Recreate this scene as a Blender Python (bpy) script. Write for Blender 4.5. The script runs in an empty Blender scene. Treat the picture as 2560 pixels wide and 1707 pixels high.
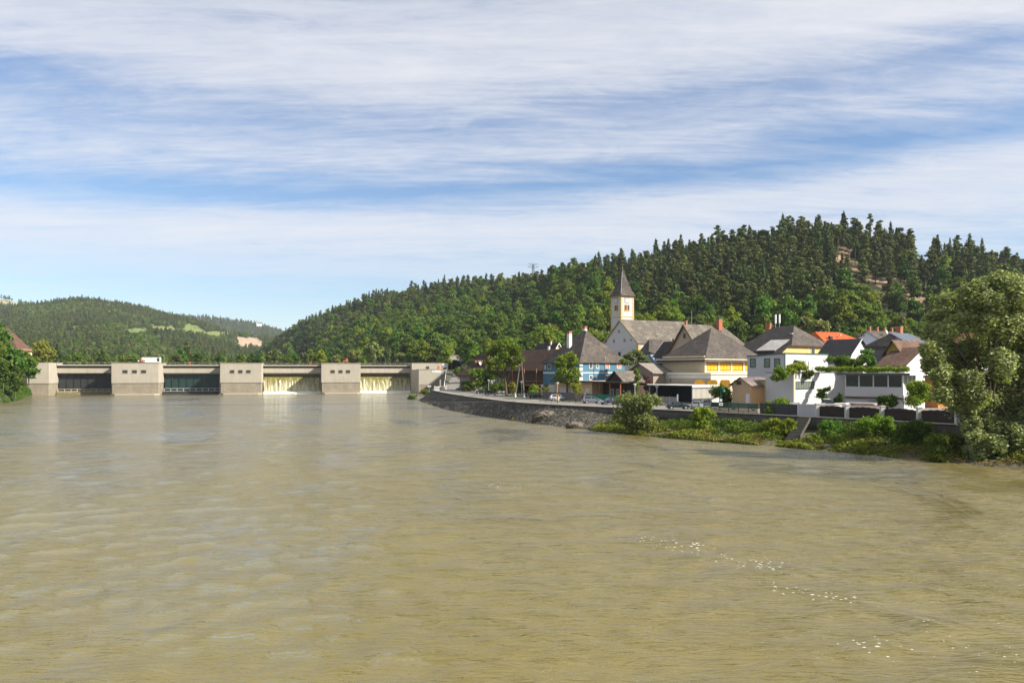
import bpy, bmesh, math, random
import numpy as np
from mathutils import Vector, Matrix

# ------------------------------------------------------------------ camera, sky, sun, exposure
sc = bpy.context.scene
F = 1990.0            # focal length in pixels of the 2560 px wide photograph
HV = 927.0            # row of the horizon in the photograph
CAM_Z = 10.5          # the camera stands on a bridge, 10.5 m above the river (water = z 0)
cam_d = bpy.data.cameras.new('camera'); cam = bpy.data.objects.new('camera', cam_d)
sc.collection.objects.link(cam); sc.camera = cam
cam_d.sensor_width = 36.0; cam_d.lens = 36.0 * F / 2560.0
cam_d.shift_y = (HV - 853.5) / 2560.0
cam.location = (0, 0, CAM_Z); cam.rotation_euler = (math.pi / 2, 0, 0)
cam_d.clip_start = 0.5; cam_d.clip_end = 30000

SUN_AZ = 71.0         # degrees to the right of straight behind the camera
SUN_EL = 34.0
a = math.radians(SUN_AZ); e = math.radians(SUN_EL)
SUN = Vector((math.sin(a) * math.cos(e), -math.cos(a) * math.cos(e), math.sin(e)))
sun_d = bpy.data.lights.new('sun', 'SUN'); sun_d.energy = 5.0; sun_d.angle = math.radians(0.53); sun_d.color = (1.0, 0.93, 0.81)
sun = bpy.data.objects.new('sun', sun_d); sc.collection.objects.link(sun)
sun.rotation_euler = (-SUN).to_track_quat('-Z', 'Y').to_euler(); sun.location = (200, -150, 200)

world = bpy.data.worlds.new('World'); sc.world = world; world.use_nodes = True
def build_world():
    nt = world.node_tree; N = nt.nodes; L = nt.links
    bg = N['Background']; bg.inputs[1].default_value = 0.058
    sky = N.new('ShaderNodeTexSky'); sky.sky_type = 'NISHITA'; sky.sun_disc = False
    sky.sun_elevation = math.radians(SUN_EL); sky.sun_rotation = math.radians(180 - SUN_AZ)
    sky.air_density = 1.0; sky.dust_density = 0.3; sky.ozone_density = 3.0
    def M(op, a_, b_=None, c_=None):
        n = N.new('ShaderNodeMath'); n.operation = op
        for i, v in enumerate((a_, b_, c_)):
            if v is None: continue
            if isinstance(v, (int, float)): n.inputs[i].default_value = v
            else: L.new(v, n.inputs[i])
        return n.outputs[0]
    def ramp(v, pts):
        r = N.new('ShaderNodeValToRGB'); L.new(v, r.inputs[0])
        el = r.color_ramp.elements
        while len(el) < len(pts): el.new(0.5)
        for q, (p, c) in zip(el, pts): q.position = p; q.color = (c, c, c, 1)
        return r.outputs[0]
    def noise(vec, scale, detail, rough=0.55, dist=0.0):
        n = N.new('ShaderNodeTexNoise'); n.inputs['Scale'].default_value = scale
        n.inputs['Detail'].default_value = detail; n.inputs['Roughness'].default_value = rough
        n.inputs['Distortion'].default_value = dist; L.new(vec, n.inputs['Vector']); return n.outputs[0]
    tc = N.new('ShaderNodeTexCoord'); sep = N.new('ShaderNodeSeparateXYZ'); L.new(tc.outputs['Generated'], sep.inputs[0])
    x, y, z = sep.outputs
    hor = M('SQRT', M('ADD', M('MULTIPLY', x, x), M('MULTIPLY', y, y)))
    el_t = M('DIVIDE', M('MAXIMUM', z, 0.0), M('MAXIMUM', hor, 0.05))          # tangent of the elevation
    # cloud layer: point where the view ray meets a (slightly curved) layer overhead
    den = M('ADD', M('MAXIMUM', z, 0.0), 0.10)
    cx = M('DIVIDE', x, den); cy = M('DIVIDE', y, den)
    cv = N.new('ShaderNodeCombineXYZ'); L.new(cx, cv.inputs[0]); L.new(cy, cv.inputs[1]); cv.inputs[2].default_value = 3.7
    def mapped(rot, sx, sy, off=(0, 0, 0)):
        m = N.new('ShaderNodeMapping'); m.vector_type = 'POINT'; L.new(cv.outputs[0], m.inputs[0])
        m.inputs['Rotation'].default_value = (0, 0, math.radians(rot)); m.inputs['Scale'].default_value = (sx, sy, 1)
        m.inputs['Location'].default_value = off; return m.outputs[0]
    big = noise(mapped(4, 0.22, 0.55, (1.3, 0.2, 0)), 1.0, 3, 0.5)
    streak = noise(mapped(-7, 0.35, 2.2, (7.1, 3.0, 0)), 1.4, 7, 0.62, 0.6)
    wisp = noise(mapped(58, 0.6, 2.6, (2.0, 9.0, 0)), 2.2, 10, 0.68, 1.3)
    fine = noise(mapped(8, 1.6, 7.5), 2.0, 10, 0.70, 0.8)
    puff = noise(mapped(-20, 1.0, 1.6, (4.0, 1.0, 0)), 3.0, 10, 0.70, 1.0)
    # the layers lie in bands: shift the height by the broad noise, then read how much cloud that height carries
    h = M('ADD', el_t, M('MULTIPLY', M('SUBTRACT', big, 0.5), 0.16))
    h = M('ADD', h, M('MULTIPLY', M('SUBTRACT', streak, 0.5), 0.07))
    h = M('ADD', h, M('MULTIPLY', M('DIVIDE', x, M('MAXIMUM', hor, 0.05)), -0.035))
    cov = ramp(M('MULTIPLY', h, 2.0), BANDS)
    dens = M('ADD', M('MULTIPLY', streak, 0.42), M('MULTIPLY', wisp, 0.42))
    dens = M('ADD', dens, M('MULTIPLY', fine, 0.26))
    dens = M('ADD', dens, M('MULTIPLY', M('SUBTRACT', puff, 0.5), 0.30))
    dens = M('ADD', dens, M('MULTIPLY', M('SUBTRACT', cov, 0.5), 0.75))
    mask = ramp(dens, [(0.30, 0.0), (0.46, 0.26), (0.62, 0.62), (0.88, 0.95)])
    low = ramp(M('MULTIPLY', el_t, 4.0), [(0.0, 0.10), (0.36, 0.28), (0.62, 1.0)])
    mask = M('MULTIPLY', mask, low)
    mix = N.new('ShaderNodeMixRGB'); L.new(mask, mix.inputs[0])
    tint = N.new('ShaderNodeMixRGB'); tint.blend_type = 'MULTIPLY'; tint.inputs[0].default_value = 1.0
    L.new(sky.outputs[0], tint.inputs[1]); tint.inputs[2].default_value = (1.08, 1.16, 1.26, 1)
    L.new(tint.outputs[0], mix.inputs[1])
    mix.inputs[2].default_value = (7.3, 7.35, 7.75, 1)
    L.new(mix.outputs[0], bg.inputs[0])
BANDS = [(0.0, 0.45), (0.20, 0.40), (0.29, 0.62), (0.39, 0.74), (0.475, 0.18), (0.57, 0.55), (0.66, 0.36), (0.76, 0.80), (0.90, 0.62), (1.0, 0.72)]
build_world()
sc.view_settings.view_transform = 'Standard'; sc.view_settings.look = 'None'
sc.view_settings.exposure = 1.02; sc.view_settings.gamma = 1.0; sc.view_settings.use_curve_mapping = False
sc.cycles.max_bounces = 6; sc.cycles.diffuse_bounces = 2; sc.cycles.glossy_bounces = 3; sc.cycles.transmission_bounces = 3
sc.cycles.transparent_max_bounces = 6; sc.cycles.volume_bounces = 0
sc.cycles.use_denoising = True; sc.cycles.caustics_reflective = False; sc.cycles.caustics_refractive = False
sc.cycles.sample_clamp_indirect = 6.0; sc.cycles.sample_clamp_direct = 2.6

# ------------------------------------------------------------------ helpers: measuring
COL = sc.collection
def at(u, Y): return ((u - 1280.0) / F * Y, Y)                    # plan position seen in photo column u at depth Y
def zat(v, Y): return CAM_Z + (HV - v) / F * Y                    # height seen in photo row v at depth Y
def Yz(v, z): return (CAM_Z - z) * F / (v - HV)                   # depth at which height z shows in photo row v
def ray_line(u, C, d):                                            # distance along C + s*d where photo column u meets it
    k = (u - 1280.0) / F
    return (k * C[1] - C[0]) / (d[0] - k * d[1])

# ------------------------------------------------------------------ helpers: noise on arrays
def vnoise(x, y, seed=0):
    x = np.asarray(x, float); y = np.asarray(y, float)
    xi = np.floor(x); yi = np.floor(y); xf = x - xi; yf = y - yi
    def h(i, j):
        v = np.sin(i * 127.1 + j * 311.7 + seed * 74.7) * 43758.5453
        return v - np.floor(v)
    ux = xf * xf * (3 - 2 * xf); uy = yf * yf * (3 - 2 * yf)
    return (h(xi, yi) * (1 - ux) + h(xi + 1, yi) * ux) * (1 - uy) + (h(xi, yi + 1) * (1 - ux) + h(xi + 1, yi + 1) * ux) * uy
def fbm(x, y, seed=0, octv=4):
    r = 0; am = 0.5; f = 1
    for k in range(octv):
        r = r + am * vnoise(x * f, y * f, seed + k * 13); am *= 0.5; f *= 2.03
    return r

# ------------------------------------------------------------------ helpers: objects
def tag(o, label=None, cat=None, group=None, kind=None):
    if label: o['label'] = label
    if cat: o['category'] = cat
    if group: o['group'] = group
    if kind: o['kind'] = kind
    return o
def empty(name, loc=(0, 0, 0), rz=0.0, label=None, cat=None, group=None):
    o = bpy.data.objects.new(name, None); COL.objects.link(o)
    o.location = loc; o.rotation_euler = (0, 0, rz); o.empty_display_size = 0.3
    return tag(o, label, cat, group)
def link(name, me, m=None, parent=None):
    o = bpy.data.objects.new(name, me); COL.objects.link(o)
    if m is not None and not me.materials: me.materials.append(m)
    if parent is not None: o.parent = parent
    return o
def mesh_np(name, V, Q, mats=None, midx=None, smooth=False):
    """mesh from arrays: V (n,3) and Q (m,k) with the same number of corners on each face"""
    V = np.asarray(V, np.float32); Q = np.asarray(Q, np.int32)
    me = bpy.data.meshes.new(name); k = Q.shape[1]
    me.vertices.add(len(V)); me.vertices.foreach_set('co', V.ravel())
    me.loops.add(Q.size); me.loops.foreach_set('vertex_index', Q.ravel())
    me.polygons.add(len(Q)); me.polygons.foreach_set('loop_start', np.arange(len(Q), dtype=np.int32) * k)
    try: me.polygons.foreach_set('loop_total', np.full(len(Q), k, np.int32))
    except Exception: pass
    if midx is not None: me.polygons.foreach_set('material_index', np.asarray(midx, np.int32))
    if smooth: me.polygons.foreach_set('use_smooth', np.ones(len(Q), bool))
    me.update(calc_edges=True)
    for m in (mats or []): me.materials.append(m)
    return me

class MB:
    """collects boxes, prisms, tubes; build() links them as one mesh object"""
    def __init__(s): s.v = []; s.f = []
    def add(s, vs, fs):
        b = len(s.v); s.v += [tuple(p) for p in vs]; s.f += [tuple(b + i for i in f) for f in fs]; return s
    def box(s, x0, y0, z0, x1, y1, z1):
        if x0 > x1: x0, x1 = x1, x0
        if y0 > y1: y0, y1 = y1, y0
        if z0 > z1: z0, z1 = z1, z0
        return s.add([(x0, y0, z0), (x1, y0, z0), (x1, y1, z0), (x0, y1, z0), (x0, y0, z1), (x1, y0, z1), (x1, y1, z1), (x0, y1, z1)],
                     [(0, 3, 2, 1), (4, 5, 6, 7), (0, 1, 5, 4), (1, 2, 6, 5), (2, 3, 7, 6), (3, 0, 4, 7)])
    def prism(s, poly, ext):
        """closed polygon of 3-D points extruded by the vector ext"""
        n = len(poly); ex = Vector(ext); P = [Vector(p) for p in poly]
        nrm = Vector((0, 0, 0))
        for i in range(n): nrm += P[i].cross(P[(i + 1) % n])
        if nrm.dot(ex) > 0: P = P[::-1]
        vs = P + [p + ex for p in P]
        fs = [tuple(range(n)), tuple(range(2 * n - 1, n - 1, -1))] + [(i, i + n, (i + 1) % n + n, (i + 1) % n) for i in range(n)]
        return s.add(vs, fs)
    def tube(s, pts, r, n=8, cap=True):
        pts = [Vector(p) for p in pts]; rs = r if isinstance(r, (list, tuple)) else [r] * len(pts)
        vs = []; fs = []
        for i, p in enumerate(pts):
            d = (pts[min(i + 1, len(pts) - 1)] - pts[max(i - 1, 0)]).normalized()
            q = d.orthogonal().normalized() if abs(d.z) > 0.9 else d.cross(Vector((0, 0, 1))).normalized()
            w = d.cross(q)
            for k in range(n):
                t = 2 * math.pi * k / n; vs.append(p + (q * math.cos(t) + w * math.sin(t)) * rs[i])
        for i in range(len(pts) - 1):
            for k in range(n):
                a0 = i * n + k; a1 = i * n + (k + 1) % n; fs.append((a0, a1, a1 + n, a0 + n))
        if cap: fs += [tuple(range(n - 1, -1, -1)), tuple(range((len(pts) - 1) * n, len(pts) * n))]
        return s.add(vs, fs)
    def lathe(s, c, prof, n=12):
        vs = []; fs = []
        for r, z in prof:
            for k in range(n):
                t = 2 * math.pi * k / n; vs.append((c[0] + r * math.cos(t), c[1] + r * math.sin(t), c[2] + z))
        for i in range(len(prof) - 1):
            for k in range(n):
                a0 = i * n + k; a1 = i * n + (k + 1) % n; fs.append((a0, a1, a1 + n, a0 + n))
        fs += [tuple(range(n - 1, -1, -1)), tuple(range((len(prof) - 1) * n, len(prof) * n))]
        return s.add(vs, fs)
    def mesh(s, name, m=None, bevel=0.0, smooth=False):
        me = bpy.data.meshes.new(name); me.from_pydata(s.v, [], s.f)
        if bevel > 0 or True:
            bm = bmesh.new(); bm.from_mesh(me)
            bmesh.ops.recalc_face_normals(bm, faces=bm.faces)
            if bevel > 0: bmesh.ops.bevel(bm, geom=list(bm.edges), offset=bevel, segments=2, profile=0.6, affect='EDGES')
            if smooth:
                for f in bm.faces: f.smooth = True
            bm.to_mesh(me); bm.free()
        if m: me.materials.append(m)
        return me
    def build(s, name, m=None, parent=None, bevel=0.0, smooth=False):
        return link(name, s.mesh(name, m, bevel, smooth), None, parent)

# ------------------------------------------------------------------ helpers: materials
MATS = {}
def nodes_of(name):
    m = bpy.data.materials.new(name); m.use_nodes = True
    return m, m.node_tree, m.node_tree.nodes, m.node_tree.links, m.node_tree.nodes['Principled BSDF']
def mixc(N, L, fac, c1, c2, blend='MIX'):
    n = N.new('ShaderNodeMixRGB'); n.blend_type = blend
    for i, v in ((0, fac), (1, c1), (2, c2)):
        if isinstance(v, (int, float)): n.inputs[i].default_value = v
        elif isinstance(v, tuple): n.inputs[i].default_value = (*v[:3], 1)
        else: L.new(v, n.inputs[i])
    return n.outputs[0]
def noise_n(N, L, vec, scale, detail=4, rough=0.55, stretch=None, dist=0.0):
    if stretch:
        mp = N.new('ShaderNodeMapping'); L.new(vec, mp.inputs[0]); mp.inputs['Scale'].default_value = stretch; vec = mp.outputs[0]
    n = N.new('ShaderNodeTexNoise'); L.new(vec, n.inputs['Vector']); n.inputs['Scale'].default_value = scale
    n.inputs['Detail'].default_value = detail; n.inputs['Roughness'].default_value = rough; n.inputs['Distortion'].default_value = dist
    return n.outputs[0]
def ramp_n(N, L, v, pts):
    r = N.new('ShaderNodeValToRGB'); L.new(v, r.inputs[0]); el = r.color_ramp.elements
    while len(el) < len(pts): el.new(0.5)
    for q, (p, c) in zip(el, pts):
        q.position = p; q.color = (*c[:3], 1) if isinstance(c, tuple) else (c, c, c, 1)
    return r.outputs[0]
def math_n(N, L, op, a_, b_=None):
    n = N.new('ShaderNodeMath'); n.operation = op
    for i, v in enumerate((a_, b_)):
        if v is None: continue
        if isinstance(v, (int, float)): n.inputs[i].default_value = v
        else: L.new(v, n.inputs[i])
    return n.outputs[0]
def mat(name, col, rough=0.85, var=0.18, scale=0.6, streak=0.0, bump=0.0, bscale=8.0, metal=0.0, spec=0.3, dark=None, dark_amt=0.0, dscale=0.3):
    """paint, render, stone: base colour with grain, optional vertical weather streaks and dirt patches of a second colour"""
    if name in MATS: return MATS[name]
    m, nt, N, L, P = nodes_of(name); MATS[name] = m
    geo = N.new('ShaderNodeNewGeometry'); pos = geo.outputs['Position']
    c = mixc(N, L, ramp_n(N, L, noise_n(N, L, pos, scale, 6, 0.65), [(0.25, 0.0), (0.75, 1.0)]),
             tuple(x * (1 - var) for x in col), tuple(min(1, x * (1 + var * 0.8)) for x in col))
    if streak > 0:
        st = ramp_n(N, L, noise_n(N, L, pos, 1.0, 5, 0.6, (1.6, 1.6, 0.12)), [(0.45, 0.0), (0.75, 1.0)])
        c = mixc(N, L, math_n(N, L, 'MULTIPLY', st, streak), c, tuple(x * 0.45 for x in col))
    if dark:
        dm = ramp_n(N, L, noise_n(N, L, pos, dscale, 7, 0.7), [(0.45, 0.0), (0.68, 1.0)])
        c = mixc(N, L, math_n(N, L, 'MULTIPLY', dm, dark_amt), c, dark)
    L.new(c, P.inputs['Base Color']); P.inputs['Roughness'].default_value = rough; P.inputs['Metallic'].default_value = metal
    P.inputs['Specular IOR Level'].default_value = spec
    if bump > 0:
        b = N.new('ShaderNodeBump'); b.inputs['Distance'].default_value = bump; b.inputs['Strength'].default_value = 1.0
        L.new(noise_n(N, L, pos, bscale, 5, 0.6), b.inputs['Height']); L.new(b.outputs[0], P.inputs['Normal'])
    return m
def roof_mat(name, col, var=0.25, course=0.35, lichen=None, lam=0.0, rough=0.9):
    """slates or tiles too fine to tell apart: courses as relief, blotches of age"""
    if name in MATS: return MATS[name]
    m, nt, N, L, P = nodes_of(name); MATS[name] = m
    pos = N.new('ShaderNodeNewGeometry').outputs['Position']
    c = mixc(N, L, ramp_n(N, L, noise_n(N, L, pos, 1.6, 8, 0.78), [(0.3, 0.0), (0.7, 1.0)]),
             tuple(x * (1 - var) for x in col), tuple(x * (1 + var) for x in col))
    sl = N.new('ShaderNodeTexVoronoi'); L.new(pos, sl.inputs['Vector']); sl.inputs['Scale'].default_value = 3.4
    sr = N.new('ShaderNodeSeparateColor'); L.new(sl.outputs['Color'], sr.inputs[0])
    c = mixc(N, L, 0.45, c, mixc(N, L, 1.0, c, sr.outputs[0], 'MULTIPLY'))
    if lichen:
        lm = ramp_n(N, L, noise_n(N, L, pos, 0.35, 8, 0.75), [(0.48, 0.0), (0.66, 1.0)])
        c = mixc(N, L, math_n(N, L, 'MULTIPLY', lm, lam), c, lichen)
    L.new(c, P.inputs['Base Color']); P.inputs['Roughness'].default_value = rough; P.inputs['Specular IOR Level'].default_value = 0.12
    wv = N.new('ShaderNodeTexWave'); wv.bands_direction = 'Z'; wv.wave_profile = 'SAW'; L.new(pos, wv.inputs['Vector'])
    wv.inputs['Scale'].default_value = 0.314 / course * 2; wv.inputs['Distortion'].default_value = 0.6; wv.inputs['Detail'].default_value = 2
    b = N.new('ShaderNodeBump'); b.inputs['Distance'].default_value = 0.03; L.new(wv.outputs['Fac'], b.inputs['Height'])
    L.new(b.outputs[0], P.inputs['Normal'])
    return m
def glass_mat(name, col=(0.02, 0.025, 0.03), rough=0.05):
    if name in MATS: return MATS[name]
    m, nt, N, L, P = nodes_of(name); MATS[name] = m
    pos = N.new('ShaderNodeNewGeometry').outputs['Position']
    c = mixc(N, L, noise_n(N, L, pos, 0.8, 2), tuple(x * 0.6 for x in col), tuple(x * 1.8 for x in col))
    L.new(c, P.inputs['Base Color']); P.inputs['Roughness'].default_value = rough; P.inputs['Specular IOR Level'].default_value = 0.6
    return m
def leaf_mat(name, c1, c2, trans=0.35, rough=0.6, spec=0.2):
    """foliage: colour differs from leaf to leaf and from plant to plant; light passes through"""
    if name in MATS: return MATS[name]
    m, nt, N, L, P = nodes_of(name); MATS[name] = m
    g = N.new('ShaderNodeNewGeometry'); oi = N.new('ShaderNodeObjectInfo')
    c = mixc(N, L, g.outputs['Random Per Island'], c1, c2)
    hs = N.new('ShaderNodeHueSaturation'); L.new(c, hs.inputs['Color'])
    L.new(math_n(N, L, 'ADD', math_n(N, L, 'MULTIPLY', oi.outputs['Random'], 0.06), 0.465), hs.inputs['Hue'])
    rr = math_n(N, L, 'FRACT', math_n(N, L, 'MULTIPLY', oi.outputs['Random'], 17.31))
    L.new(math_n(N, L, 'ADD', math_n(N, L, 'MULTIPLY', rr, 0.75), 0.60), hs.inputs['Value'])
    L.new(hs.outputs[0], P.inputs['Base Color']); P.inputs['Roughness'].default_value = rough; P.inputs['Specular IOR Level'].default_value = spec
    tr = N.new('ShaderNodeBsdfTranslucent')
    L.new(mixc(N, L, 1.0, hs.outputs[0], (1.15, 1.25, 0.5), 'MULTIPLY'), tr.inputs['Color'])
    mx = N.new('ShaderNodeMixShader'); mx.inputs[0].default_value = trans
    L.new(P.outputs[0], mx.inputs[1]); L.new(tr.outputs[0], mx.inputs[2])
    L.new(mx.outputs[0], N['Material Output'].inputs['Surface'])
    return m
# ------------------------------------------------------------------ dam frame (used by the water too)
DTH = math.radians(14.0); DD = (math.cos(DTH), math.sin(DTH)); DN = (-math.sin(DTH), math.cos(DTH))
D0 = at(122, 338.0)
def ds(u): return ray_line(u, D0, DD)                              # distance along the pier fronts for photo column u
def dw(s, y): return (D0[0] + DD[0] * s + DN[0] * y, D0[1] + DD[1] * s + DN[1] * y)
def dlocal(x, y):
    dx = x - D0[0]; dy = y - D0[1]
    return dx * DD[0] + dy * DD[1], dx * DN[0] + dy * DN[1]
PIERS = [(ds(278.6), ds(396.4)), (ds(550.3), ds(654)), (ds(803.4), ds(901.4))]
REC = 11.0                                                         # how far gates and deck stand back from the pier noses
ABR = ds(1033)
GAPS = [(0.0, PIERS[0][0]), (PIERS[0][1], PIERS[1][0]), (PIERS[1][1], PIERS[2][0]), (PIERS[2][1], ABR)]

# ------------------------------------------------------------------ river
def water_mat():
    m, nt, N, L, P = nodes_of('river_water')
    pos = N.new('ShaderNodeNewGeometry').outputs['Position']
    sed = ramp_n(N, L, noise_n(N, L, pos, 0.03, 5, 0.6, (1.0, 0.5, 1.0), 0.5), [(0.3, 0.0), (0.7, 1.0)])
    c = mixc(N, L, sed, (0.146, 0.119, 0.035), (0.196, 0.162, 0.055))
    # foam: flecks that gather in drifting patches, and the white water under the falls (attribute)
    patch = ramp_n(N, L, noise_n(N, L, pos, 0.045, 4, 0.6, (1.2, 0.55, 1.0), 1.0), [(0.49, 0.0), (0.63, 1.0)])
    fleck = N.new('ShaderNodeTexVoronoi'); fleck.inputs['Scale'].default_value = 5.2; fleck.inputs['Randomness'].default_value = 1.0
    wv = N.new('ShaderNodeMapping'); L.new(pos, wv.inputs[0]); wv.inputs['Scale'].default_value = (0.75, 1.2, 1); L.new(wv.outputs[0], fleck.inputs['Vector'])
    rnd = N.new('ShaderNodeSeparateColor'); L.new(fleck.outputs['Color'], rnd.inputs[0])
    drift = N.new('ShaderNodeAttribute'); drift.attribute_name = 'drift'
    patch = math_n(N, L, 'MAXIMUM', math_n(N, L, 'MULTIPLY', patch, .22), drift.outputs['Fac'])
    size = math_n(N, L, 'ADD', math_n(N, L, 'MULTIPLY', math_n(N, L, 'POWER', rnd.outputs[0], 3.0), 0.44), .03)
    size = math_n(N, L, 'MULTIPLY', size, patch)
    dots = math_n(N, L, 'LESS_THAN', fleck.outputs['Distance'], size)
    at_ = N.new('ShaderNodeAttribute'); at_.attribute_name = 'foam'
    churn = math_n(N, L, 'ADD', at_.outputs['Fac'], math_n(N, L, 'MULTIPLY', math_n(N, L, 'SUBTRACT', noise_n(N, L, pos, 0.8, 6, 0.7, (1, 0.5, 1)), 0.5), 1.3))
    churn = ramp_n(N, L, churn, [(0.50, 0.0), (0.72, 1.0)])
    foam = math_n(N, L, 'MAXIMUM', math_n(N, L, 'MULTIPLY', dots, 0.8), churn)
    c = mixc(N, L, foam, c, (0.72, 0.70, 0.60))
    # ripples in patches of rough and smooth water
    rough = ramp_n(N, L, noise_n(N, L, pos, 0.07, 4, 0.6, (1.0, 0.6, 1.0), 0.8), [(0.36, 0.16), (0.60, 1.0)])
    r1 = noise_n(N, L, pos, 0.55, 3, 0.5, (0.6, 1.6, 1.0), 0.4)
    r2 = noise_n(N, L, pos, 1.7, 4, 0.55, (0.55, 1.7, 1.0), 0.6)
    r3 = noise_n(N, L, pos, 5.5, 3, 0.5, (0.6, 1.5, 1.0), 0.4)
    # ridged crests
    cr = math_n(N, L, 'SUBTRACT', 1.0, math_n(N, L, 'ABSOLUTE', math_n(N, L, 'SUBTRACT', math_n(N, L, 'MULTIPLY', r2, 2.0), 1.0)))
    cb = math_n(N, L, 'SUBTRACT', 1.0, math_n(N, L, 'ABSOLUTE', math_n(N, L, 'SUBTRACT', math_n(N, L, 'MULTIPLY', noise_n(N, L, pos, 0.62, 3, 0.5, (0.5, 1.7, 1.0), 0.8), 2.0), 1.0)))
    h = math_n(N, L, 'ADD', math_n(N, L, 'MULTIPLY', r1, 0.10), math_n(N, L, 'MULTIPLY', r2, 0.10))
    h = math_n(N, L, 'ADD', h, math_n(N, L, 'MULTIPLY', math_n(N, L, 'POWER', cr, 3.0), 0.050))
    h = math_n(N, L, 'ADD', h, math_n(N, L, 'MULTIPLY', math_n(N, L, 'POWER', cb, 6.0), 0.070))
    h = math_n(N, L, 'ADD', h, math_n(N, L, 'MULTIPLY', r3, 0.028))
    h = math_n(N, L, 'MULTIPLY', h, rough)
    b = N.new('ShaderNodeBump'); b.inputs['Distance'].default_value = 1.9; b.inputs['Strength'].default_value = 1.0
    L.new(h, b.inputs['Height'])
    # silt lit from within (smooth), under a rippled reflecting skin
    N.remove(P); body = N.new('ShaderNodeBsdfDiffuse'); L.new(c, body.inputs['Color'])
    skin = N.new('ShaderNodeBsdfGlossy'); L.new(b.outputs[0], skin.inputs['Normal']); L.new(math_n(N, L, 'ADD', math_n(N, L, 'MULTIPLY', foam, 0.5), 0.07), skin.inputs['Roughness'])
    fr = N.new('ShaderNodeFresnel'); fr.inputs['IOR'].default_value = 1.45; L.new(b.outputs[0], fr.inputs['Normal'])
    mx = N.new('ShaderNodeMixShader'); fs = N.new('ShaderNodeFresnel'); fs.inputs['IOR'].default_value = 1.45
    ff = math_n(N, L, 'MINIMUM', math_n(N, L, 'ADD', math_n(N, L, 'MULTIPLY', fr.outputs[0], .85), math_n(N, L, 'MULTIPLY', fs.outputs[0], .50)), .9)
    L.new(math_n(N, L, 'MULTIPLY', ff, math_n(N, L, 'SUBTRACT', 1.0, math_n(N, L, 'MULTIPLY', foam, .8))), mx.inputs[0]); L.new(body.outputs[0], mx.inputs[1]); L.new(skin.outputs[0], mx.inputs[2])
    L.new(mx.outputs[0], N['Material Output'].inputs['Surface'])
    return m
DRIFT = [(1600, 1345, 1760, 1365, 1.6, 1.0), (1700, 1365, 1950, 1415, 2.4, 1.0), (1870, 1455, 2000, 1480, 1.4, .9), (2000, 1485, 2310, 1512, 1.2, .9), (2010, 1580, 2220, 1625, 1.6, .8), (2280, 1560, 2470, 1630, 1.4, .6), (2470, 1680, 2560, 1700, 1.0, .9), (1240, 1212, 1350, 1240, 3.0, .8), (1480, 1240, 1640, 1262, 2.5, .5), (860, 1090, 1000, 1120, 4.5, .6), (1960, 1640, 2100, 1560, 1.0, .4)]
def build_water():
    ys = [-60.0, -20.0, 5.0]; y = 15.0
    while y < 392.0: ys.append(y); y += max(0.32, 0.0062 * y)
    ys = np.array(ys); ts = np.linspace(-1, 1, 760)
    Yg, Tg = np.meshgrid(ys, ts, indexing='ij')
    Xg = Tg * (62 + np.maximum(Yg, 0) * 0.80)
    rng = np.random.default_rng(5)
    Z = np.zeros_like(Xg)
    patch = 0.35 + 1.1 * fbm(Xg / 30, Yg / 45, 3, 3)
    cell = np.maximum(0.25, 0.0062 * Yg)
    for k in range(60):
        lam = 1.0 * (6.0 / 1.0) ** rng.random(); d = rng.normal(0, 0.75) + math.pi / 2
        am = 0.0036 * lam ** 0.8
        fade = np.clip((lam / cell - 3.0) / 4.0, 0, 1)
        Z += am * fade * np.sin(2 * math.pi / lam * (Xg * math.cos(d) + Yg * math.sin(d)) + rng.random() * 6.28 + 2.5 * fbm(Xg / 11, Yg / 11, k, 2))
    Z *= patch
    s, yl = dlocal(Xg, Yg)
    foam = np.zeros_like(Xg)
    for g, amt in ((GAPS[2], 1.0), (GAPS[3], 1.0), (GAPS[0], 0.35), (GAPS[1], 0.35)):
        inx = np.clip((s - g[0] + 1) / 3, 0, 1) * np.clip((g[1] + 1 - s) / 3, 0, 1)
        dy = REC - yl
        foam = np.maximum(foam, amt * inx * np.clip(1.15 - dy / 17.0, 0, 1) * (dy > -2))
        foam = np.maximum(foam, 0.36 * amt * inx * np.clip(1.0 - dy / 60.0, 0, 1))
    Z += foam * 0.35 * (fbm(Xg / 1.5, Yg / 1.5, 9, 3) - 0.3)
    # flecks of foam drifting downstream in trails
    drift = np.zeros_like(Xg)
    for u0, v0, u1, v1, w, am in DRIFT:
        a_ = np.array((*at(u0, 20895 / (v0 - HV)),))[:2]; b_ = np.array((*at(u1, 20895 / (v1 - HV)),))[:2]; d = b_ - a_; L2 = (d ** 2).sum()
        t = np.clip(((Xg - a_[0]) * d[0] + (Yg - a_[1]) * d[1]) / L2, 0, 1)
        r = np.hypot(Xg - a_[0] - t * d[0], Yg - a_[1] - t * d[1]) / w
        drift = np.maximum(drift, am * np.exp(-r ** 2) * np.clip(fbm(Xg / 2.2, Yg / 2.2, 17, 3) * 3.4 - .75, 0, 1))
    n0, n1 = Xg.shape
    V = np.stack([Xg, Yg, Z], -1).reshape(-1, 3)
    i = np.arange(n0 * n1).reshape(n0, n1)
    Q = np.stack([i[:-1, :-1], i[:-1, 1:], i[1:, 1:], i[1:, :-1]], -1).reshape(-1, 4)
    me = mesh_np('water', V, Q, [water_mat()], smooth=True)
    at_ = me.attributes.new('foam', 'FLOAT', 'POINT'); at_.data.foreach_set('value', foam.astype(np.float32).ravel()); at2 = me.attributes.new('drift', 'FLOAT', 'POINT'); at2.data.foreach_set('value', drift.astype(np.float32).ravel())
    tag(link('water', me), 'murky olive brown river with ripples and drifting foam', 'river', kind='structure')
build_water()

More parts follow.
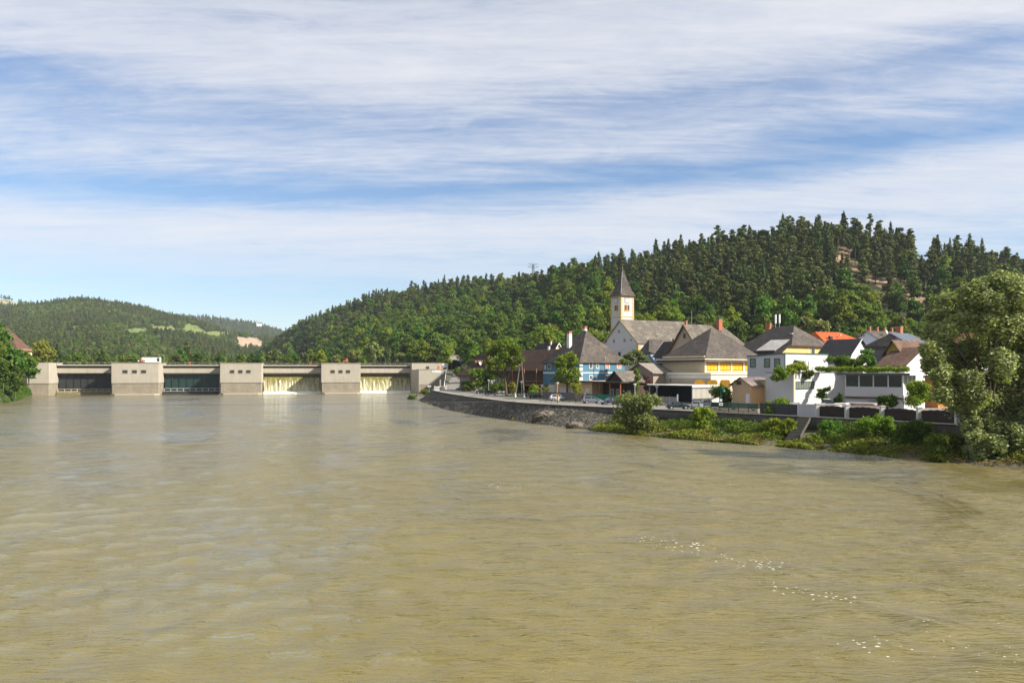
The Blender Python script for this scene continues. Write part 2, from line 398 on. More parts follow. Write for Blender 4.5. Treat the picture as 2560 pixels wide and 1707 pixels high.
# ------------------------------------------------------------------ quay line and bank
QUAY = [(96.0, 40.0), (78.0, 68.0), (61.5, 96.0), (56.7, 103.0), (50.4, 112.0), (44.0, 121.0), (34.0, 132.5), (26.0, 142.5), (18.5, 150.5), (8.5, 162.0), (0.6, 175.5), (-11.8, 214.0), (-20.0, 246.0), (-27.8, 282.0)]
WATR = [(84.0, 32.0), (66.5, 62.0), (54.4, 85.0), (51.5, 89.5), (46.0, 99.0), (38.6, 110.0), (29.6, 120.3), (21.5, 129.5), (13.5, 142.0), (4.6, 158.0), (-4.4, 177.5), (-15.6, 207.0), (-25.0, 245.0), (-33.5, 284.0)]
def resample(P, n):
    P = np.array(P, float); seg = np.r_[0, np.cumsum(np.hypot(*np.diff(P, axis=0).T))]
    t = np.linspace(0, seg[-1], n); x = np.interp(t, seg, P[:, 0]); y = np.interp(t, seg, P[:, 1])
    k = np.ones(7) / 7
    for _ in range(3):
        xp = np.convolve(np.pad(x, 3, mode='edge'), k, 'valid'); yp = np.convolve(np.pad(y, 3, mode='edge'), k, 'valid')
        xp[:4] = x[:4]; yp[:4] = y[:4]; xp[-4:] = x[-4:]; yp[-4:] = y[-4:]; x, y = xp, yp
    return np.stack([x, y], -1)
NQ = 180
QP = resample(QUAY, NQ)
def pair_water():
    P = np.array(QUAY); Wt = np.array(WATR)
    seg = np.r_[0, np.cumsum(np.hypot(*np.diff(P, axis=0).T))]; t = np.linspace(0, seg[-1], NQ)
    w = np.stack([np.interp(t, seg, Wt[:, 0]), np.interp(t, seg, Wt[:, 1])], -1)
    k = np.ones(9) / 9
    for c in (0, 1): w[4:-4, c] = np.convolve(w[:, c], k, 'valid')
    return w
WP = pair_water()
tq = np.gradient(QP, axis=0); tq /= np.linalg.norm(tq, axis=1)[:, None]
NQv = np.stack([-tq[:, 1], tq[:, 0]], -1)                         # points left of travel (near to far): towards the river
if np.mean((WP - QP)[:, 0] * NQv[:, 0] + (WP - QP)[:, 1] * NQv[:, 1]) < 0: NQv = -NQv
GZ = 3.5
def quay_at_Y(Y): return float(np.interp(Y, QP[:, 1], QP[:, 0]))
def bank_point(i, s):
    """s 0 at the water line .. 1 at the foot of the wall"""
    q = QP[i] + NQv[i] * 0.45; p = WP[i] * (1 - s) + q * s
    return p
def laid_stone():
    m, nt, N, L, P = nodes_of('laid_stone'); pos = N.new('ShaderNodeNewGeometry').outputs['Position']
    wob = mixc(N, L, .12, pos, noise_n(N, L, pos, 1.5, 3), 'ADD')
    vo = N.new('ShaderNodeTexVoronoi'); vo.inputs['Scale'].default_value = 1.15; L.new(wob, vo.inputs['Vector'])
    ve = N.new('ShaderNodeTexVoronoi'); ve.feature = 'DISTANCE_TO_EDGE'; ve.inputs['Scale'].default_value = 1.15; L.new(wob, ve.inputs['Vector'])
    sr = N.new('ShaderNodeSeparateColor'); L.new(vo.outputs['Color'], sr.inputs[0])
    c = mixc(N, L, sr.outputs[0], (0.075, 0.068, 0.056), (0.20, 0.182, 0.152))
    c = mixc(N, L, ramp_n(N, L, noise_n(N, L, pos, .6, 7, .7), [(.42, 0.0), (.68, .85)]), c, (0.055, 0.055, 0.035))
    j = ramp_n(N, L, ve.outputs['Distance'], [(.0, 0.0), (.10, 1.0)]); c = mixc(N, L, j, (0.03, 0.03, 0.022), c)
    L.new(c, P.inputs['Base Color']); P.inputs['Roughness'].default_value = .95; P.inputs['Specular IOR Level'].default_value = .15
    b = N.new('ShaderNodeBump'); b.inputs['Distance'].default_value = .5; L.new(math_n(N, L, 'ADD', j, math_n(N, L, 'MULTIPLY', noise_n(N, L, pos, 3, 5), .8)), b.inputs['Height']); L.new(b.outputs[0], P.inputs['Normal'])
    return m
stone_m = laid_stone()
def build_bank():
    soil = mat('bank_soil', (0.115, 0.100, 0.062), 0.95, 0.4, 0.9, 0, 0.2, 2.5, dark=(0.06, 0.075, 0.025), dark_amt=0.8, dscale=0.35)
    wallm = mat('quay_wall_render', (0.080, 0.072, 0.062), 0.9, 0.3, 0.8, 0.5, 0.05, 3.0, dark=(0.08, 0.075, 0.06), dark_amt=0.6, dscale=0.5)
    cop = mat('quay_coping', (0.42, 0.37, 0.31), 0.9, 0.2, 1.0)
    S = np.linspace(-0.35, 1.0, 22)
    ii = np.arange(NQ); V = []
    for s in S:
        p = np.array([bank_point(i, s) for i in ii]); hz = np.interp(ii, [0, 78, 94, NQ], [1.7, 1.7, 3.35, 3.35]); z = s * 3.0 * np.ones(NQ) if s < 0 else hz * s ** np.interp(ii, [0, 78, 94, NQ], [.85, .85, 1.0, 1.0])
        z = z + (fbm(p[:, 0] / 1.7, p[:, 1] / 1.7, 4, 4) - 0.45) * 0.9 * min(1, max(0.15, 1 - s)) * (s < 0.98)
        V.append(np.c_[p, z])
    n = len(S); V = np.concatenate(V); idx = np.arange(n * NQ).reshape(n, NQ)
    Q = np.stack([idx[:-1, :-1], idx[:-1, 1:], idx[1:, 1:], idx[1:, :-1]], -1).reshape(-1, 4)
    cut = NQ * 0.40                                              # nearer than this the slope is soil and weeds, beyond it laid stone
    col = np.tile(np.arange(NQ - 1), n - 1)
    me = mesh_np('embankment', V, Q, [soil, stone_m], (col > 82).astype(int), smooth=False)
    tag(link('embankment', me), kind='structure')
    # wall with coping
    def strip(offs, name, m, parent=None):
        """profile of (distance towards river, z) swept along the quay line"""
        k = len(offs); V = np.concatenate([np.c_[QP + NQv * o, np.full(NQ, z)] for o, z in offs])
        idx = np.arange(k * NQ).reshape(k, NQ); Q = []
        for a_ in range(k):
            b_ = (a_ + 1) % k
            Q.append(np.stack([idx[a_, :-1], idx[a_, 1:], idx[b_, 1:], idx[b_, :-1]], -1))
        return link(name, mesh_np(name, V, np.concatenate(Q), [m]), None, parent)
    w = empty('quay_wall', (QP[90, 0], QP[90, 1], GZ), 0, 'long weathered quay wall with pale coping along the river bank', 'wall')
    w.location = (0, 0, 0)
    strip([(0.42, 1.2), (0.36, 3.58), (-0.10, 3.58), (-0.10, 1.2)], 'wall', wallm, w)
    strip([(0.50, 3.58), (0.50, 3.72), (-0.16, 3.72), (-0.16, 3.58)], 'coping', cop, w)
build_bank()

# ------------------------------------------------------------------ ground sheets
def sheet(name, pts, z, m, label=None):
    """flat polygon"""
    me = bpy.data.meshes.new(name); me.from_pydata([(p[0], p[1], z if len(p) < 3 else p[2]) for p in pts], [], [tuple(range(len(pts)))])
    bm = bmesh.new(); bm.from_mesh(me); bmesh.ops.triangulate(bm, faces=bm.faces); bmesh.ops.recalc_face_normals(bm, faces=bm.faces)
    if bm.faces and sum(f.normal.z for f in bm.faces) < 0: bmesh.ops.reverse_faces(bm, faces=bm.faces)
    bm.to_mesh(me); bm.free()
    o = link(name, me, m); tag(o, label, kind='structure'); return o
asph = mat('asphalt_worn', (0.20, 0.185, 0.165), 0.92, 0.22, 0.5, 0, 0.01, 6.0, dark=(0.10, 0.095, 0.09), dark_amt=0.6, dscale=0.2)
earth = mat('earth', (0.085, 0.090, 0.040), 0.95, 0.4, 0.4)
lawn = mat('lawn', (0.085, 0.120, 0.030), 0.95, 0.35, 0.8, 0, 0.05, 8.0)
sheet('ground', [(-5000, -1000), (5000, -1000), (5000, 6000), (-5000, 6000)], -4.0, earth)
sheet('street', [tuple(QP[i] - NQv[i] * 0.12) for i in range(0, NQ, 3)] + [(-30, 300), (-10, 330), (120, 330), (700, 300), (700, 30)], GZ, asph)
# upstream land behind the dam, level with the reservoir
up = [dw(-260, 22), dw(ABR + 30, 22), (120, 420), (200, 1300), (-700, 1300), (-700, 420)]
sheet('upstream_terrain', up, 11.8, earth)

# ------------------------------------------------------------------ hills (lofted from a foot line to a ridge line, and down behind)
class Hill:
    def __init__(s, name, foot, ridge, n_t=120, power=1.15, noise=4.0, back=500, seed=0):
        """foot: (u, Y, z); ridge: (u, v of the ground, Y)"""
        f = np.array([(*at(u, Y), z) for u, Y, z in foot]); r = np.array([(*at(u, Y), zat(v, Y)) for u, v, Y in ridge])
        t0 = np.linspace(0, 1, len(f)); t = np.linspace(0, 1, n_t); k = np.ones(5) / 5
        def ip(A):
            B = np.stack([np.interp(t, t0, A[:, c]) for c in range(3)], -1)
            for c in range(3): B[2:-2, c] = np.convolve(B[:, c], k, 'valid')
            return B
        s.t = t; s.f = ip(f); s.r = ip(r); s.power = power; s.noise = noise; s.name = name; s.back = back; s.seed = seed
    def point(s, t, q):
        """t along the hill 0..1, q 0 foot .. 1 ridge .. 2 behind"""
        t = np.asarray(t, float); q = np.asarray(q, float)
        f = np.stack([np.interp(t, s.t, s.f[:, c]) for c in range(3)], -1); r = np.stack([np.interp(t, s.t, s.r[:, c]) for c in range(3)], -1)
        d = r[..., :2] - f[..., :2]; ln = np.linalg.norm(d, axis=-1, keepdims=True); d = d / ln
        qq = q[..., None]
        xy = np.where(qq <= 1, f[..., :2] + (r[..., :2] - f[..., :2]) * qq, r[..., :2] + d * (qq - 1) * s.back)
        prof = np.where(q <= 1, np.clip(q, 0, 1) ** s.power * (1.0 - 0.12 * np.sin(np.pi * np.clip(q, 0, 1))), 1 - (np.clip(q - 1, 0, 1)) ** 1.6)
        z = f[..., 2] + (r[..., 2] - f[..., 2]) * prof
        nz = (fbm(xy[..., 0] / 60, xy[..., 1] / 60, s.seed, 4) - 0.47) * 2 * s.noise
        z = z + nz * np.sin(np.pi * np.clip(q, 0, 1) * 0.9)
        return np.concatenate([xy, z[..., None]], -1)
    def build(s, m, nq=64, paint=None):
        n_t = 200; T, Qv = np.meshgrid(np.linspace(0, 1, n_t), np.linspace(0, 2, nq), indexing='ij')
        P = s.point(T, Qv); V = P.reshape(-1, 3)
        i = np.arange(n_t * nq).reshape(n_t, nq)
        Q = np.stack([i[:-1, :-1], i[:-1, 1:], i[1:, 1:], i[1:, :-1]], -1).reshape(-1, 4)
        me = mesh_np(s.name, V, Q, [m], smooth=True)
        if paint is not None:
            c = paint(V); at_ = me.color_attributes.new('soil', 'FLOAT_COLOR', 'POINT')
            at_.data.foreach_set('color', np.c_[c, np.ones(len(V))].astype(np.float32).ravel())
        bm = bmesh.new(); bm.from_mesh(me); bmesh.ops.recalc_face_normals(bm, faces=bm.faces)
        if sum(f.normal.z for f in bm.faces) < 0: bmesh.ops.reverse_faces(bm, faces=bm.faces)
        bm.to_mesh(me); bm.free()
        return tag(link(s.name, me), kind='structure')
def hill_mat(name):
    m, nt, N, L, P = nodes_of(name)
    a_ = N.new('ShaderNodeAttribute'); a_.attribute_name = 'soil'
    pos = N.new('ShaderNodeNewGeometry').outputs['Position']
    n = ramp_n(N, L, noise_n(N, L, pos, 0.12, 7, 0.7), [(0.3, 0.6), (0.7, 1.25)])
    L.new(mixc(N, L, 1.0, a_.outputs['Color'], n, 'MULTIPLY'), P.inputs['Base Color']); P.inputs['Roughness'].default_value = 0.95
    P.inputs['Specular IOR Level'].default_value = 0.1
    return m
HM = hill_mat('hill_ground')
def proj(V):
    return 1280 + F * V[..., 0] / V[..., 1], HV - F * (V[..., 2] - CAM_Z) / V[..., 1]
def in_ell(u, v, cu, cv, ru, rv, rot=0.0):
    c = math.cos(rot); s_ = math.sin(rot); du = u - cu; dv = v - cv
    du = du + (fbm(u / 9, v / 5, 3, 3) - .47) * ru * 1.1; dv = dv + (fbm(u / 11, v / 5, 8, 3) - .47) * rv * 1.4
    return ((du * c + dv * s_) / ru) ** 2 + ((-du * s_ + dv * c) / rv) ** 2 < 1
FOREST = np.array((0.030, 0.036, 0.014)); MEADOW = np.array((0.150, 0.185, 0.055)); BARE = np.array((0.36, 0.25, 0.16)); STUBBLE = np.array((0.30, 0.25, 0.13)); SAND = np.array((0.36, 0.27, 0.19))

# hill with the pine wood behind the village, its ridge running back along the far bank
near_hill = Hill('near_hill',
    [(3100, 215, 3.0), (2700, 232, 3.0), (2360, 245, 3.2), (2230, 252, 3.2), (2050, 258, 3.2), (1850, 262, 3.2), (1650, 262, 3.2), (1500, 268, 3.2), (1400, 275, 3.2), (1330, 285, 3.2), (1240, 310, 3.4), (1160, 350, 6), (1095, 400, 11), (1000, 470, 11.5), (920, 560, 11.5), (850, 680, 11.5), (760, 850, 11.5), (650, 1100, 11.5)],
    [(3100, 735, 560), (2700, 702, 560), (2360, 660, 560), (2230, 624, 560), (2050, 595, 560), (1850, 626, 580), (1650, 664, 615), (1500, 695, 650), (1395, 702, 690), (1350, 728, 760), (1230, 726, 850), (1090, 738, 950), (925, 766, 1050), (830, 802, 1120), (760, 829, 1180), (697, 862, 1250), (640, 900, 1300), (600, 922, 1350)],
    power=1.25, noise=5, seed=2)
def soil_near(V):
    u, v = proj(V); c = np.tile(FOREST, (len(V), 1)); n = fbm(V[:, 0] / 9, V[:, 1] / 9, 7, 4)
    d = strip_dist(u, v); k = (d > -13) & (d < 13) & (n > 0.36); c[k] = BARE
    k = (d > -34) & (d < 34) & (n > 0.50); c[k] = BARE * 0.6
    k = in_ell(u, v, 2425, 692, 60, 16, 0.2) & (n > .45); c[k] = BARE * .7
    return c
def strip_dist(u, v):
    """signed distance in photo pixels from the middle of the felled strip (positive: below it); far outside its ends"""
    x0, y0, x1, y1 = 2090, 640, 2330, 772; L_ = math.hypot(x1 - x0, y1 - y0); dx, dy = (x1 - x0) / L_, (y1 - y0) / L_
    t = (u - x0) * dx + (v - y0) * dy; d = -(u - x0) * dy + (v - y0) * dx
    d = d + (fbm(u / 30, v / 30, 4, 2) - .4) * 26
    return np.where((t > 0) & (t < L_), d, 999.0)
# wooded hill up the valley, meadows halfway up
valley_hill = Hill('valley_hill',
    [(-700, 900, 11.5), (-300, 850, 11.5), (60, 800, 11.5), (250, 850, 11.5), (400, 900, 11.5), (520, 1000, 11.5), (640, 1150, 11.5), (780, 1350, 11.5)],
    [(-700, 800, 1900), (-300, 790, 1900), (60, 772, 1900), (215, 752, 1900), (360, 777, 1950), (457, 799, 2000), (560, 829, 2050), (760, 868, 2150)],
    power=1.0, noise=9, back=900, seed=11)
VALLEY_MEADOW = [(195, 818, 24, 5), (172, 836, 20, 5), (335, 828, 34, 6, -0.15), (410, 822, 50, 7, 0.1), (482, 824, 26, 10, 0.2), (540, 833, 45, 5)]
SAND_PIT = [(622, 856, 40, 15, 0.1)]
def soil_valley(V):
    u, v = proj(V); c = np.tile(FOREST * 1.1, (len(V), 1))
    for e in VALLEY_MEADOW: c[in_ell(u, v, *e)] = MEADOW
    for e in SAND_PIT: c[in_ell(u, v, *e)] = SAND
    return c
far_ridge = Hill('far_ridge',
    [(-600, 2100, 12), (-100, 2100, 12), (200, 2200, 12), (400, 2300, 12), (520, 2400, 12), (620, 2500, 12), (720, 2500, 12), (820, 2500, 12)],
    [(-600, 770, 3100), (-100, 742, 3100), (0, 745, 3100), (120, 772, 3200), (420, 790, 3400), (530, 797, 3400), (640, 812, 3500), (770, 850, 3600)],
    power=1.0, noise=10, back=1200, seed=21)
def soil_far(V):
    u, v = proj(V); c = np.tile(FOREST * 1.2, (len(V), 1))
    for e in FAR_FIELD: c[in_ell(u, v, *e)] = STUBBLE
    return c
FAR_FIELD = [(5, 756, 62, 7, 0.12), (-120, 755, 80, 9)]
left_bank = Hill('left_bank',
    [(-420, 150, -0.8), (-180, 200, -0.8), (0, 238, -0.8), (45, 270, -0.8), (58, 285, -0.8), (84, 333, -0.6), (60, 420, 8)],
    [(-900, 640, 190), (-600, 690, 240), (-300, 790, 290), (-140, 850, 330), (-60, 880, 355), (0, 900, 385), (20, 905, 470)],
    n_t=80, power=0.7, noise=0.8, back=300, seed=31)
def soil_left(V): return np.tile(np.array((0.085, 0.082, 0.045)), (len(V), 1))
near_hill.build(HM, 90, soil_near); valley_hill.build(HM, 130, soil_valley); far_ridge.build(HM, 60, soil_far); left_bank.build(HM, 40, soil_left)
# ------------------------------------------------------------------ trees
bark = mat('bark', (0.10, 0.075, 0.05), 0.95, 0.35, 3.0, 0, 0.05, 6.0)
bark_pale = mat('bark_pale', (0.30, 0.24, 0.18), 0.95, 0.35, 3.0)
LEAF = {
    'pine': leaf_mat('needles_pine', (0.046, 0.072, 0.013), (0.130, 0.158, 0.030), 0.18),
    'spruce': leaf_mat('needles_spruce', (0.026, 0.050, 0.013), (0.080, 0.112, 0.026), 0.12),
    'broad': leaf_mat('leaves_broad', (0.036, 0.086, 0.008), (0.118, 0.190, 0.020), 0.32),
    'bright': leaf_mat('leaves_bright', (0.080, 0.140, 0.009), (0.205, 0.265, 0.026), 0.40),
    'yellow': leaf_mat('leaves_yellow', (0.110, 0.130, 0.015), (0.24, 0.22, 0.035), 0.38),
    'willow': leaf_mat('leaves_willow', (0.125, 0.150, 0.036), (0.44, 0.45, 0.18), 0.34, 0.5, 0.35),
    'grey': leaf_mat('leaves_grey', (0.085, 0.120, 0.030), (0.215, 0.245, 0.075), 0.32),
    'dry': leaf_mat('grass_dry', (0.15, 0.125, 0.035), (0.33, 0.26, 0.09), 0.25),
    'weed': leaf_mat('weeds', (0.050, 0.095, 0.010), (0.165, 0.205, 0.028), 0.35),
    'red': leaf_mat('leaves_red', (0.05, 0.02, 0.015), (0.12, 0.04, 0.03), 0.25),
}
def unit(v): return v / np.maximum(np.linalg.norm(v, axis=-1, keepdims=True), 1e-9)
def ground_at(hill, uu, vv, q0=.05, q1=1.0):
    P, t, q = sample_hill(hill, 30000, q0, q1, 92); u, v = proj(P); return P[int(np.argmin((u - uu) ** 2 + (v - vv) ** 2))]
def leaf_quads(C, Nn, size, rng, aspect=1.5, axis=None):
    """one bent leaf (quad) at each centre C facing Nn"""
    n = len(C); r = unit(rng.normal(size=(n, 3))) if axis is None else axis
    t = unit(np.cross(Nn, r)); b = np.cross(Nn, t)
    sz = size * (0.6 + 0.8 * rng.random((n, 1)))
    t = t * sz * 0.5; b = b * sz * 0.5 * aspect
    V = np.stack([C - b, C + t * 0.9 - b * 0.1, C + b, C - t * 0.9 - b * 0.1], 1).reshape(-1, 3)
    return V, np.arange(4 * n).reshape(n, 4)
def crown_lobes(rng, H, R, z0, n_lobe, spread=1.0, top=0.55):
    """clumps of foliage spread through an egg-shaped crown"""
    L_ = []
    for k in range(n_lobe):
        while True:
            p = rng.uniform(-1, 1, 3)
            if np.linalg.norm(p) < 1 and np.linalg.norm(p) > 0.25: break
        zz = z0 + (H - z0) * (0.5 + 0.44 * p[2])
        w = R * (1.0 - 0.55 * max(0, p[2]) ** 1.5) * (0.86 if p[2] > -0.5 else 0.7)
        L_.append((p[0] * w * 0.74 * spread, p[1] * w * 0.74 * spread, zz, R * rng.uniform(0.26, 0.44), (H - z0) * rng.uniform(0.11, 0.19)))
    return L_
def sublobes(L_, rng, k=5, f=0.52):
    """break each clump into smaller sprays so that the outline is ragged"""
    out = []
    for l in L_:
        out.append((l[0], l[1], l[2], l[3] * .72, l[4] * .72))
        for _ in range(k):
            d = rng.normal(size=3); d /= np.linalg.norm(d); d[2] = abs(d[2]) * .9 - .25; g = f * rng.uniform(.6, 1.15)
            out.append((l[0] + d[0] * l[3] * .8, l[1] + d[1] * l[3] * .8, l[2] + d[2] * l[4] * .8, l[3] * g, l[4] * g))
    return out
def crown_broad(seed, H=10, R=4, z0=2.2, n_lobe=22, leaf=0.5, n_leaf=2200, lobes=None):
    rng = np.random.default_rng(seed)
    L_ = lobes or crown_lobes(rng, H, R, z0, n_lobe)
    big = L_; L_ = sublobes(L_, rng)
    wts = np.array([l[3] ** 2 for l in L_]); wts /= wts.sum(); k = rng.choice(len(L_), n_leaf, p=wts)
    A = np.array(L_)[k]
    d = unit(rng.normal(size=(n_leaf, 3))); d[:, 2] = np.where(d[:, 2] < -0.35, -d[:, 2], d[:, 2])
    rad = 0.72 + 0.36 * rng.random((n_leaf, 1)) ** 1.0
    bump = 0.85 + 0.3 * vnoise(d[:, :1] * 3 + k[:, None], d[:, 1:2] * 3 + d[:, 2:] * 2, seed)
    C = A[:, :3] + d * rad * bump * np.c_[A[:, 3], A[:, 3], A[:, 4]]
    Nn = unit(d + rng.normal(size=(n_leaf, 3)) * 0.55 + np.array((0, 0, 0.25)))
    V, Q = leaf_quads(C, Nn, leaf, rng, 1.35)
    return V, Q, big
def trunk_arrays(H, r, seed, lobes=None, n_limb=6, lean=0.0, z0=2.0):
    rng = random.Random(seed); mb = MB()
    top = (lean * H + rng.uniform(-.2, .2), rng.uniform(-.2, .2), H * 0.72)
    mid = (lean * H * 0.45, rng.uniform(-.15, .15), H * 0.35)
    mb.tube([(0, 0, -0.6), (0, 0, 0.3), mid, top], [r * 1.35, r, r * 0.75, r * 0.18], 7)
    if lobes:
        for l in rng.sample(lobes, min(n_limb, len(lobes))):
            s_ = rng.uniform(0.25, 0.6); b0 = Vector((0, 0, 0)).lerp(Vector(top), s_)
            e_ = Vector(l[:3]); m_ = b0.lerp(e_, 0.5) + Vector((0, 0, 0.12 * (e_ - b0).length))
            mb.tube([b0, m_, e_], [r * 0.42, r * 0.28, r * 0.08], 5)
    return np.array([tuple(v) for v in mb.v], float), mb.f
def crown_conifer(seed, H=20, R=3.2, z0=3.0, kind='spruce', n=620, leaf=0.78):
    rng = np.random.default_rng(seed)
    lay = int((H - z0) / (0.85 if kind == 'spruce' else 1.3)); C = []; D = []; S = []
    for i in range(lay):
        h = i / lay
        if kind == 'spruce': rr = R * (1 - h) ** 1.05 + 0.15
        else: rr = R * (0.55 + 0.75 * math.sin(math.pi * min(1, h * 0.80 + 0.16))) * (1.0 if h < 0.85 else 0.75)
        nb = max(4, int(5 + rr * 2.0)); ph = rng.random() * 6.28
        for b in range(nb):
            an = ph + 6.283 * b / nb + rng.normal() * 0.25; ln = rr * (0.7 + 0.45 * rng.random())
            m_ = max(2, int(ln / 0.62))
            for q in range(m_):
                f_ = (q + 0.7) / m_
                if kind != 'spruce' and f_ < 0.35: continue
                droop = -0.32 * ln * f_ ** 1.4 if kind == 'spruce' else 0.12 * ln * f_
                z = z0 + (H - z0) * h + droop + rng.normal() * 0.22
                C.append((math.cos(an) * ln * f_ + rng.normal() * .18, math.sin(an) * ln * f_ + rng.normal() * .18, z))
                D.append((math.cos(an), math.sin(an), -0.3 if kind == 'spruce' else 0.35)); S.append(1.0)
    C = np.array(C); D = unit(np.array(D)); k = len(C)
    C2 = np.repeat(C, 2, 0) + rng.normal(size=(2 * k, 3)) * 0.16; D2 = np.repeat(D, 2, 0)
    Nn = unit(rng.normal(size=(2 * k, 3)) * 0.6 + np.array((0, 0, 0.9)) + D2 * 0.5)
    V, Q = leaf_quads(C2, Nn, leaf, rng, 1.7, unit(np.cross(D2, rng.normal(size=(2 * k, 3)))))
    tip, tq_ = leaf_quads(np.array([[0, 0, H - 0.3], [0, 0, H + 0.2], [0, 0, H - 0.8]]), unit(rng.normal(size=(3, 3)) * np.array((1, 1, .2))), 0.8, rng, 2.2, np.tile((1.0, 0, 0), (3, 1)))
    return np.r_[V, tip], np.r_[Q, tq_ + len(V)]
PROTO = {}        # name -> (trunk mesh, crown mesh, joined mesh)
def make_proto(key, V, Q, tv, tf, lm, bm_=None):
    cm = mesh_np('crown', V, Q, [lm])
    tm = bpy.data.meshes.new('trunk'); tm.from_pydata([tuple(p) for p in tv], [], tf); tm.materials.append(bm_ or bark)
    j = bpy.data.meshes.new('tree_' + key); n = len(tv)
    j.from_pydata([tuple(p) for p in tv] + [tuple(p) for p in V], [], list(tf) + [tuple(int(i) + n for i in q) for q in Q])
    j.materials.append(bm_ or bark); j.materials.append(lm)
    j.polygons.foreach_set('material_index', np.r_[np.zeros(len(tf), np.int32), np.ones(len(Q), np.int32)])
    PROTO[key] = (tm, cm, j)
for k in range(3):
    H = (18, 20, 16.5)[k]
    V, Q = crown_conifer(40 + k, H, (4.7, 4.4, 4.9)[k], (1.5, 2.5, 1.2)[k], 'spruce'); tv, tf = trunk_arrays(H * 1.3, 0.26, k)
    make_proto('spruce%d' % k, V, Q, tv, tf, LEAF['spruce'])
def pine_lobes(rng, H, R, z0, n):
    out = []
    for i in range(n):
        h = (i + rng.random()) / n; rr = R * (0.95 - 0.62 * h ** 1.4); an = rng.random() * 6.283; d = rr * rng.uniform(.25, .85) * (1 - .5 * h)
        r_ = R * rng.uniform(.34, .52) * (1 - .35 * h)
        out.append((d * math.cos(an), d * math.sin(an), z0 + (H - z0) * h * .96, r_, r_ * rng.uniform(.42, .62)))
    return out
for k in range(4):
    H = (17, 21, 15, 18.5)[k]; R = (4.7, 3.4, 5.0, 4.2)[k]
    V, Q, lb = crown_broad(60 + k, H, R, 0, 0, 0.66, 2600, pine_lobes(np.random.default_rng(160 + k), H, R, (3.5, 10.5, 3.0, 5.0)[k], (19, 12, 19, 18)[k]))
    tv, tf = trunk_arrays(H * 1.28, 0.24, 10 + k, lb, 6)
    make_proto('pine%d' % k, V, Q, tv, tf, LEAF['pine'], bark_pale if k == 1 else bark)
for k in range(4):
    H = (12, 13.5, 11, 14)[k]; R = (4.8, 4.6, 5.2, 4.4)[k]
    V, Q, lb = crown_broad(80 + k, H, R, 1.6, 26, 0.62, 2600); tv, tf = trunk_arrays(H, 0.24, 20 + k, lb, 7)
    make_proto('broad%d' % k, V, Q, tv, tf, LEAF['broad'])
for k in range(2):
    V, Q, lb = crown_broad(95 + k, 12, 4.6, 1.5, 26, 0.55, 2800); tv, tf = trunk_arrays(12, 0.24, 30 + k, lb, 7)
    make_proto('bright%d' % k, V, Q, tv, tf, LEAF['bright'])
    V, Q, lb = crown_broad(105 + k, 11, 4.2, 0.8, 24, 0.5, 2800); tv, tf = trunk_arrays(11, 0.2, 34 + k, lb, 7)
    make_proto('grey%d' % k, V, Q, tv, tf, LEAF['grey'])

def tree(name, key, x, y, z, s, rz, label, group=None, cat='tree', sz=None):
    tm, cm, _ = PROTO[key]
    o = empty(name, (x, y, z), rz, label, cat, group); o.scale = (s, s, sz or s)
    link('trunk', tm, None, o); link('crown', cm, None, o)
    return o

def scatter_nodes():
    ng = bpy.data.node_groups.new('tree_scatter', 'GeometryNodeTree')
    ng.interface.new_socket('Geometry', in_out='INPUT', socket_type='NodeSocketGeometry')
    ng.interface.new_socket('Trees', in_out='INPUT', socket_type='NodeSocketCollection')
    ng.interface.new_socket('Geometry', in_out='OUTPUT', socket_type='NodeSocketGeometry')
    N = ng.nodes; L = ng.links
    gi = N.new('NodeGroupInput'); go = N.new('NodeGroupOutput'); ip = N.new('GeometryNodeInstanceOnPoints')
    ci = N.new('GeometryNodeCollectionInfo'); ci.inputs['Separate Children'].default_value = True; ci.inputs['Reset Children'].default_value = True
    L.new(gi.outputs['Geometry'], ip.inputs['Points']); L.new(gi.outputs['Trees'], ci.inputs['Collection'])
    L.new(ci.outputs[0], ip.inputs['Instance']); ip.inputs['Pick Instance'].default_value = True
    def attr(nm, ty):
        a_ = N.new('GeometryNodeInputNamedAttribute'); a_.data_type = ty; a_.inputs['Name'].default_value = nm; return a_.outputs[0]
    L.new(attr('which', 'INT'), ip.inputs['Instance Index']); L.new(attr('turn', 'FLOAT_VECTOR'), ip.inputs['Rotation']); L.new(attr('size', 'FLOAT_VECTOR'), ip.inputs['Scale'])
    L.new(ip.outputs[0], go.inputs[0]); return ng
SCATTER = scatter_nodes()
def forest(name, P, keys, which, size, label, cat, seed=0):
    """uncountable trees: one object that sets out copies at the points P"""
    rng = np.random.default_rng(seed); n = len(P)
    me = bpy.data.meshes.new(name); me.vertices.add(n); me.vertices.foreach_set('co', np.asarray(P, np.float32).ravel())
    a_ = me.attributes.new('which', 'INT', 'POINT'); a_.data.foreach_set('value', np.asarray(which, np.int32))
    rot = np.zeros((n, 3), np.float32); rot[:, 2] = rng.random(n) * 6.283; rot[:, 0] = rng.normal(size=n) * 0.03
    a_ = me.attributes.new('turn', 'FLOAT_VECTOR', 'POINT'); a_.data.foreach_set('vector', rot.ravel())
    a_ = me.attributes.new('size', 'FLOAT_VECTOR', 'POINT'); a_.data.foreach_set('vector', np.asarray(size, np.float32).ravel())
    c = bpy.data.collections.new('kinds_' + name)
    for i, k in enumerate(keys):
        o = bpy.data.objects.new('kind_%02d_%s' % (i, name), PROTO[k][2]); c.objects.link(o)
    ob = link(name, me); md = ob.modifiers.new('scatter', 'NODES'); md.node_group = SCATTER
    for it in SCATTER.interface.items_tree:
        if it.name == 'Trees': md[it.identifier] = c
    tag(ob, label, cat, kind='stuff'); return ob

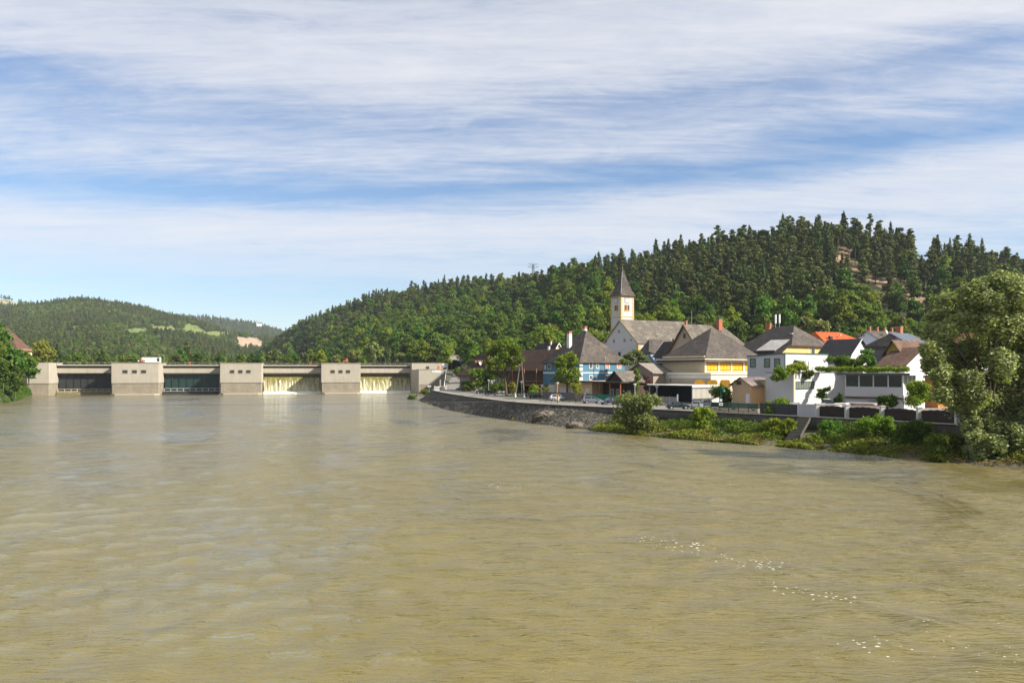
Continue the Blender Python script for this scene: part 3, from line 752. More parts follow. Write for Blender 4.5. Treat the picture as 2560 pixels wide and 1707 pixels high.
def sample_hill(hill, n, q0, q1, seed, t0=0.0, t1=1.0):
    rng = np.random.default_rng(seed); t = t0 + (t1 - t0) * rng.random(n * 3); q = q0 + (q1 - q0) * rng.random(n * 3)
    P = hill.point(t, q); A = hill.point(np.clip(t + .004, 0, 1), q); B = hill.point(t, q + .004)
    w = np.linalg.norm(np.cross((A - P), (B - P)), axis=-1); keep = rng.random(len(w)) < np.clip(w / np.quantile(w, 0.97), 0, 1)
    return P[keep][:n], t[keep][:n], q[keep][:n]
def thin(P, r, seed=0):
    """drop points closer than r to an earlier one (grid test)"""
    cell = {}; out = []
    for i, p in enumerate(P):
        k = (int(math.floor(p[0] / r)), int(math.floor(p[1] / r))); ok = True
        for a_ in (-1, 0, 1):
            for b_ in (-1, 0, 1):
                for j in cell.get((k[0] + a_, k[1] + b_), ()):
                    if (P[j][0] - p[0]) ** 2 + (P[j][1] - p[1]) ** 2 < r * r: ok = False; break
        if ok: cell.setdefault(k, []).append(i); out.append(i)
    return np.array(out)

def plant_near_hill():
    rng = np.random.default_rng(77)
    P, t, q = sample_hill(near_hill, 30000, 0.03, 1.25, 5)
    u, v = proj(P)
    ok = (u > 560) & (u < 2900) & (P[:, 1] > 0)
    sd = strip_dist(u, v); rr = rng.random(len(u))
    ok &= ~((sd > -14) & (sd < 60) & (rr > 0.06)); ok &= ~((sd > -50) & (sd < 120) & (rr > .6))
    # a gap in the wood on the skyline
    ok &= ~((u > 2285) & (u < 2330) & (q > 0.80)); ok &= ~((u > 2330) & (u < 2420) & (q > 0.85) & (rng.random(len(u)) > 0.45))
    P = P[ok]; q = q[ok]; k = thin(P, 6.0); P = P[k]; q = q[k]; u, v = proj(P)
    # the village and the ramp keep the lowest ground clear
    low = (P[:, 2] < 12) & (u > 1290); keep = ~(low & (P[:, 1] < 300)); P = P[keep]; q = q[keep]; u = u[keep]; v = v[keep]
    nz = fbm(P[:, 0] / 45, P[:, 1] / 45, 3, 3)
    vb = np.interp(u, [600, 760, 1000, 1200, 1400, 1560, 1700, 2000, 2300, 2600], [865, 850, 775, 725, 712, 745, 785, 780, 770, 760])
    leafy = (v > vb + (nz - .45) * 170 + rng.normal(size=len(P)) * 14) | (rng.random(len(P)) < 0.07)
    leafy |= (u > 2080) & (u < 2330) & (v > 690) & (nz > 0.48)
    lk = np.where(leafy)[0]; far_ok = set(lk[thin(P[lk], 7.6)].tolist()); kp = np.array([(not leafy[i]) or (i in far_ok) for i in range(len(P))])
    P = P[kp]; q = q[kp]; u = u[kp]; v = v[kp]; leafy = leafy[kp]
    dist = np.hypot(P[:, 0], P[:, 1])
    infr = (u > -20) & (u < 2580)
    groups = []
    con = np.where(~leafy)[0]; lf = np.where(leafy)[0]
    # the largest in view stand as individuals
    def pick(idx, n, ulo):
        c = [i for i in idx if infr[i] and u[i] > ulo and v[i] - F * 14 / P[i, 1] < 880]
        c.sort(key=lambda i: dist[i]); return set(c[:n])
    ic = pick(con, 280, 600); il = pick(lf, 150, 600)
    kc = ['spruce0', 'spruce1', 'spruce2', 'pine0', 'pine1', 'pine2', 'pine3']; ki = ['spruce0', 'spruce1', 'spruce2', 'pine0', 'pine0', 'pine2', 'pine2', 'pine3', 'pine3']
    r = random.Random(3)
    for i in sorted(ic):
        key = r.choice(ki); s_ = r.uniform(0.85, 1.25)
        tree('conifer_tree', key, *P[i], s_, r.uniform(0, 6.28), 'dark green conifer on the lower slope of the wooded hill behind the village', 'conifers on the lower slope of the near hill')
    for i in sorted(il):
        key = r.choice(['broad0', 'broad1', 'broad2', 'broad3', 'bright1', 'bright0', 'bright0', 'grey0']); s_ = r.uniform(0.85, 1.5)
        tree('leafy_tree', key, *P[i], s_, r.uniform(0, 6.28), 'round leafy green tree at the foot of the wooded hill', 'leafy trees at the foot of the near hill')
    rc = np.array([i for i in con if i not in ic]); rl = np.array([i for i in lf if i not in il])
    sz = rng.uniform(0.72, 1.25, len(rc)); SZ = np.c_[sz * rng.uniform(.85, 1.2, len(rc)), sz * rng.uniform(.85, 1.2, len(rc)), sz]
    wh = rng.choice(7, len(rc), p=[.13, .13, .12, .22, .03, .20, .17])
    forest('hill_forest', P[rc], kc, wh, SZ, 'dark pine and spruce wood covering the upper slopes of the near hill', 'forest', 1)
    sz = rng.uniform(0.8, 1.5, (len(rl), 1)) * np.ones((1, 3))
    forest('leafy_wood', P[rl], ['broad0', 'broad1', 'broad2', 'broad3', 'bright0', 'grey0'], rng.choice(6, len(rl), p=[.20, .19, .19, .16, .16, .10]), sz, 'green leafy wood along the middle slope of the near hill', 'forest', 2)
plant_near_hill()
def felled_strip():
    # tall bare-stemmed pines left standing on the felled strip
    n = 20000; P, t, q = sample_hill(near_hill, n, .3, 1.0, 91, .0, .5); u, v = proj(P)
    for i, (uu, vv) in enumerate(((2112, 642), (2122, 655), (2138, 668), (2098, 648), (2150, 690), (2212, 688), (2225, 712), (2313, 744), (2276, 668), (2165, 650), (2190, 655), (2250, 700), (2338, 700))):
        k = int(np.argmin((u - uu) ** 2 + (v - vv) ** 2))
        tree('bare_stem_pine', 'pine1', *P[k], .8 + .07 * (i % 4), i * 1.1, 'tall thin pine with bare pale stem on the felled strip', 'bare stemmed pines on the felled strip')
felled_strip()

def plant_far():
    rng = np.random.default_rng(9)
    P, t, q = sample_hill(valley_hill, 34000, 0.0, 1.12, 15); u, v = proj(P)
    ok = (u > -160) & (u < 800)
    for e in VALLEY_MEADOW + SAND_PIT: ok &= ~in_ell(u, v, *e)
    # keep the meadows in sight: nothing tall right in front of them
    for e in VALLEY_MEADOW + SAND_PIT:
        e2 = (e[0], e[1] + 7, e[2], e[3] + 3); ok &= ~in_ell(u, v, *e2)
    P = P[ok]; k = thin(P, 5.2); P = P[k]
    n = len(P); nz = fbm(P[:, 0] / 120, P[:, 1] / 120, 5, 3)
    leafy = (nz > 0.52) | (rng.random(n) < 0.12) | ((P[:, 2] < 30) & (rng.random(n) < 0.6))
    wh = np.where(leafy, 5 + rng.integers(0, 3, n), rng.integers(0, 5, n))
    sz = rng.uniform(0.6, 1.0, (n, 1)) * np.ones((1, 3)); sz[leafy] *= 1.15
    forest('valley_forest', P, ['spruce0', 'spruce2', 'pine0', 'pine2', 'pine3', 'broad0', 'broad2', 'grey1'], wh, sz, 'mixed forest on the hill far up the valley beyond the dam', 'forest', 4)
    P, t, q = sample_hill(far_ridge, 16000, 0.15, 1.1, 25); u, v = proj(P)
    ok = (u > -120) & (u < 800)
    for e in FAR_FIELD: ok &= ~in_ell(u, v, *e)
    P = P[ok]; k = thin(P, 8); P = P[k]; n = len(P)
    forest('ridge_forest', P, ['spruce0', 'pine0', 'pine2', 'broad0'], rng.integers(0, 4, n), rng.uniform(0.8, 1.2, (n, 1)) * np.ones((1, 3)), 'bluish forest on the farthest ridge at the horizon', 'forest', 6)
    # flat wooded valley floor behind the dam
    n = 2600; X = rng.uniform(-480, 60, n); Y = rng.uniform(430, 1150, n); u = 1280 + F * X / Y
    ok = (u > 60) & (u < 1060); P = np.c_[X, Y, np.full(n, 11.6)][ok]; k = thin(P, 8.5); P = P[k]; n = len(P)
    forest('valley_floor_wood', P, ['broad0', 'broad1', 'broad3', 'grey0', 'spruce1', 'bright0'], rng.choice(6, n, p=[.3, .25, .2, .12, .06, .07]), rng.uniform(0.45, 0.95, (n, 1)) * np.ones((1, 3)), 'leafy riverside wood on the flat ground beyond the dam', 'forest', 8)
plant_far()
# ------------------------------------------------------------------ the dam
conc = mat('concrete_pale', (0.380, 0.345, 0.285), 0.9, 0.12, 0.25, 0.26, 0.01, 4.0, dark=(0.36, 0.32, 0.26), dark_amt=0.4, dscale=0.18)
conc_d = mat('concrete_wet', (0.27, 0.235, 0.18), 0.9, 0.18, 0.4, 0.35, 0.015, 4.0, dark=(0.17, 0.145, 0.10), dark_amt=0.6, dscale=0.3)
conc_b = mat('concrete_beam', (0.395, 0.353, 0.286), 0.9, 0.12, 0.3, 0.3, dark=(0.33, 0.30, 0.24), dark_amt=0.4, dscale=0.3)
steel_g = mat('gate_steel', (0.028, 0.032, 0.034), 0.55, 0.35, 0.5, 0.5, 0.02, 3.0, spec=0.4)
steel_green = mat('gate_steel_green', (0.012, 0.036, 0.031), 0.5, 0.3, 0.5, 0.5, spec=0.4)
galv = mat('galvanised', (0.420, 0.428, 0.420), 0.5, 0.15, 1.0, metal=0.3)
rail_m = mat('railing_grey', (0.20, 0.195, 0.18), 0.6, 0.2, 1.0)
glass = glass_mat('glass_dark')
white_p = mat('white_paint', (0.655, 0.647, 0.622), 0.7, 0.06, 1.0)
def build_dam():
    D = empty('river_dam', (D0[0], D0[1], 0), DTH, 'long concrete river dam with three broad piers and four weir gates', 'dam')
    zt = 14.2; zj = 5.1
    def window(parent, x0, x1, z0, z1, y):
        fr = MB(); t = 0.12
        fr.box(x0 - t, y - 0.10, z1, x1 + t, y - 0.003, z1 + t); fr.box(x0 - t, y - 0.16, z0 - t, x1 + t, y - 0.003, z0)
        fr.box(x0 - t, y - 0.10, z0, x0, y - 0.003, z1); fr.box(x1, y - 0.10, z0, x1 + t, y - 0.003, z1)
        w = fr.build('window', conc_d, parent)
        p = MB().box(x0, y - 0.05, z0, x1, y - 0.004, z1).build('louvre', steel_g, w)
    for k, (a_, b_) in enumerate(PIERS):
        p = MB().box(a_, 0.0, zj + 0.06, b_, 19.0, zt - 0.3).build('pier', conc, D, bevel=0.05)
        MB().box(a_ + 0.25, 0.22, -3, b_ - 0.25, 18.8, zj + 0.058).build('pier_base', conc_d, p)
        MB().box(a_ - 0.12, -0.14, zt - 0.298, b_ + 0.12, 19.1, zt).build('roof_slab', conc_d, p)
        MB().prism([(a_ - 0.5, 0.0, -3), (a_ + 1.5, -1.4, -3), (b_ - 1.5, -1.4, -3), (b_ + 0.5, 0.0, -3)], (0, 0, 3.55)).build('footing', conc_b, p)
        w = b_ - a_
        for f0, f1 in ((.236, .337), (.438, .535), (.63, .73)):
            window(p, a_ + w * f0, a_ + w * f1, 9.6, 10.8, 0.0)
        # ladder on the shaded side
        ld = MB()
        for yy in (0.8, 1.5): ld.box(a_ - 0.32, yy, 0.6, a_ - 0.24, yy + 0.08, 11.5)
        for i in range(22): ld.box(a_ - 0.31, 0.88, 0.8 + i * 0.48, a_ - 0.26, 1.5, 0.86 + i * 0.48)
        ld.build('ladder', galv, p)
    # left abutment
    lb = ds(68)
    ab = MB().prism([(lb - 14, 9, zj + .06), (lb, 0, zj + .06), (0, 0, zj + .06), (0, 19, zj + .06), (lb - 14, 19, zj + .06)], (0, 0, zt - 0.2 - zj - .06)).build('abutment', conc, D)
    MB().prism([(lb - 13.8, 9.2, -3), (lb + .1, .2, -3), (-.2, .2, -3), (-.2, 18.8, -3), (lb - 13.8, 18.8, -3)], (0, 0, zj + 3.058)).build('abutment_base', conc_d, ab)
    MB().box(lb + 4.2, -0.12, 9.2, lb + 5.2, -0.003, 11.4).build('hatch', conc_b, ab)
    # deck, beams, railing
    for k, (a_, b_) in enumerate(GAPS):
        dk = MB().box(a_ + 0.02, REC - 0.9, 12.75, b_ - 0.02, REC + 6.5, 13.25).build('deck', conc, D)
        bm = MB().box(a_ + 0.03, REC, 9.55, b_ - 0.03, REC + 1.1, 11.9).build('bridge_beam', conc_b, D)
        for q in (0.22, 0.5, 0.78):
            xx = a_ + (b_ - a_) * q; MB().box(xx - 0.06, REC - 0.06, 9.6, xx + 0.06, REC - 0.003, 11.85).build('joint', conc, bm)
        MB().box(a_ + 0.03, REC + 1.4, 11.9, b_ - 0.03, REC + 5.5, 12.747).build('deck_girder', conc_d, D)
        rl = MB()
        for zz in (13.75, 14.35): rl.box(a_ + 0.05, REC - 0.80, zz - 0.05, b_ - 0.05, REC - 0.70, zz + 0.05)
        rail = rl.build('railing', rail_m, D)
        n = max(4, int((b_ - a_) / 2.4))
        for i in range(n + 1):
            xx = a_ + 0.15 + (b_ - a_ - 0.3) * i / n; MB().box(xx - 0.05, REC - 0.82, 13.252, xx + 0.05, REC - 0.68, 14.42).build('post', rail_m, rail)
        # gate leaf
        g = GATES[k]
        leaf = MB().box(a_ + 0.2, REC + 2.2, g[0], b_ - 0.2, REC + 2.9, g[1]).build('gate', steel_g if k != 1 else steel_green, D)
        n = 8
        for i in range(n + 1):
            xx = a_ + 0.5 + (b_ - a_ - 1.0) * i / n; MB().box(xx - 0.10, REC + 1.9, g[0] + 0.1, xx + 0.10, REC + 2.198, g[1] - 0.1).build('rib', steel_g if k != 1 else steel_green, leaf)
        MB().box(a_ + 0.05, REC + 1.15, 9.15, b_ - 0.05, REC + 1.5, 9.45).build('gate_rail', galv if k in (1, 2) else conc_d, D)
        # sill and back wall so that the opening is closed
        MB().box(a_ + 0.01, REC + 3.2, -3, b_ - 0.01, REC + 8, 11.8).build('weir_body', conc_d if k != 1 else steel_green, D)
    for k in (0, 1):
        a_, b_ = GAPS[k]; L_ = b_ - a_
        pl = MB().box(a_ + 0.2, REC - 1.5, -2, b_ - 0.2, REC + 2.1, 1.15).build('apron', mat('algae_concrete', (0.20, 0.18, 0.085), 0.85, 0.35, 0.5, 0.4) if k == 0 else steel_g, D)
        n = 9; fr = MB()
        for zz in (1.35, 2.45): fr.box(a_ + 0.5, REC - 0.6, zz, b_ - 0.6, REC - 0.35, zz + 0.22)
        for i in range(n + 1):
            xx = a_ + 0.6 + (L_ - 1.4) * i / n; fr.box(xx - 0.13, REC - 0.599, 1.16, xx + 0.13, REC - 0.351, 2.66)
        fr.build('footbridge_frame', conc_b if k == 0 else galv, D)
    # right abutment: machine hall block with a lower block in front, sloping earth beside it
    r0 = ds(1033)
    dcs = [('abutment', 13.0, 30.0)]
    u1 = MB().box(r0, 5.0, -3, r0 + 17.5, 24, 14.2).build('abutment', conc, D)
    MB().box(r0 - 0.1, 4.9, 14.202, r0 + 17.6, 24, 14.4).build('roof_slab', conc_d, u1)
    lo = MB().prism([(r0 + .01, 5.2, zj - .1), (r0 + 2.2, -3.5, zj - .1), (r0 + 16.5, -3.5, zj + 5.6), (r0 + 16.5, 5.2, zj + 5.6), ], (0, 0, 0.01))
    lo = MB()
    x0, x1 = r0 + 2.2, r0 + 15.2; zf = 11.1
    lo.add([(r0 + .01, 4.99, -3), (x0, -3.5, -3), (x1, -3.5, -3), (x1, 4.99, -3), (r0 + .01, 4.99, zf), (x0, -3.5, zf), (x1, -3.5, zf), (x1, 4.99, zf)],
           [(0, 3, 2, 1), (4, 5, 6, 7), (0, 1, 5, 4), (1, 2, 6, 5), (2, 3, 7, 6), (3, 0, 4, 7)])
    lo = lo.build('lower_block', conc, D)
    MB().box(x0 - 0.1, -3.58, -2.5, x1 - 0.1, -3.503, 4.3).build('wet_plinth', conc_d, lo)
    MB().box(x0 - 0.12, -3.62, zf + .002, x1 + 0.1, 4.9, zf + 0.2).build('coping', conc_d, lo)
    s1 = MB().box(x0 + 6.2, -3.60, zf - 1.5, x0 + 10.3, -3.504, zf - 0.35).build('sign', white_p, lo)
    bl = mat('sign_blue', (0.084, 0.210, 0.378), 0.6, 0.1)
    MB().box(x0 + 6.6, -3.612, zf - 1.05, x0 + 7.5, -3.602, zf - 0.7).build('emblem', bl, s1)
    MB().box(x0 + 7.8, -3.612, zf - 1.0, x0 + 9.9, -3.602, zf - 0.8).build('lettering', mat('sign_grey', (0.294, 0.319, 0.353), 0.7, 0.1), s1)
    s2 = MB().box(r0 + 14.6, 4.88, 12.2, r0 + 17.2, 4.996, 14.0).build('sign', white_p, u1)
    MB().box(r0 + 14.9, 4.86, 12.9, r0 + 16.9, 4.878, 13.15).build('lettering', mat('sign_grey', (0.294, 0.319, 0.353)), s2)
    dr = mat('orange_door', (0.521, 0.143, 0.025), 0.6, 0.15); yl = mat('yellow_panel', (0.630, 0.462, 0.025), 0.6, 0.1)
    MB().box(r0 + 12.4, 4.86, 11.3, r0 + 13.4, 4.997, 12.9).build('door', dr, u1)
    d2 = MB().box(r0 + 15.0, 4.9, 11.3, r0 + 16.6, 4.998, 12.15).build('door', glass, u1)
    MB().box(r0 + 16.75, 4.86, 11.5, r0 + 17.4, 4.997, 12.1).build('notice', yl, u1)
    window(u1, r0 + 6.8, r0 + 8.2, 11.5, 12.6, 5.0)
    # stair rail down the slope
    sr = MB().tube([(x1 + 0.4, -4.2, 11.6), (x0 + 5.0, -4.6, 1.7)], 0.10, 6).tube([(x1 + 0.4, -4.2, 11.0), (x0 + 5.0, -4.6, 1.1)], 0.08, 6).build('stair_rail', rail_m, D)
    for i in range(8):
        t = i / 7; px = (x1 + .4) * (1 - t) + (x0 + 5) * t; pz = 11.6 * (1 - t) + 1.7 * t
        MB().box(px - .05, -4.45, pz - 1.6, px + .05, -4.35, pz).build('post', rail_m, sr)
GATES = [(2.9, 9.4), (2.6, 9.4), (0.5, 7.6), (0.5, 7.6)]
build_dam()

def build_curtain(k, label):
    a_, b_ = GAPS[k]; a_ += 0.25; b_ -= 0.25
    m, nt, N, L, P = nodes_of('falling_water%d' % k)
    pos = N.new('ShaderNodeTexCoord').outputs['Object']
    st = noise_n(N, L, pos, 1.0, 7, 0.68, (1.05, 0.6, 0.10), 0.5); br = noise_n(N, L, pos, 1.0, 7, 0.75, (1.8, 1.0, 0.75), 0.8)
    sp = N.new('ShaderNodeSeparateXYZ'); L.new(pos, sp.inputs[0])
    fall = math_n(N, L, 'MULTIPLY', math_n(N, L, 'SUBTRACT', 7.8, sp.outputs[2]), 0.055)     # the sheet breaks up as it falls
    f_ = math_n(N, L, 'ADD', math_n(N, L, 'ADD', math_n(N, L, 'MULTIPLY', st, 0.95), math_n(N, L, 'MULTIPLY', br, 0.35)), fall)
    f_ = ramp_n(N, L, f_, [(0.70, 0.0), (0.86, 0.45), (1.08, 1.0)])
    L.new(mixc(N, L, f_, (0.155, 0.135, 0.030), (0.44, 0.42, 0.28)), P.inputs['Base Color'])
    L.new(math_n(N, L, 'ADD', math_n(N, L, 'MULTIPLY', f_, 0.5), 0.2), P.inputs['Roughness'])
    n_x, n_z = 120, 26; S = np.linspace(a_, b_, n_x); T = np.linspace(0, 1, n_z); Sg, Tg = np.meshgrid(S, T, indexing='ij')
    y = REC + 2.6 - 0.2 - 3.3 * Tg ** 0.62; z = 7.9 - 8.2 * Tg ** 1.65
    y = y + (fbm(Sg / 0.9, Tg * 2, 3 + k, 4) - 0.45) * 1.3 * (0.2 + Tg); 
    n0 = n_x; i = np.arange(n_x * n_z).reshape(n_x, n_z); Q = np.stack([i[:-1, :-1], i[:-1, 1:], i[1:, 1:], i[1:, :-1]], -1).reshape(-1, 4)
    me = mesh_np('water_curtain', np.stack([Sg, y, z], -1).reshape(-1, 3), Q, [m], smooth=True)
    o = link('water_curtain', me); o.location = (D0[0], D0[1], 0); o.rotation_euler = (0, 0, DTH); tag(o, label, 'waterfall', kind='stuff')
    # white water boiling at its foot
    mf = mat('white_water', (0.655, 0.638, 0.554), 0.7, 0.12, 1.2, 0, 0.15, 2.0)
    n_x, n_y = 110, 16; S = np.linspace(a_, b_, n_x); T = np.linspace(0, 1, n_y); Sg, Tg = np.meshgrid(S, T, indexing='ij')
    y = REC - 0.6 - 3.6 * Tg - 1.6 * fbm(Sg / 3, Tg, 8 + k, 3); z = 0.1 + 1.05 * np.sin(np.pi * (1 - Tg) * 0.62) * (0.5 + 0.9 * fbm(Sg / 1.1, Tg * 4, 5 + k, 4)) - 0.45 * Tg
    i = np.arange(n_x * n_y).reshape(n_x, n_y); Q = np.stack([i[:-1, :-1], i[:-1, 1:], i[1:, 1:], i[1:, :-1]], -1).reshape(-1, 4)
    o = link('white_water', mesh_np('white_water', np.stack([Sg, y, z], -1).reshape(-1, 3), Q, [mf], smooth=True)); o.location = (D0[0], D0[1], 0); o.rotation_euler = (0, 0, DTH)
    tag(o, 'white foam boiling at the foot of the ' + ('third' if k == 2 else 'fourth') + ' weir gate from the wooded bank', 'foam', kind='stuff')
build_curtain(2, 'yellow green sheet of water pouring between two dam piers')
build_curtain(3, 'yellow green sheet of water pouring beside the machine hall')

# things on the dam
def build_dam_things():
    p0, p1 = PIERS[0]
    c = dw(p0 + (p1 - p0) * 0.79, 6.0)
    o = empty('site_container', (c[0], c[1], 14.2), DTH, 'white site container standing on top of the first dam pier', 'container')
    w = (p1 - p0) * 0.20
    MB().box(-w, -1.2, 0.02, w, 1.3, 2.3).build('body', white_p, o); MB().box(-w - .1, -1.3, 2.302, w + .1, 1.4, 2.42).build('roof', galv, o)
    MB().box(w - 1.3, -1.26, 0.5, w - 0.3, -1.203, 2.0).build('window', glass, o)
    for i in range(5): MB().box(-w + .4 + i * .9, -1.25, 0.1, -w + .48 + i * .9, -1.203, 2.2).build('rib', galv, o)
    c = dw(p0 + (p1 - p0) * 0.53, 5.0); o = empty('tractor', (c[0], c[1], 14.2), DTH, 'small orange tractor parked beside the white container on the dam', 'tractor')
    org = mat('orange_paint', (0.605, 0.134, 0.025), 0.5, 0.1); blk = mat('rubber', (0.025, 0.025, 0.025), 0.9, 0.2)
    for x, r, yy in ((0, 0.75, -0.7), (0, 0.75, 0.7), (1.9, 0.45, -0.6), (1.9, 0.45, 0.6)):
        w_ = MB().tube([(x, yy - 0.16, r), (x, yy + 0.16, r)], r, 14).build('wheel', blk, o); MB().tube([(x, yy - 0.18, r), (x, yy + 0.18, r)], r * 0.45, 10).build('rim', white_p, w_)
    MB().box(0.4, -0.4, 0.55, 2.3, 0.4, 1.15).build('bonnet', org, o, bevel=0.08); MB().box(-0.5, -0.45, 0.7, 0.5, 0.45, 1.0).build('seat_deck', org, o, bevel=0.06)
    MB().prism([(-.2, -.25, 1.0), (.3, -.25, 1.0), (.3, -.25, 1.15), (-.05, -.25, 1.15), (-.15, -.25, 1.5), (-.25, -.25, 1.5)], (0, .5, 0)).build('seat', blk, o)
    MB().tube([(0.75, 0, 1.1), (0.5, 0, 1.45)], 0.04, 6).build('steering_column', blk, o)
    # red lifebuoy boards on the railing
    for k, u, lab in ((1, 456, 'orange lifebuoy on the deck railing between the first and second piers'), (2, 758, 'orange lifebuoy on the deck railing close to the third pier')):
        s_ = ds(u); pt = dw(s_ * 1.03, REC - 0.95)
        mb = MB(); R_, r_ = 0.42, 0.11; V = []; Fc = []
        for i in range(16):
            for j in range(6):
                t = 6.2832 * i / 16; q = 6.2832 * j / 6; V.append(((R_ + r_ * math.cos(q)) * math.cos(t), r_ * math.sin(q), (R_ + r_ * math.cos(q)) * math.sin(t)))
                Fc.append((i * 6 + j, ((i + 1) % 16) * 6 + j, ((i + 1) % 16) * 6 + (j + 1) % 6, i * 6 + (j + 1) % 6))
        mb.add(V, Fc); o = mb.build('lifebuoy', org); o.location = (pt[0], pt[1], 14.0); o.rotation_euler = (0, 0, DTH)
        tag(o, lab, 'lifebuoy', 'lifebuoys on the dam railing')
build_dam_things()

# road gallery with an arched mouth behind the right abutment, and the ramp up to it
def build_gallery():
    C = at(1096, 398); th = math.radians(10)
    o = empty('road_tunnel', (C[0], C[1], 11.0), th, 'concrete road tunnel mouth with dark arch beyond the dam', 'tunnel')
    W = 15.5; H = 7.2; a0, a1 = 4.6, 11.6; n = 14
    arch = [(a0, 0, -1)] + [((a0 + a1) / 2 - (a1 - a0) / 2 * math.cos(math.pi * i / n), 0, 2.2 + 2.9 * math.sin(math.pi * i / n)) for i in range(n + 1)] + [(a1, 0, -1)]
    mb = MB()
    mb.prism([(0, 0, -1), (a0, 0, -1)] + [(p[0], 0, p[2]) for p in arch[1:n // 2 + 2]] + [((a0 + a1) / 2, 0, H), (0, 0, H)], (0, 0.8, 0))
    mb.prism([((a0 + a1) / 2, 0, H)] + [(p[0], 0, p[2]) for p in arch[n // 2 + 1:]] + [(W, 0, -1), (W, 0, H)], (0, 0.8, 0))
    mb.build('portal_wall', conc, o); MB().box(-0.1, -0.15, H + .002, W + .1, 1.0, H + 0.35).build('coping', conc_d, o)
    bore = MB()
    for i in range(n + 1):
        p, q = arch[i], arch[i + 1]; bore.add([(p[0], .8, p[2]), (q[0], .8, q[2]), (q[0], 26, q[2]), (p[0], 26, p[2])], [(0, 1, 2, 3)])
    bore.add([(a0, 25.9, -1), (a1, 25.9, -1), (a1, 25.9, H - 1), (a0, 25.9, H - 1)], [(0, 1, 2, 3)])
    bore.build('bore', mat('dark_lining', (0.06, 0.055, 0.05), 0.9, 0.2), o)
    for x in (a0 + 1.9, a1 + 0.9):
        lp = MB().tube([(x, -1.5, -1), (x, -1.5, 4.2)], 0.07, 6).lathe((x, -1.5, 4.2), [(0.05, 0), (0.22, 0.15), (0.2, 0.5), (0.04, 0.55)], 8).build('lamp', galv, o)
    # ramp
    r0 = [at(1112, 312), at(1150, 312)]; r1 = [at(1118, 392), at(1150, 392)]
    me = bpy.data.meshes.new('ramp_road'); me.from_pydata([(*r0[0], GZ + .01), (*r0[1], GZ + .01), (*r1[1], 10.9), (*r1[0], 10.9)], [], [(0, 1, 2, 3)])
    tag(link('ramp_road', me, asph), kind='structure')
    sw = MB().prism([(*r0[0], -1), (*r0[0], GZ + 0.2), (*r1[0], 11.1), (*r1[0], -1)], (-0.5, 0, 0)).build('retaining_wall', conc); tag(sw, 'concrete retaining wall carrying the ramp up to the dam', 'wall')
    earth_s = MB().add([(*dw(ABR + 4, -3.6), -1), (*at(1107, 300), -1), (*at(1114, 314), 4.0), (*dw(ABR + 21, 4), 11.2), (*dw(ABR + 15.5, 3), 11.0), (*dw(ABR + 15.3, -3.6), 10.6)], [(0, 1, 2), (0, 2, 5), (2, 3, 5), (3, 4, 5)]).build('slope_terrain', mat('dark_slope', (0.075, 0.075, 0.05), 0.95, 0.4, 0.4, 0, 0.3, 0.8)); tag(earth_s, kind='structure')
    rl = empty('ramp_railing', (*r0[0], GZ), 0, 'pale grey tube railing climbing beside the ramp to the dam', 'railing')
    def P(t): return Vector((r0[0][0] * (1 - t) + r1[0][0] * t - r0[0][0] - .25, (r1[0][1] - r0[0][1]) * t, (11.1 - GZ) * t + .2))
    MB().tube([P(0) + Vector((0, 0, 1.1)), P(1) + Vector((0, 0, 1.1))], 0.07, 6).tube([P(0) + Vector((0, 0, 0.6)), P(1) + Vector((0, 0, 0.6))], 0.05, 6).build('handrail', white_p, rl)
    for i in range(12): MB().tube([P(i / 11), P(i / 11) + Vector((0, 0, 1.1))], 0.05, 6).build('post', white_p, rl)
    # low white fence on the quay end
    f = empty('quay_fence', (*at(1086, 276), GZ), 0, 'low pale fence closing the quay end beside the dam', 'fence')
    p0 = Vector((0, 0, 0)); p1 = Vector((*[b - a_ for a_, b in zip(at(1086, 276), at(1117, 302))], 0))
    for i in range(23):
        q = p0.lerp(p1, i / 22); MB().box(q.x - .05, q.y - .05, 0, q.x + .05, q.y + .05, 1.5).build('picket', white_p, f)
    for zz in (0.35, 1.3): MB().tube([p0 + Vector((0, 0, zz)), p1 + Vector((0, 0, zz))], 0.06, 6).build('rail', white_p, f)
    for t in (0.02, 0.45, 0.98):
        q = p0.lerp(p1, t); MB().box(q.x - .22, q.y - .22, 0, q.x + .22, q.y + .22, 1.9 if t != .45 else 3.8).build('post', conc, f)
build_gallery()
# ------------------------------------------------------------------ houses
slate = roof_mat('slate_grey_brown', (0.100, 0.086, 0.077), 0.28, 0.35, (0.18, 0.15, 0.12), 0.5)
slate_d = roof_mat('slate_dark', (0.050, 0.047, 0.046), 0.3, 0.35, (0.10, 0.085, 0.07), 0.4)
slate_o = roof_mat('slate_old', (0.150, 0.132, 0.112), 0.3, 0.35, (0.27, 0.23, 0.18), 0.7)
tile_b = roof_mat('tile_brown', (0.155, 0.095, 0.070), 0.2, 0.35, (0.22, 0.15, 0.12), 0.4)
tile_o = roof_mat('tile_orange', (0.521, 0.113, 0.038), 0.12, 0.4, rough=0.8)
tile_c = roof_mat('tile_charcoal', (0.038, 0.038, 0.042), 0.15, 0.4, rough=0.6)
frame_w = mat('frame_white', (0.638, 0.630, 0.605), 0.6, 0.05); frame_g = mat('frame_dark_green', (0.03, 0.06, 0.05), 0.5, 0.1); frame_b = mat('frame_brown', (0.10, 0.055, 0.03), 0.7, 0.15)
brick_m = mat('chimney_brick', (0.353, 0.130, 0.063), 0.9, 0.3, 3.0); wood_d = mat('wood_dark', (0.060, 0.038, 0.025), 0.85, 0.35, 2.0); wood_r = mat('wood_red_brown', (0.25, 0.085, 0.04), 0.8, 0.3, 2.0)
fascia = mat('fascia', (0.319, 0.277, 0.227), 0.8, 0.15)
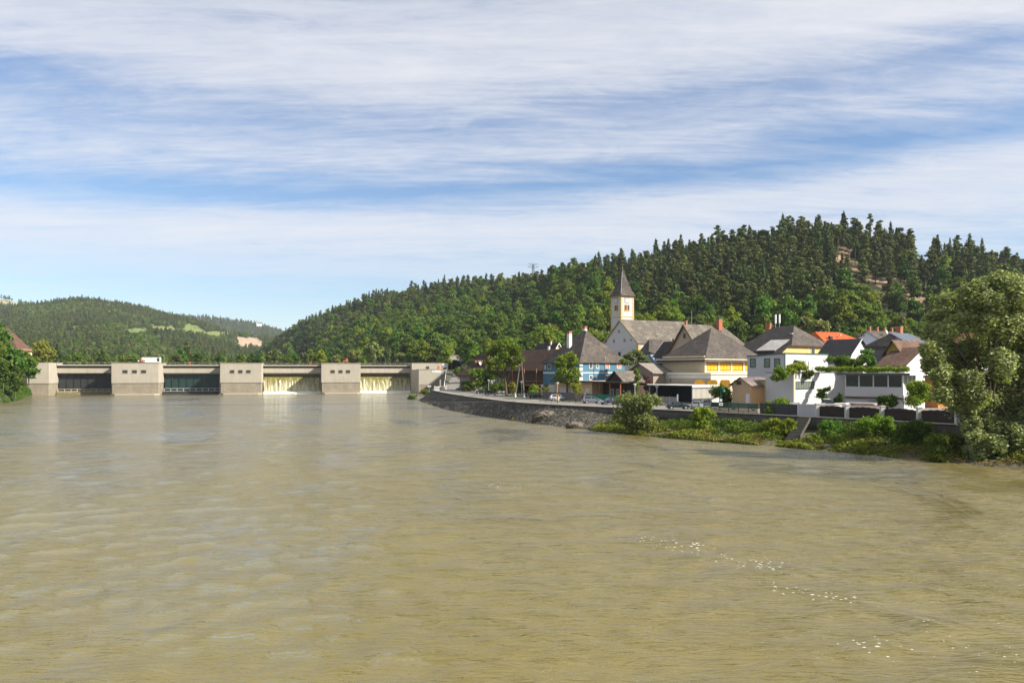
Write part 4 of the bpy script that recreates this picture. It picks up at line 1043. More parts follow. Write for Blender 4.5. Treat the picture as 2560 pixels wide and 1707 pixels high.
VT = math.radians(38.0)

class House:
    """Empty at the corner nearest the river bridge; local x runs along the sunlit face, local y along the shaded face"""
    def __init__(s, name, label, u, Y, th=VT, z0=GZ, cat='house', group=None):
        s.C = at(u, Y); s.th = th; s.z0 = z0; s.ex = (math.cos(th), math.sin(th)); s.ey = (-math.sin(th), math.cos(th))
        s.o = empty(name, (s.C[0], s.C[1], z0), th, label, cat, group)
    def x_at(s, u): return ray_line(u, s.C, s.ex)
    def y_at(s, u): return ray_line(u, s.C, s.ey)
    def Yx(s, a_): return s.C[1] + s.ex[1] * a_
    def Yy(s, b_): return s.C[1] + s.ey[1] * b_
    def z(s, v, Y): return zat(v, Y) - s.z0
    def part(s, mb, name, m, parent=None, bevel=0.0): return mb.build(name, m, parent or s.o, bevel)
    def walls(s, x0, x1, y0, y1, zb, ze, m, gable=None, zr=0, name='wall'):
        mb = MB()
        if gable == 'x': mb.prism([(x0, y0, zb), (x0, y1, zb), (x0, y1, ze), (x0, (y0 + y1) / 2, zr), (x0, y0, ze)], (x1 - x0, 0, 0))
        elif gable == 'y': mb.prism([(x0, y0, zb), (x1, y0, zb), (x1, y0, ze), ((x0 + x1) / 2, y0, zr), (x0, y0, ze)], (0, y1 - y0, 0))
        else: mb.box(x0, y0, zb, x1, y1, ze)
        return s.part(mb, name, m)
    def roof(s, x0, x1, y0, y1, ze, zr, m, axis='x', in0=0.0, in1=0.0, ov=0.5, t=0.22, name='roof', lift=0.06, gut=True):
        """ridge along axis; in0/in1 pull the ridge ends in (0: gable end, >0: hipped end)"""
        if axis == 'x': W = (y1 - y0) / 2
        else: W = (x1 - x0) / 2
        sl = (zr - ze) / W; e_ = ze - sl * ov + lift; zr = zr + lift
        a0 = (x0 if axis == 'x' else y0) - ov; a1 = (x1 if axis == 'x' else y1) + ov
        b0 = (y0 if axis == 'x' else x0) - ov; b1 = (y1 if axis == 'x' else x1) + ov; bm = (b0 + b1) / 2
        def P(p, q, z_): return (p, q, z_) if axis == 'x' else (q, p, z_)
        i0 = in0 + ov if in0 > 0 else 0; i1 = in1 + ov if in1 > 0 else 0
        top = [P(a0, b0, e_), P(a1, b0, e_), P(a1, b1, e_), P(a0, b1, e_), P(a0 + i0, bm, zr), P(a1 - i1, bm, zr)]
        bot = [(x, y, z_ - t) for x, y, z_ in top]
        fs = [(0, 1, 5, 4), (2, 3, 4, 5), (6, 10, 11, 7), (8, 11, 10, 9), (0, 6, 7, 1), (2, 8, 9, 3)]
        fs += [(3, 0, 4), (9, 10, 6), (0, 3, 9, 6)] if in0 > 0 else [(0, 4, 10, 6), (4, 3, 9, 10)]
        fs += [(1, 2, 5), (7, 11, 8), (1, 7, 8, 2)] if in1 > 0 else [(1, 7, 11, 5), (5, 11, 8, 2)]
        return s.part(MB().add(top + bot, fs), name, m)
    def win(s, face, a0, a1, z0, z1, off=0.0, fm=None, pm=None, fw=0.12, bar=True, name='window', sill=True, proud=0.07):
        """window on the sunlit ('x') or the shaded ('y') face; off = how far the face stands back from the corner"""
        fm = fm or frame_w; pm = pm or glass
        if a0 > a1: a0, a1 = a1, a0
        if z0 > z1: z0, z1 = z1, z0
        def bx(mb, p0, p1, q0, q1, d0, d1):
            if face == 'x': mb.box(p0, off - d1, q0, p1, off - d0, q1)
            else: mb.box(off - d1, p0, q0, off - d0, p1, q1)
        mb = MB()
        bx(mb, a0 - fw, a1 + fw, z1, z1 + fw, 0.003, proud); bx(mb, a0 - fw, a1 + fw, z0 - fw, z0, 0.003, proud + (0.06 if sill else 0))
        bx(mb, a0 - fw, a0, z0, z1, 0.003, proud); bx(mb, a1, a1 + fw, z0, z1, 0.003, proud)
        w = s.part(mb, name, fm)
        mb = MB(); bx(mb, a0, a1, z0, z1, 0.004, 0.02); s.part(mb, 'pane', pm, w)
        if bar:
            mb = MB(); c = (a0 + a1) / 2; bx(mb, c - .035, c + .035, z0, z1, 0.021, 0.05); s.part(mb, 'glazing_bar', fm, w)
        return w
    def win_px(s, face, u0, u1, v0, v1, off=0.0, **k):
        """window measured in the photograph"""
        f = s.x_at if face == 'x' else s.y_at
        C0 = s.C
        if off:
            d = s.ey if face == 'x' else s.ex; s.C = (C0[0] + d[0] * off, C0[1] + d[1] * off)
        a0, a1 = f(u0), f(u1); Y = (s.Yx if face == 'x' else s.Yy)((a0 + a1) / 2); s.C = C0
        return s.win(face, a0, a1, s.z(v1, Y), s.z(v0, Y), off, **k)
    def chimney(s, x, y, zb, zt, w=0.7, m=None, cap=True, d=None):
        d = d or w
        c = s.part(MB().box(x - w / 2, y - d / 2, zb, x + w / 2, y + d / 2, zt), 'chimney', m or brick_m)
        if cap: s.part(MB().box(x - w / 2 - .08, y - d / 2 - .08, zt + .003, x + w / 2 + .08, y + d / 2 + .08, zt + .13), 'chimney_cap', mat('cap_concrete', (0.286, 0.269, 0.244), 0.9), c)
        return c

# --- big hall with pyramid roof
def hall():
    wy = mat('hall_render', (0.605, 0.462, 0.260), 0.9, 0.06, 0.4, 0.06); cream = mat('hall_cream', (0.655, 0.588, 0.420), 0.9, 0.05, 0.4); beige = mat('hall_shaded', (0.437, 0.370, 0.260), 0.9, 0.06, 0.4, 0.05)
    h = House('hall_building', 'large cream yellow hall with dark pyramid roof and orange window blinds', 1760, 186, cat='hall')
    La = h.x_at(1905); Lb = h.y_at(1656); ze = h.z(889, 186); zm = h.z(936, 186)
    h.walls(0, La, 0, Lb, zm - 0.5, ze, beige); h.roof(0, La, 0, Lb, ze, h.z(819, 196), slate, 'x', La / 2 - 0.6, La / 2 - 0.6, 1.2)  # walls carry the shade in a darker tone than the sunlit cladding
    h.part(MB().box(-1.15, -1.15, ze - 0.92, La + 1.15, Lb + 1.15, ze - 0.74), 'soffit', cream)
    # sunlit face: panels between pale pilasters
    edges = [h.x_at(u) for u in (1760, 1792, 1823.5, 1855, 1887, 1905)]
    blind = mat('orange_blind', (0.739, 0.336, 0.010), 0.7, 0.08, 0.6)
    h.part(MB().box(0.0, -0.10, zm - 0.1, La, -0.003, ze - 0.95), 'cladding', wy)
    for i, u in enumerate((1762.5, 1796, 1827, 1858.5, 1890)):
        a_ = h.x_at(u); h.part(MB().box(a_ - 0.30, -0.22, zm - 0.1, a_ + 0.30, -0.103, ze - 0.952), 'pilaster', cream)
    for u0, u1 in ((1766.5, 1792.5), (1799, 1824), (1830, 1855), (1861.5, 1887)):
        Y = h.Yx(h.x_at((u0 + u1) / 2))
        w = h.win('x', h.x_at(u0), h.x_at(u1), h.z(925, Y), h.z(908, Y), -0.10, fm=frame_b, pm=blind, bar=False, fw=0.10)
        for k in (1, 2): 
            a_ = h.x_at(u0) + (h.x_at(u1) - h.x_at(u0)) * k / 3; h.part(MB().box(a_ - .02, -0.15, h.z(925, Y), a_ + .02, -0.123, h.z(908, Y)), 'guide_rail', frame_b, w)
    # lower storey
    c0 = ray_line(1728, h.C, h.ey)
    off = -3.6; lx0 = -2.2; lyl = h.y_at(1625)
    h.walls(lx0, La + 2, off, lyl, 0, zm, beige, name='lower_wall')
    h.part(MB().box(lx0 - 0.35, off - 0.35, zm + .002, La + 2.3, lyl + .3, zm + 0.45), 'parapet', cream)
    h.part(MB().box(lx0, off - 0.12, 3.6, La + 2, off - 0.003, zm - 0.002), 'lower_cladding', cream)
    amber = glass_mat('amber_glass', (0.16, 0.085, 0.012), 0.1)
    Cx = (h.C[0] + h.ey[0] * off, h.C[1] + h.ey[1] * off)
    for u0, u1 in ((1734.5, 1761), (1766, 1792.5), (1798, 1824.5), (1831, 1858)):
        a0, a1 = ray_line(u0, Cx, h.ex), ray_line(u1, Cx, h.ex); Y = Cx[1] + h.ex[1] * a0; z1 = h.z(949.5, Y); z0 = h.z(966, Y); k = 0.55
        h.part(MB().prism([(a0, off - .13, z0), (a1, off - .13, z0), (a1, off - .13, z1 - k), (a1 - k, off - .13, z1), (a0 + k, off - .13, z1), (a0, off - .13, z1 - k)], (0, -0.05, 0)), 'window', amber)
        h.part(MB().box(a0 - .1, off - 0.26, z0 - .15, a1 + .1, off - 0.125, z0 - .003), 'sill', frame_b)
    h.part(MB().box(lx0 - 0.06, lyl * 0.48, 4.2, lx0 - 0.004, lyl * 0.49, zm - .3), 'panel_joint', frame_b)
    h.part(MB().box(lx0 - 0.10, off, zm - 0.9, lx0 - 0.004, lyl, zm - 0.01), 'fascia_board', mat('fascia_white', (0.588, 0.571, 0.521), 0.7))
    # roof hatch at the apex
    # carport with corrugated side
    g = House('carport', 'white carport with ribbed roof edge and corrugated metal side wall', 1731, 172, cat='carport')
    b = g.y_at(1624); a_ = g.x_at(1795); zr = g.z(964, 172)
    g.part(MB().box(-0.5, -0.3, zr, a_, b + 0.4, zr + 0.12), 'roof', white_p)
    for i in range(42):
        yy = -0.25 + (b + 0.6) * i / 41; g.part(MB().box(-0.60, yy, zr - 0.02, -0.503, yy + (b / 42) * 0.55, zr + 0.26), 'roof_rib', white_p)
    g.part(MB().box(-0.5, -0.45, zr - 0.42, a_, -0.303, zr + 0.13), 'fascia', white_p)
    sd = g.part(MB().box(0.0, -0.05, 0, a_ - .2, 0.05, zr - 0.422), 'side_wall', mat('metal_cream', (0.521, 0.496, 0.420), 0.6, 0.06, 0.5))
    rib = MB().box(0, 0, 0, 0.22, 0.10, zr - 0.44).mesh('rib', mat('metal_cream', (0.521, 0.496, 0.420)))
    for i in range(int((a_ - .3) / 0.42)):
        o = link('rib', rib, None, sd); o.location = (0.05 + i * 0.42, -0.152, 0.01)
    for yy in (0.0, b * 0.82, b):
        p = g.part(MB().box(-0.1, yy - 0.1, 0, 0.1, yy + 0.1, zr - .002), 'post', galv)
        if yy > 0 and yy < b: g.part(MB().prism([(-.08, yy - .7, zr - .01), (-.08, yy + .7, zr - .01), (-.08, yy + .1, zr - .8), (-.08, yy - .1, zr - .8)], (0.16, 0, 0)), 'bracket', galv, p)
    g.part(MB().box(a_ - .4, 0.2, 0, a_ - .3, b, zr - .1), 'back_wall', mat('shadow_grey', (0.06, 0.06, 0.06), 0.9)); g.part(MB().box(0.3, b - .1, 0, a_ - .3, b, zr - .1), 'end_wall', mat('shadow_grey', (0.06, 0.06, 0.06), 0.9))  # near-black walls paint the carport's shade; end wall added to enclose it
hall()

# --- peach store shed
def shed():
    peach = mat('peach_render', (0.588, 0.353, 0.168), 0.9, 0.08, 0.4, 0.08); tan = mat('shed_tan', (0.420, 0.302, 0.176), 0.9, 0.08, 0.4)
    h = House('garage_shed', 'small peach coloured shed with grey corrugated gable roof', 1876, 150, cat='shed')
    La = h.x_at(1950); Lb = h.y_at(1831); ze = h.z(960, 150); zr = h.z(943, 154)
    h.walls(0, La, 0, Lb, 0, ze, tan, 'x', zr); h.part(MB().box(0.02, -0.06, 0, La * 0.97, -0.003, ze - 0.25), 'sunlit_front', peach)  # sun and shade painted in: peach front, darker tan walls
    h.roof(0, La, 0, Lb, ze, zr, roof_mat('fibre_cement', (0.165, 0.135, 0.130), 0.35, 0.2, (0.28, 0.24, 0.22), 0.6), 'x', ov=0.55, t=0.10)
    h.win_px('y', 1842.5, 1852.5, 953, 960.5, bar=False, fw=0.08, fm=frame_b)
    Y = h.Yy(0.7); h.part(MB().box(-0.06, 0.15, 0, -0.004, 1.0, h.z(984, Y)), 'door', mat('door_white', (0.504, 0.504, 0.521), 0.6)); 
    h.part(MB().box(La + .002, 0.4, 0, La + 2.4, Lb, ze - .3), 'annex', tan)
shed()

# --- white flat-roofed house on a terrace, with the glazed extension
def white_house():
    wh = mat('white_render', (0.48, 0.468, 0.465), 0.85, 0.05, 0.35, 0.06)
    h = House('white_house', 'white modern house with slanting green edged roof line', 1962, 158)
    La = h.x_at(2069.5); Lb = h.y_at(1868); zt = h.z(884, 158); zl = h.z(892, h.Yy(Lb))
    zb = 0
    h.part(MB().prism([(0, 0, zb), (0, Lb, zb), (0, Lb, zl), (0, 0, zt)], (La, 0, 0)), 'wall', wh)
    h.part(MB().add([(-.15, -.15, zt + .003), (La + .15, -.15, zt + .003), (La + .15, Lb + .1, zl + .003), (-.15, Lb + .1, zl + .003), (-.15, -.15, zt + .2), (La + .15, -.15, zt + .2), (La + .15, Lb + .1, zl + .2), (-.15, Lb + .1, zl + .2)],
                    [(0, 3, 2, 1), (4, 5, 6, 7), (0, 1, 5, 4), (1, 2, 6, 5), (2, 3, 7, 6), (3, 0, 4, 7)]), 'roof', mat('roof_edge_green', (0.03, 0.09, 0.06), 0.5, 0.1))
    h.part(MB().box(-.10, -.10, zt - 5, .12, -.004, zt - .01), 'corner_trim', mat('roof_edge_green', (0.03, 0.09, 0.06)))
    gg = glass_mat('glass_green', (0.05, 0.085, 0.06))
    for u0, u1 in ((1876.5, 1888), (1912, 1924), (1937, 1949)): h.win_px('y', u0, u1, 897, 916.5, fm=frame_g, pm=gg, bar=False)
    for i in range(7):
        xx = La * (i + 1) / 8; h.part(MB().box(xx - .012, -.012, zt - 3.4, xx + .012, -.003, zt - .1), 'joint', mat('joint_grey', (0.420, 0.403, 0.386), 0.9))
    c = h.x_at(1992); h.part(MB().box(c - .6, -.10, zt - 4.0, c + .9, -.004, zt - 1.9), 'terrace_door', frame_g)
    aw = h.part(MB().prism([(c - 1.0, -.01, zt - 1.25), (c + 1.9, -.01, zt - 1.25), (c + 1.9, -1.8, zt - 1.55), (c - 1.0, -1.8, zt - 1.55)], (0, 0, 0.08)), 'awning', galv)
    h.part(MB().tube([(c + 1.6, -1.6, zt - 4.6), (c + 1.6, -1.6, zt - 1.5)], 0.06, 6), 'awning_post', frame_g, aw)
    # terrace block
    t = House('terrace_wall_block', 'tall sunlit white terrace wall with one long low window', 1984, 147, cat='wall')
    tb = t.z(932, 147); ta = t.x_at(2118); 
    t.walls(0, ta, 0, 6.0, 0, tb, wh)
    t.part(MB().box(-.08, -.08, tb + .003, ta + .05, 6.0, tb + .12), 'coping', frame_g)
    t.part(MB().box(-.03, -.03, 0, .25, -.004, tb - .02), 'edge_stripe', mat('ochre_stripe', (0.462, 0.336, 0.134), 0.9))
    curtain = mat('blind_grey', (0.13, 0.15, 0.13), 0.5, 0.3, 4.0)
    w = t.win_px('x', 1990, 2034, 955, 970.5, fm=frame_g, pm=curtain, bar=False)
    Yw = t.Yx(t.x_at(2012))
    for k in range(1, 7):
        a_ = t.x_at(1990) + (t.x_at(2034) - t.x_at(1990)) * k / 7; t.part(MB().box(a_ - .02, -.05, t.z(970.5, Yw), a_ + .02, -.022, t.z(955, Yw)), 'glazing_bar', frame_g, w)
    # railing of the terrace
    rl = MB().tube([(0.1, .1, tb + 1.0), (ta, .1, tb + 1.0)], .04, 6).tube([(0.1, .1, tb + .55), (ta, .1, tb + .55)], .03, 6)
    r_ = t.part(rl, 'railing', frame_g)
    for i in range(9): t.part(MB().tube([(0.1 + ta * i / 9, .1, tb + .1), (0.1 + ta * i / 9, .1, tb + 1.0)], .035, 6), 'railing_post', frame_g, r_)
    for i in range(5): t.part(MB().box(.6 + i * 1.1, -.18, tb - 1.1, .66 + i * 1.1, -.06, tb + .1), 'trellis_bracket', frame_g)
    # side part between shed and terrace
    t.part(MB().box(0.02, 6.002, 0, 5.0, 10.0, tb - 1.6), 'side_wing', mat('ochre_render', (0.420, 0.302, 0.134), 0.9, 0.1))
    # glazed extension
    g = House('glazed_extension', 'low white building with flat overhanging roof and ribbon windows', 2258, 131, cat='house')
    lb = g.y_at(2112); la = g.x_at(2290); zt = g.z(936, 131)
    zw0 = g.z(968, 131) ; zw1 = g.z(939, 131)
    g.walls(0.3, la, 0, lb, 0, zw0 - .02, wh, name='wall'); g.part(MB().box(-.0, 0, 2.6, .298, lb, zw0), 'balcony_band', wh)
    g.part(MB().box(0.0, 0.03, 2.25, .25, lb - .03, 2.58), 'shadow_strip', frame_b)  # brown strip painted as the shadow under the balcony band
    rf = g.part(MB().box(-1.1, -1.6, zt, la + .6, lb + .9, zt + .22), 'roof', mat('roof_membrane', (0.252, 0.218, 0.193), 0.8, 0.15))
    g.part(MB().box(-1.14, -1.64, zt - .12, la + .64, -1.603, zt + .20), 'eave_board', frame_w, rf)
    g.part(MB().box(-1.14, -1.6, zt - .12, -1.103, lb + .9, zt + .20), 'eave_board', mat('eave_shaded', (0.07, 0.07, 0.07), 0.7), rf)  # shade painted dark on this side; the sunlit board is white
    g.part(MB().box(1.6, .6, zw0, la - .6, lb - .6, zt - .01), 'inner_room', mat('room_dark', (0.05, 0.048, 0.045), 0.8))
    n = 4
    for i in range(n + 1):
        yy = lb * i / n; yy = min(max(yy, .1), lb - .1); g.part(MB().box(0.05, yy - .09, zw0, .25, yy + .09, zt - .002), 'mullion', frame_w)
    for i in range(n):
        g.part(MB().box(.12, lb * i / n + .12, zw0 + .02, .15, lb * (i + 1) / n - .12, zt - .02), 'pane', glass)
    for i in range(4):
        xx = la * i / 3; g.part(MB().box(min(xx, la - .2), .02, zw0, min(xx, la - .2) + .2, .22, zt - .003), 'mullion', frame_w)
        if i < 3: g.part(MB().box(xx + .22, .08, zw0 + .4, la * (i + 1) / 3 - .02, .12, zt - .02), 'pane', gg)
    g.part(MB().box(.2, 0.01, zw0 - .02, la, .24, zw0 + .39), 'sill_band', frame_w)
    g.part(MB().box(-1.5, 1.0, 2.2, -.05, 6.0, 2.32), 'canopy', mat('roof_membrane', (0.252, 0.218, 0.193)))
white_house()

# --- yellow house with half-hipped slate roof
def yellow_house():
    ye = mat('ochre_yellow', (0.622, 0.403, 0.160), 0.9, 0.06, 0.4, 0.05); tr = mat('cream_trim', (0.638, 0.554, 0.386), 0.9)
    h = House('yellow_house', 'yellow house with huge dark slate half-hipped roof and metal dormer', 1925, 196)
    La = h.x_at(2112); Lb = h.y_at(1790); ze = h.z(905, 196); zr = h.z(812, 205); zh = h.z(862, h.Yx(La * .5))
    mid = La / 2; sl = (zr - ze) / mid; k = (zh - ze) / sl                # where the gable is cut by the half hip
    poly = [(0, 0, 0), (La, 0, 0), (La, 0, ze), (La - k, 0, zh), (k, 0, zh), (0, 0, ze)]
    h.part(MB().prism(poly, (0, Lb, 0)), 'wall', ye)
    ov = .5; hb = (zr - zh) / 1.15                                          # the half hip leans back
    def L3(x, y, z): return (x, y, z + .08)
    e_ = ze - sl * ov
    top = [L3(-ov, -ov, e_), L3(k, -ov, zh), L3(La - k, -ov, zh), L3(La + ov, -ov, e_), L3(mid, hb, zr), L3(mid, Lb - hb * 1.3, zr), L3(-ov, Lb + ov, e_), L3(La + ov, Lb + ov, e_)]
    bot = [(x, y, z - .25) for x, y, z in top]
    h.part(MB().add([top[i] for i in (0, 1, 4, 5, 6)] + [bot[i] for i in (0, 1, 4, 5, 6)], [(0, 1, 2, 3, 4), (5, 9, 8, 7, 6), (0, 5, 6, 1), (1, 6, 7, 2), (2, 7, 8, 3), (3, 8, 9, 4), (4, 9, 5, 0)]), 'roof', slate_d)  # shaded slopes painted in darker slate than the sunlit ones
    h.part(MB().add([top[i] for i in (3, 7, 5, 4, 2)] + [bot[i] for i in (3, 7, 5, 4, 2)], [(0, 1, 2, 3, 4), (5, 9, 8, 7, 6), (0, 5, 6, 1), (1, 6, 7, 2), (2, 7, 8, 3), (3, 8, 9, 4), (4, 9, 5, 0)]), 'roof', slate)
    zo = .35
    h.part(MB().add([(k - .3, -ov - .35, zh - .25), (La - k + .3, -ov - .35, zh - .25), (mid, hb, zr + .085), (k - .3, -ov - .35, zh - .45), (La - k + .3, -ov - .35, zh - .45), (mid, hb, zr - .2)], [(0, 1, 2), (5, 4, 3), (0, 3, 4, 1), (1, 4, 5, 2), (2, 5, 3, 0)]), 'half_hip', slate)
    h.part(MB().add([top[6], top[7], top[5], bot[6], bot[7], bot[5]], [(0, 2, 1), (3, 4, 5), (0, 1, 4, 3), (1, 2, 5, 4), (2, 0, 3, 5)]), 'roof', slate_d)
    for u0, u1 in ((2028, 2036.5), (2055, 2062.5)): h.win_px('x', u0, u1, 869, 884, fm=tr, bar=False, fw=.16)
    for u in (2019, 2070.5):
        a_ = h.x_at(u); h.part(MB().box(a_ - .15, -.07, ze - 4, a_ + .15, -.003, zh - .6), 'pilaster', tr)
    # dormer: lean-to box with seamed metal roof on the shaded slope
    zd = h.z(874, 195); xd = (zd - ze) / sl
    yd0, yd1 = h.y_at(1934) + 2.5, h.y_at(1878) + 1.0
    zt = h.z(849, 200); xt = (zt - ze) / sl
    dm = h.part(MB().prism([(xd - 1.2, yd0, zd - 1.1), (xd - 1.2, yd0, zd), (xt, yd0, zt - .05), (xd, yd0, zd - 1.1)], (0, yd1 - yd0, 0)), 'dormer', wood_d)
    zn = MATS.get('seamed_zinc') or mat('seamed_zinc', (0.353, 0.344, 0.336), 0.55, 0.25, 0.9, 0.3, metal=0.2, dark=(0.22, 0.20, 0.18), dark_amt=.6)
    h.part(MB().prism([(xd - 1.6, yd0 - .35, zd - .12), (xd - 1.6, yd1 + .35, zd - .12), (xt + .2, yd1 + .35, zt + .05), (xt + .2, yd0 - .35, zt + .05)], (0, 0, .14)), 'dormer_roof', zn, dm)
    for i in range(9):
        yy = yd0 + (yd1 - yd0) * i / 8; h.part(MB().prism([(xd - 1.6, yy - .04, zd + .025), (xt + .2, yy - .04, zt + .195), (xt + .2, yy - .04, zt + .26), (xd - 1.6, yy - .04, zd + .09)], (0, .08, 0)), 'seam', zn, dm)
    for i in range(3):
        yy = yd0 + (yd1 - yd0) * (i + .5) / 3; h.part(MB().box(xd - 1.23, yy - .55, zd - .9, xd - 1.203, yy + .55, zd - .2), 'dormer_window', glass, dm)
    # chimney and mast
    yc = h.y_at(1899) + 4; h.chimney(mid - .8, Lb * .72, zr - 2.2, h.z(808, 206) + .4, 1.2)
    for k_, dy in enumerate((0, 1.2)):
        an = h.part(MB().tube([(mid - .4, Lb * .6 - dy, zr - 1), (mid - .4, Lb * .6 - dy, zr + 2.2)], .06, 6), 'antenna_mast', galv)
        h.part(MB().box(mid - .58, Lb * .6 - dy - .17, zr + .9, mid - .22, Lb * .6 - dy + .17, zr + 3.3), 'antenna_panel', white_p, an)
    for (fx, fy) in ((.75, .15), (.35, .8), (.22, .5)):
        xx = mid * fx; h.part(MB().box(xx - .3, Lb * fy - .35, ze + sl * xx + .09, xx + .3, Lb * fy + .35, ze + sl * xx + .35), 'skylight', galv)
yellow_house()

# --- convent-like building behind the hall
def gabled_hall():
    be = mat('warm_beige', (0.420, 0.328, 0.227), 0.9, 0.06, .4)
    h = House('gabled_house', 'large beige gabled house with grey roof behind the hall', 1752, 214, math.radians(30), z0=GZ)
    La = h.x_at(1840); Lb = h.y_at(1672); ze = h.z(880, 214); zr = h.z(811, 220)
    h.walls(0, La, 0, Lb, 0, ze, be, 'x', zr - .1); h.roof(0, La + 8, 0, Lb, ze, zr, slate_o, 'x', 0, 7, .5)
    h.walls(La, La + 8, 0, Lb, 0, ze, be)
    # brown verge boards and the small attic window
    for s_ in (0, 1):
        y0 = -.5 if s_ == 0 else Lb + .5; h.part(MB().prism([(-.62, y0, ze - .55), (-.62, Lb / 2, zr - .05), (-.62, Lb / 2, zr - .5), (-.62, y0, ze - 1.0)], (.1, 0, 0)), 'verge_board', frame_b)
    h.win('y', Lb / 2 - .45, Lb / 2 + .35, h.z(843, 217), h.z(834, 217), fm=frame_b, pm=mat('shutter_brown', (0.14, 0.06, 0.04), .8), bar=False)
    h.chimney(La * .92, Lb * .42, zr - 1.5, zr + 1.6, 1.3); h.part(MB().box(La * .92 - .9, Lb * .42 - .9, zr + 1.95, La * .92 + .9, Lb * .42 + .9, zr + 2.05), 'chimney_hood', frame_b)
    h.chimney(.6, Lb * .5, zr - .3, zr + .9, .6)
    h.part(MB().tube([(La * .25, Lb * .55, zr - .6), (La * .25, Lb * .55, zr + 4)], .05, 6), 'pole', galv)
gabled_hall()

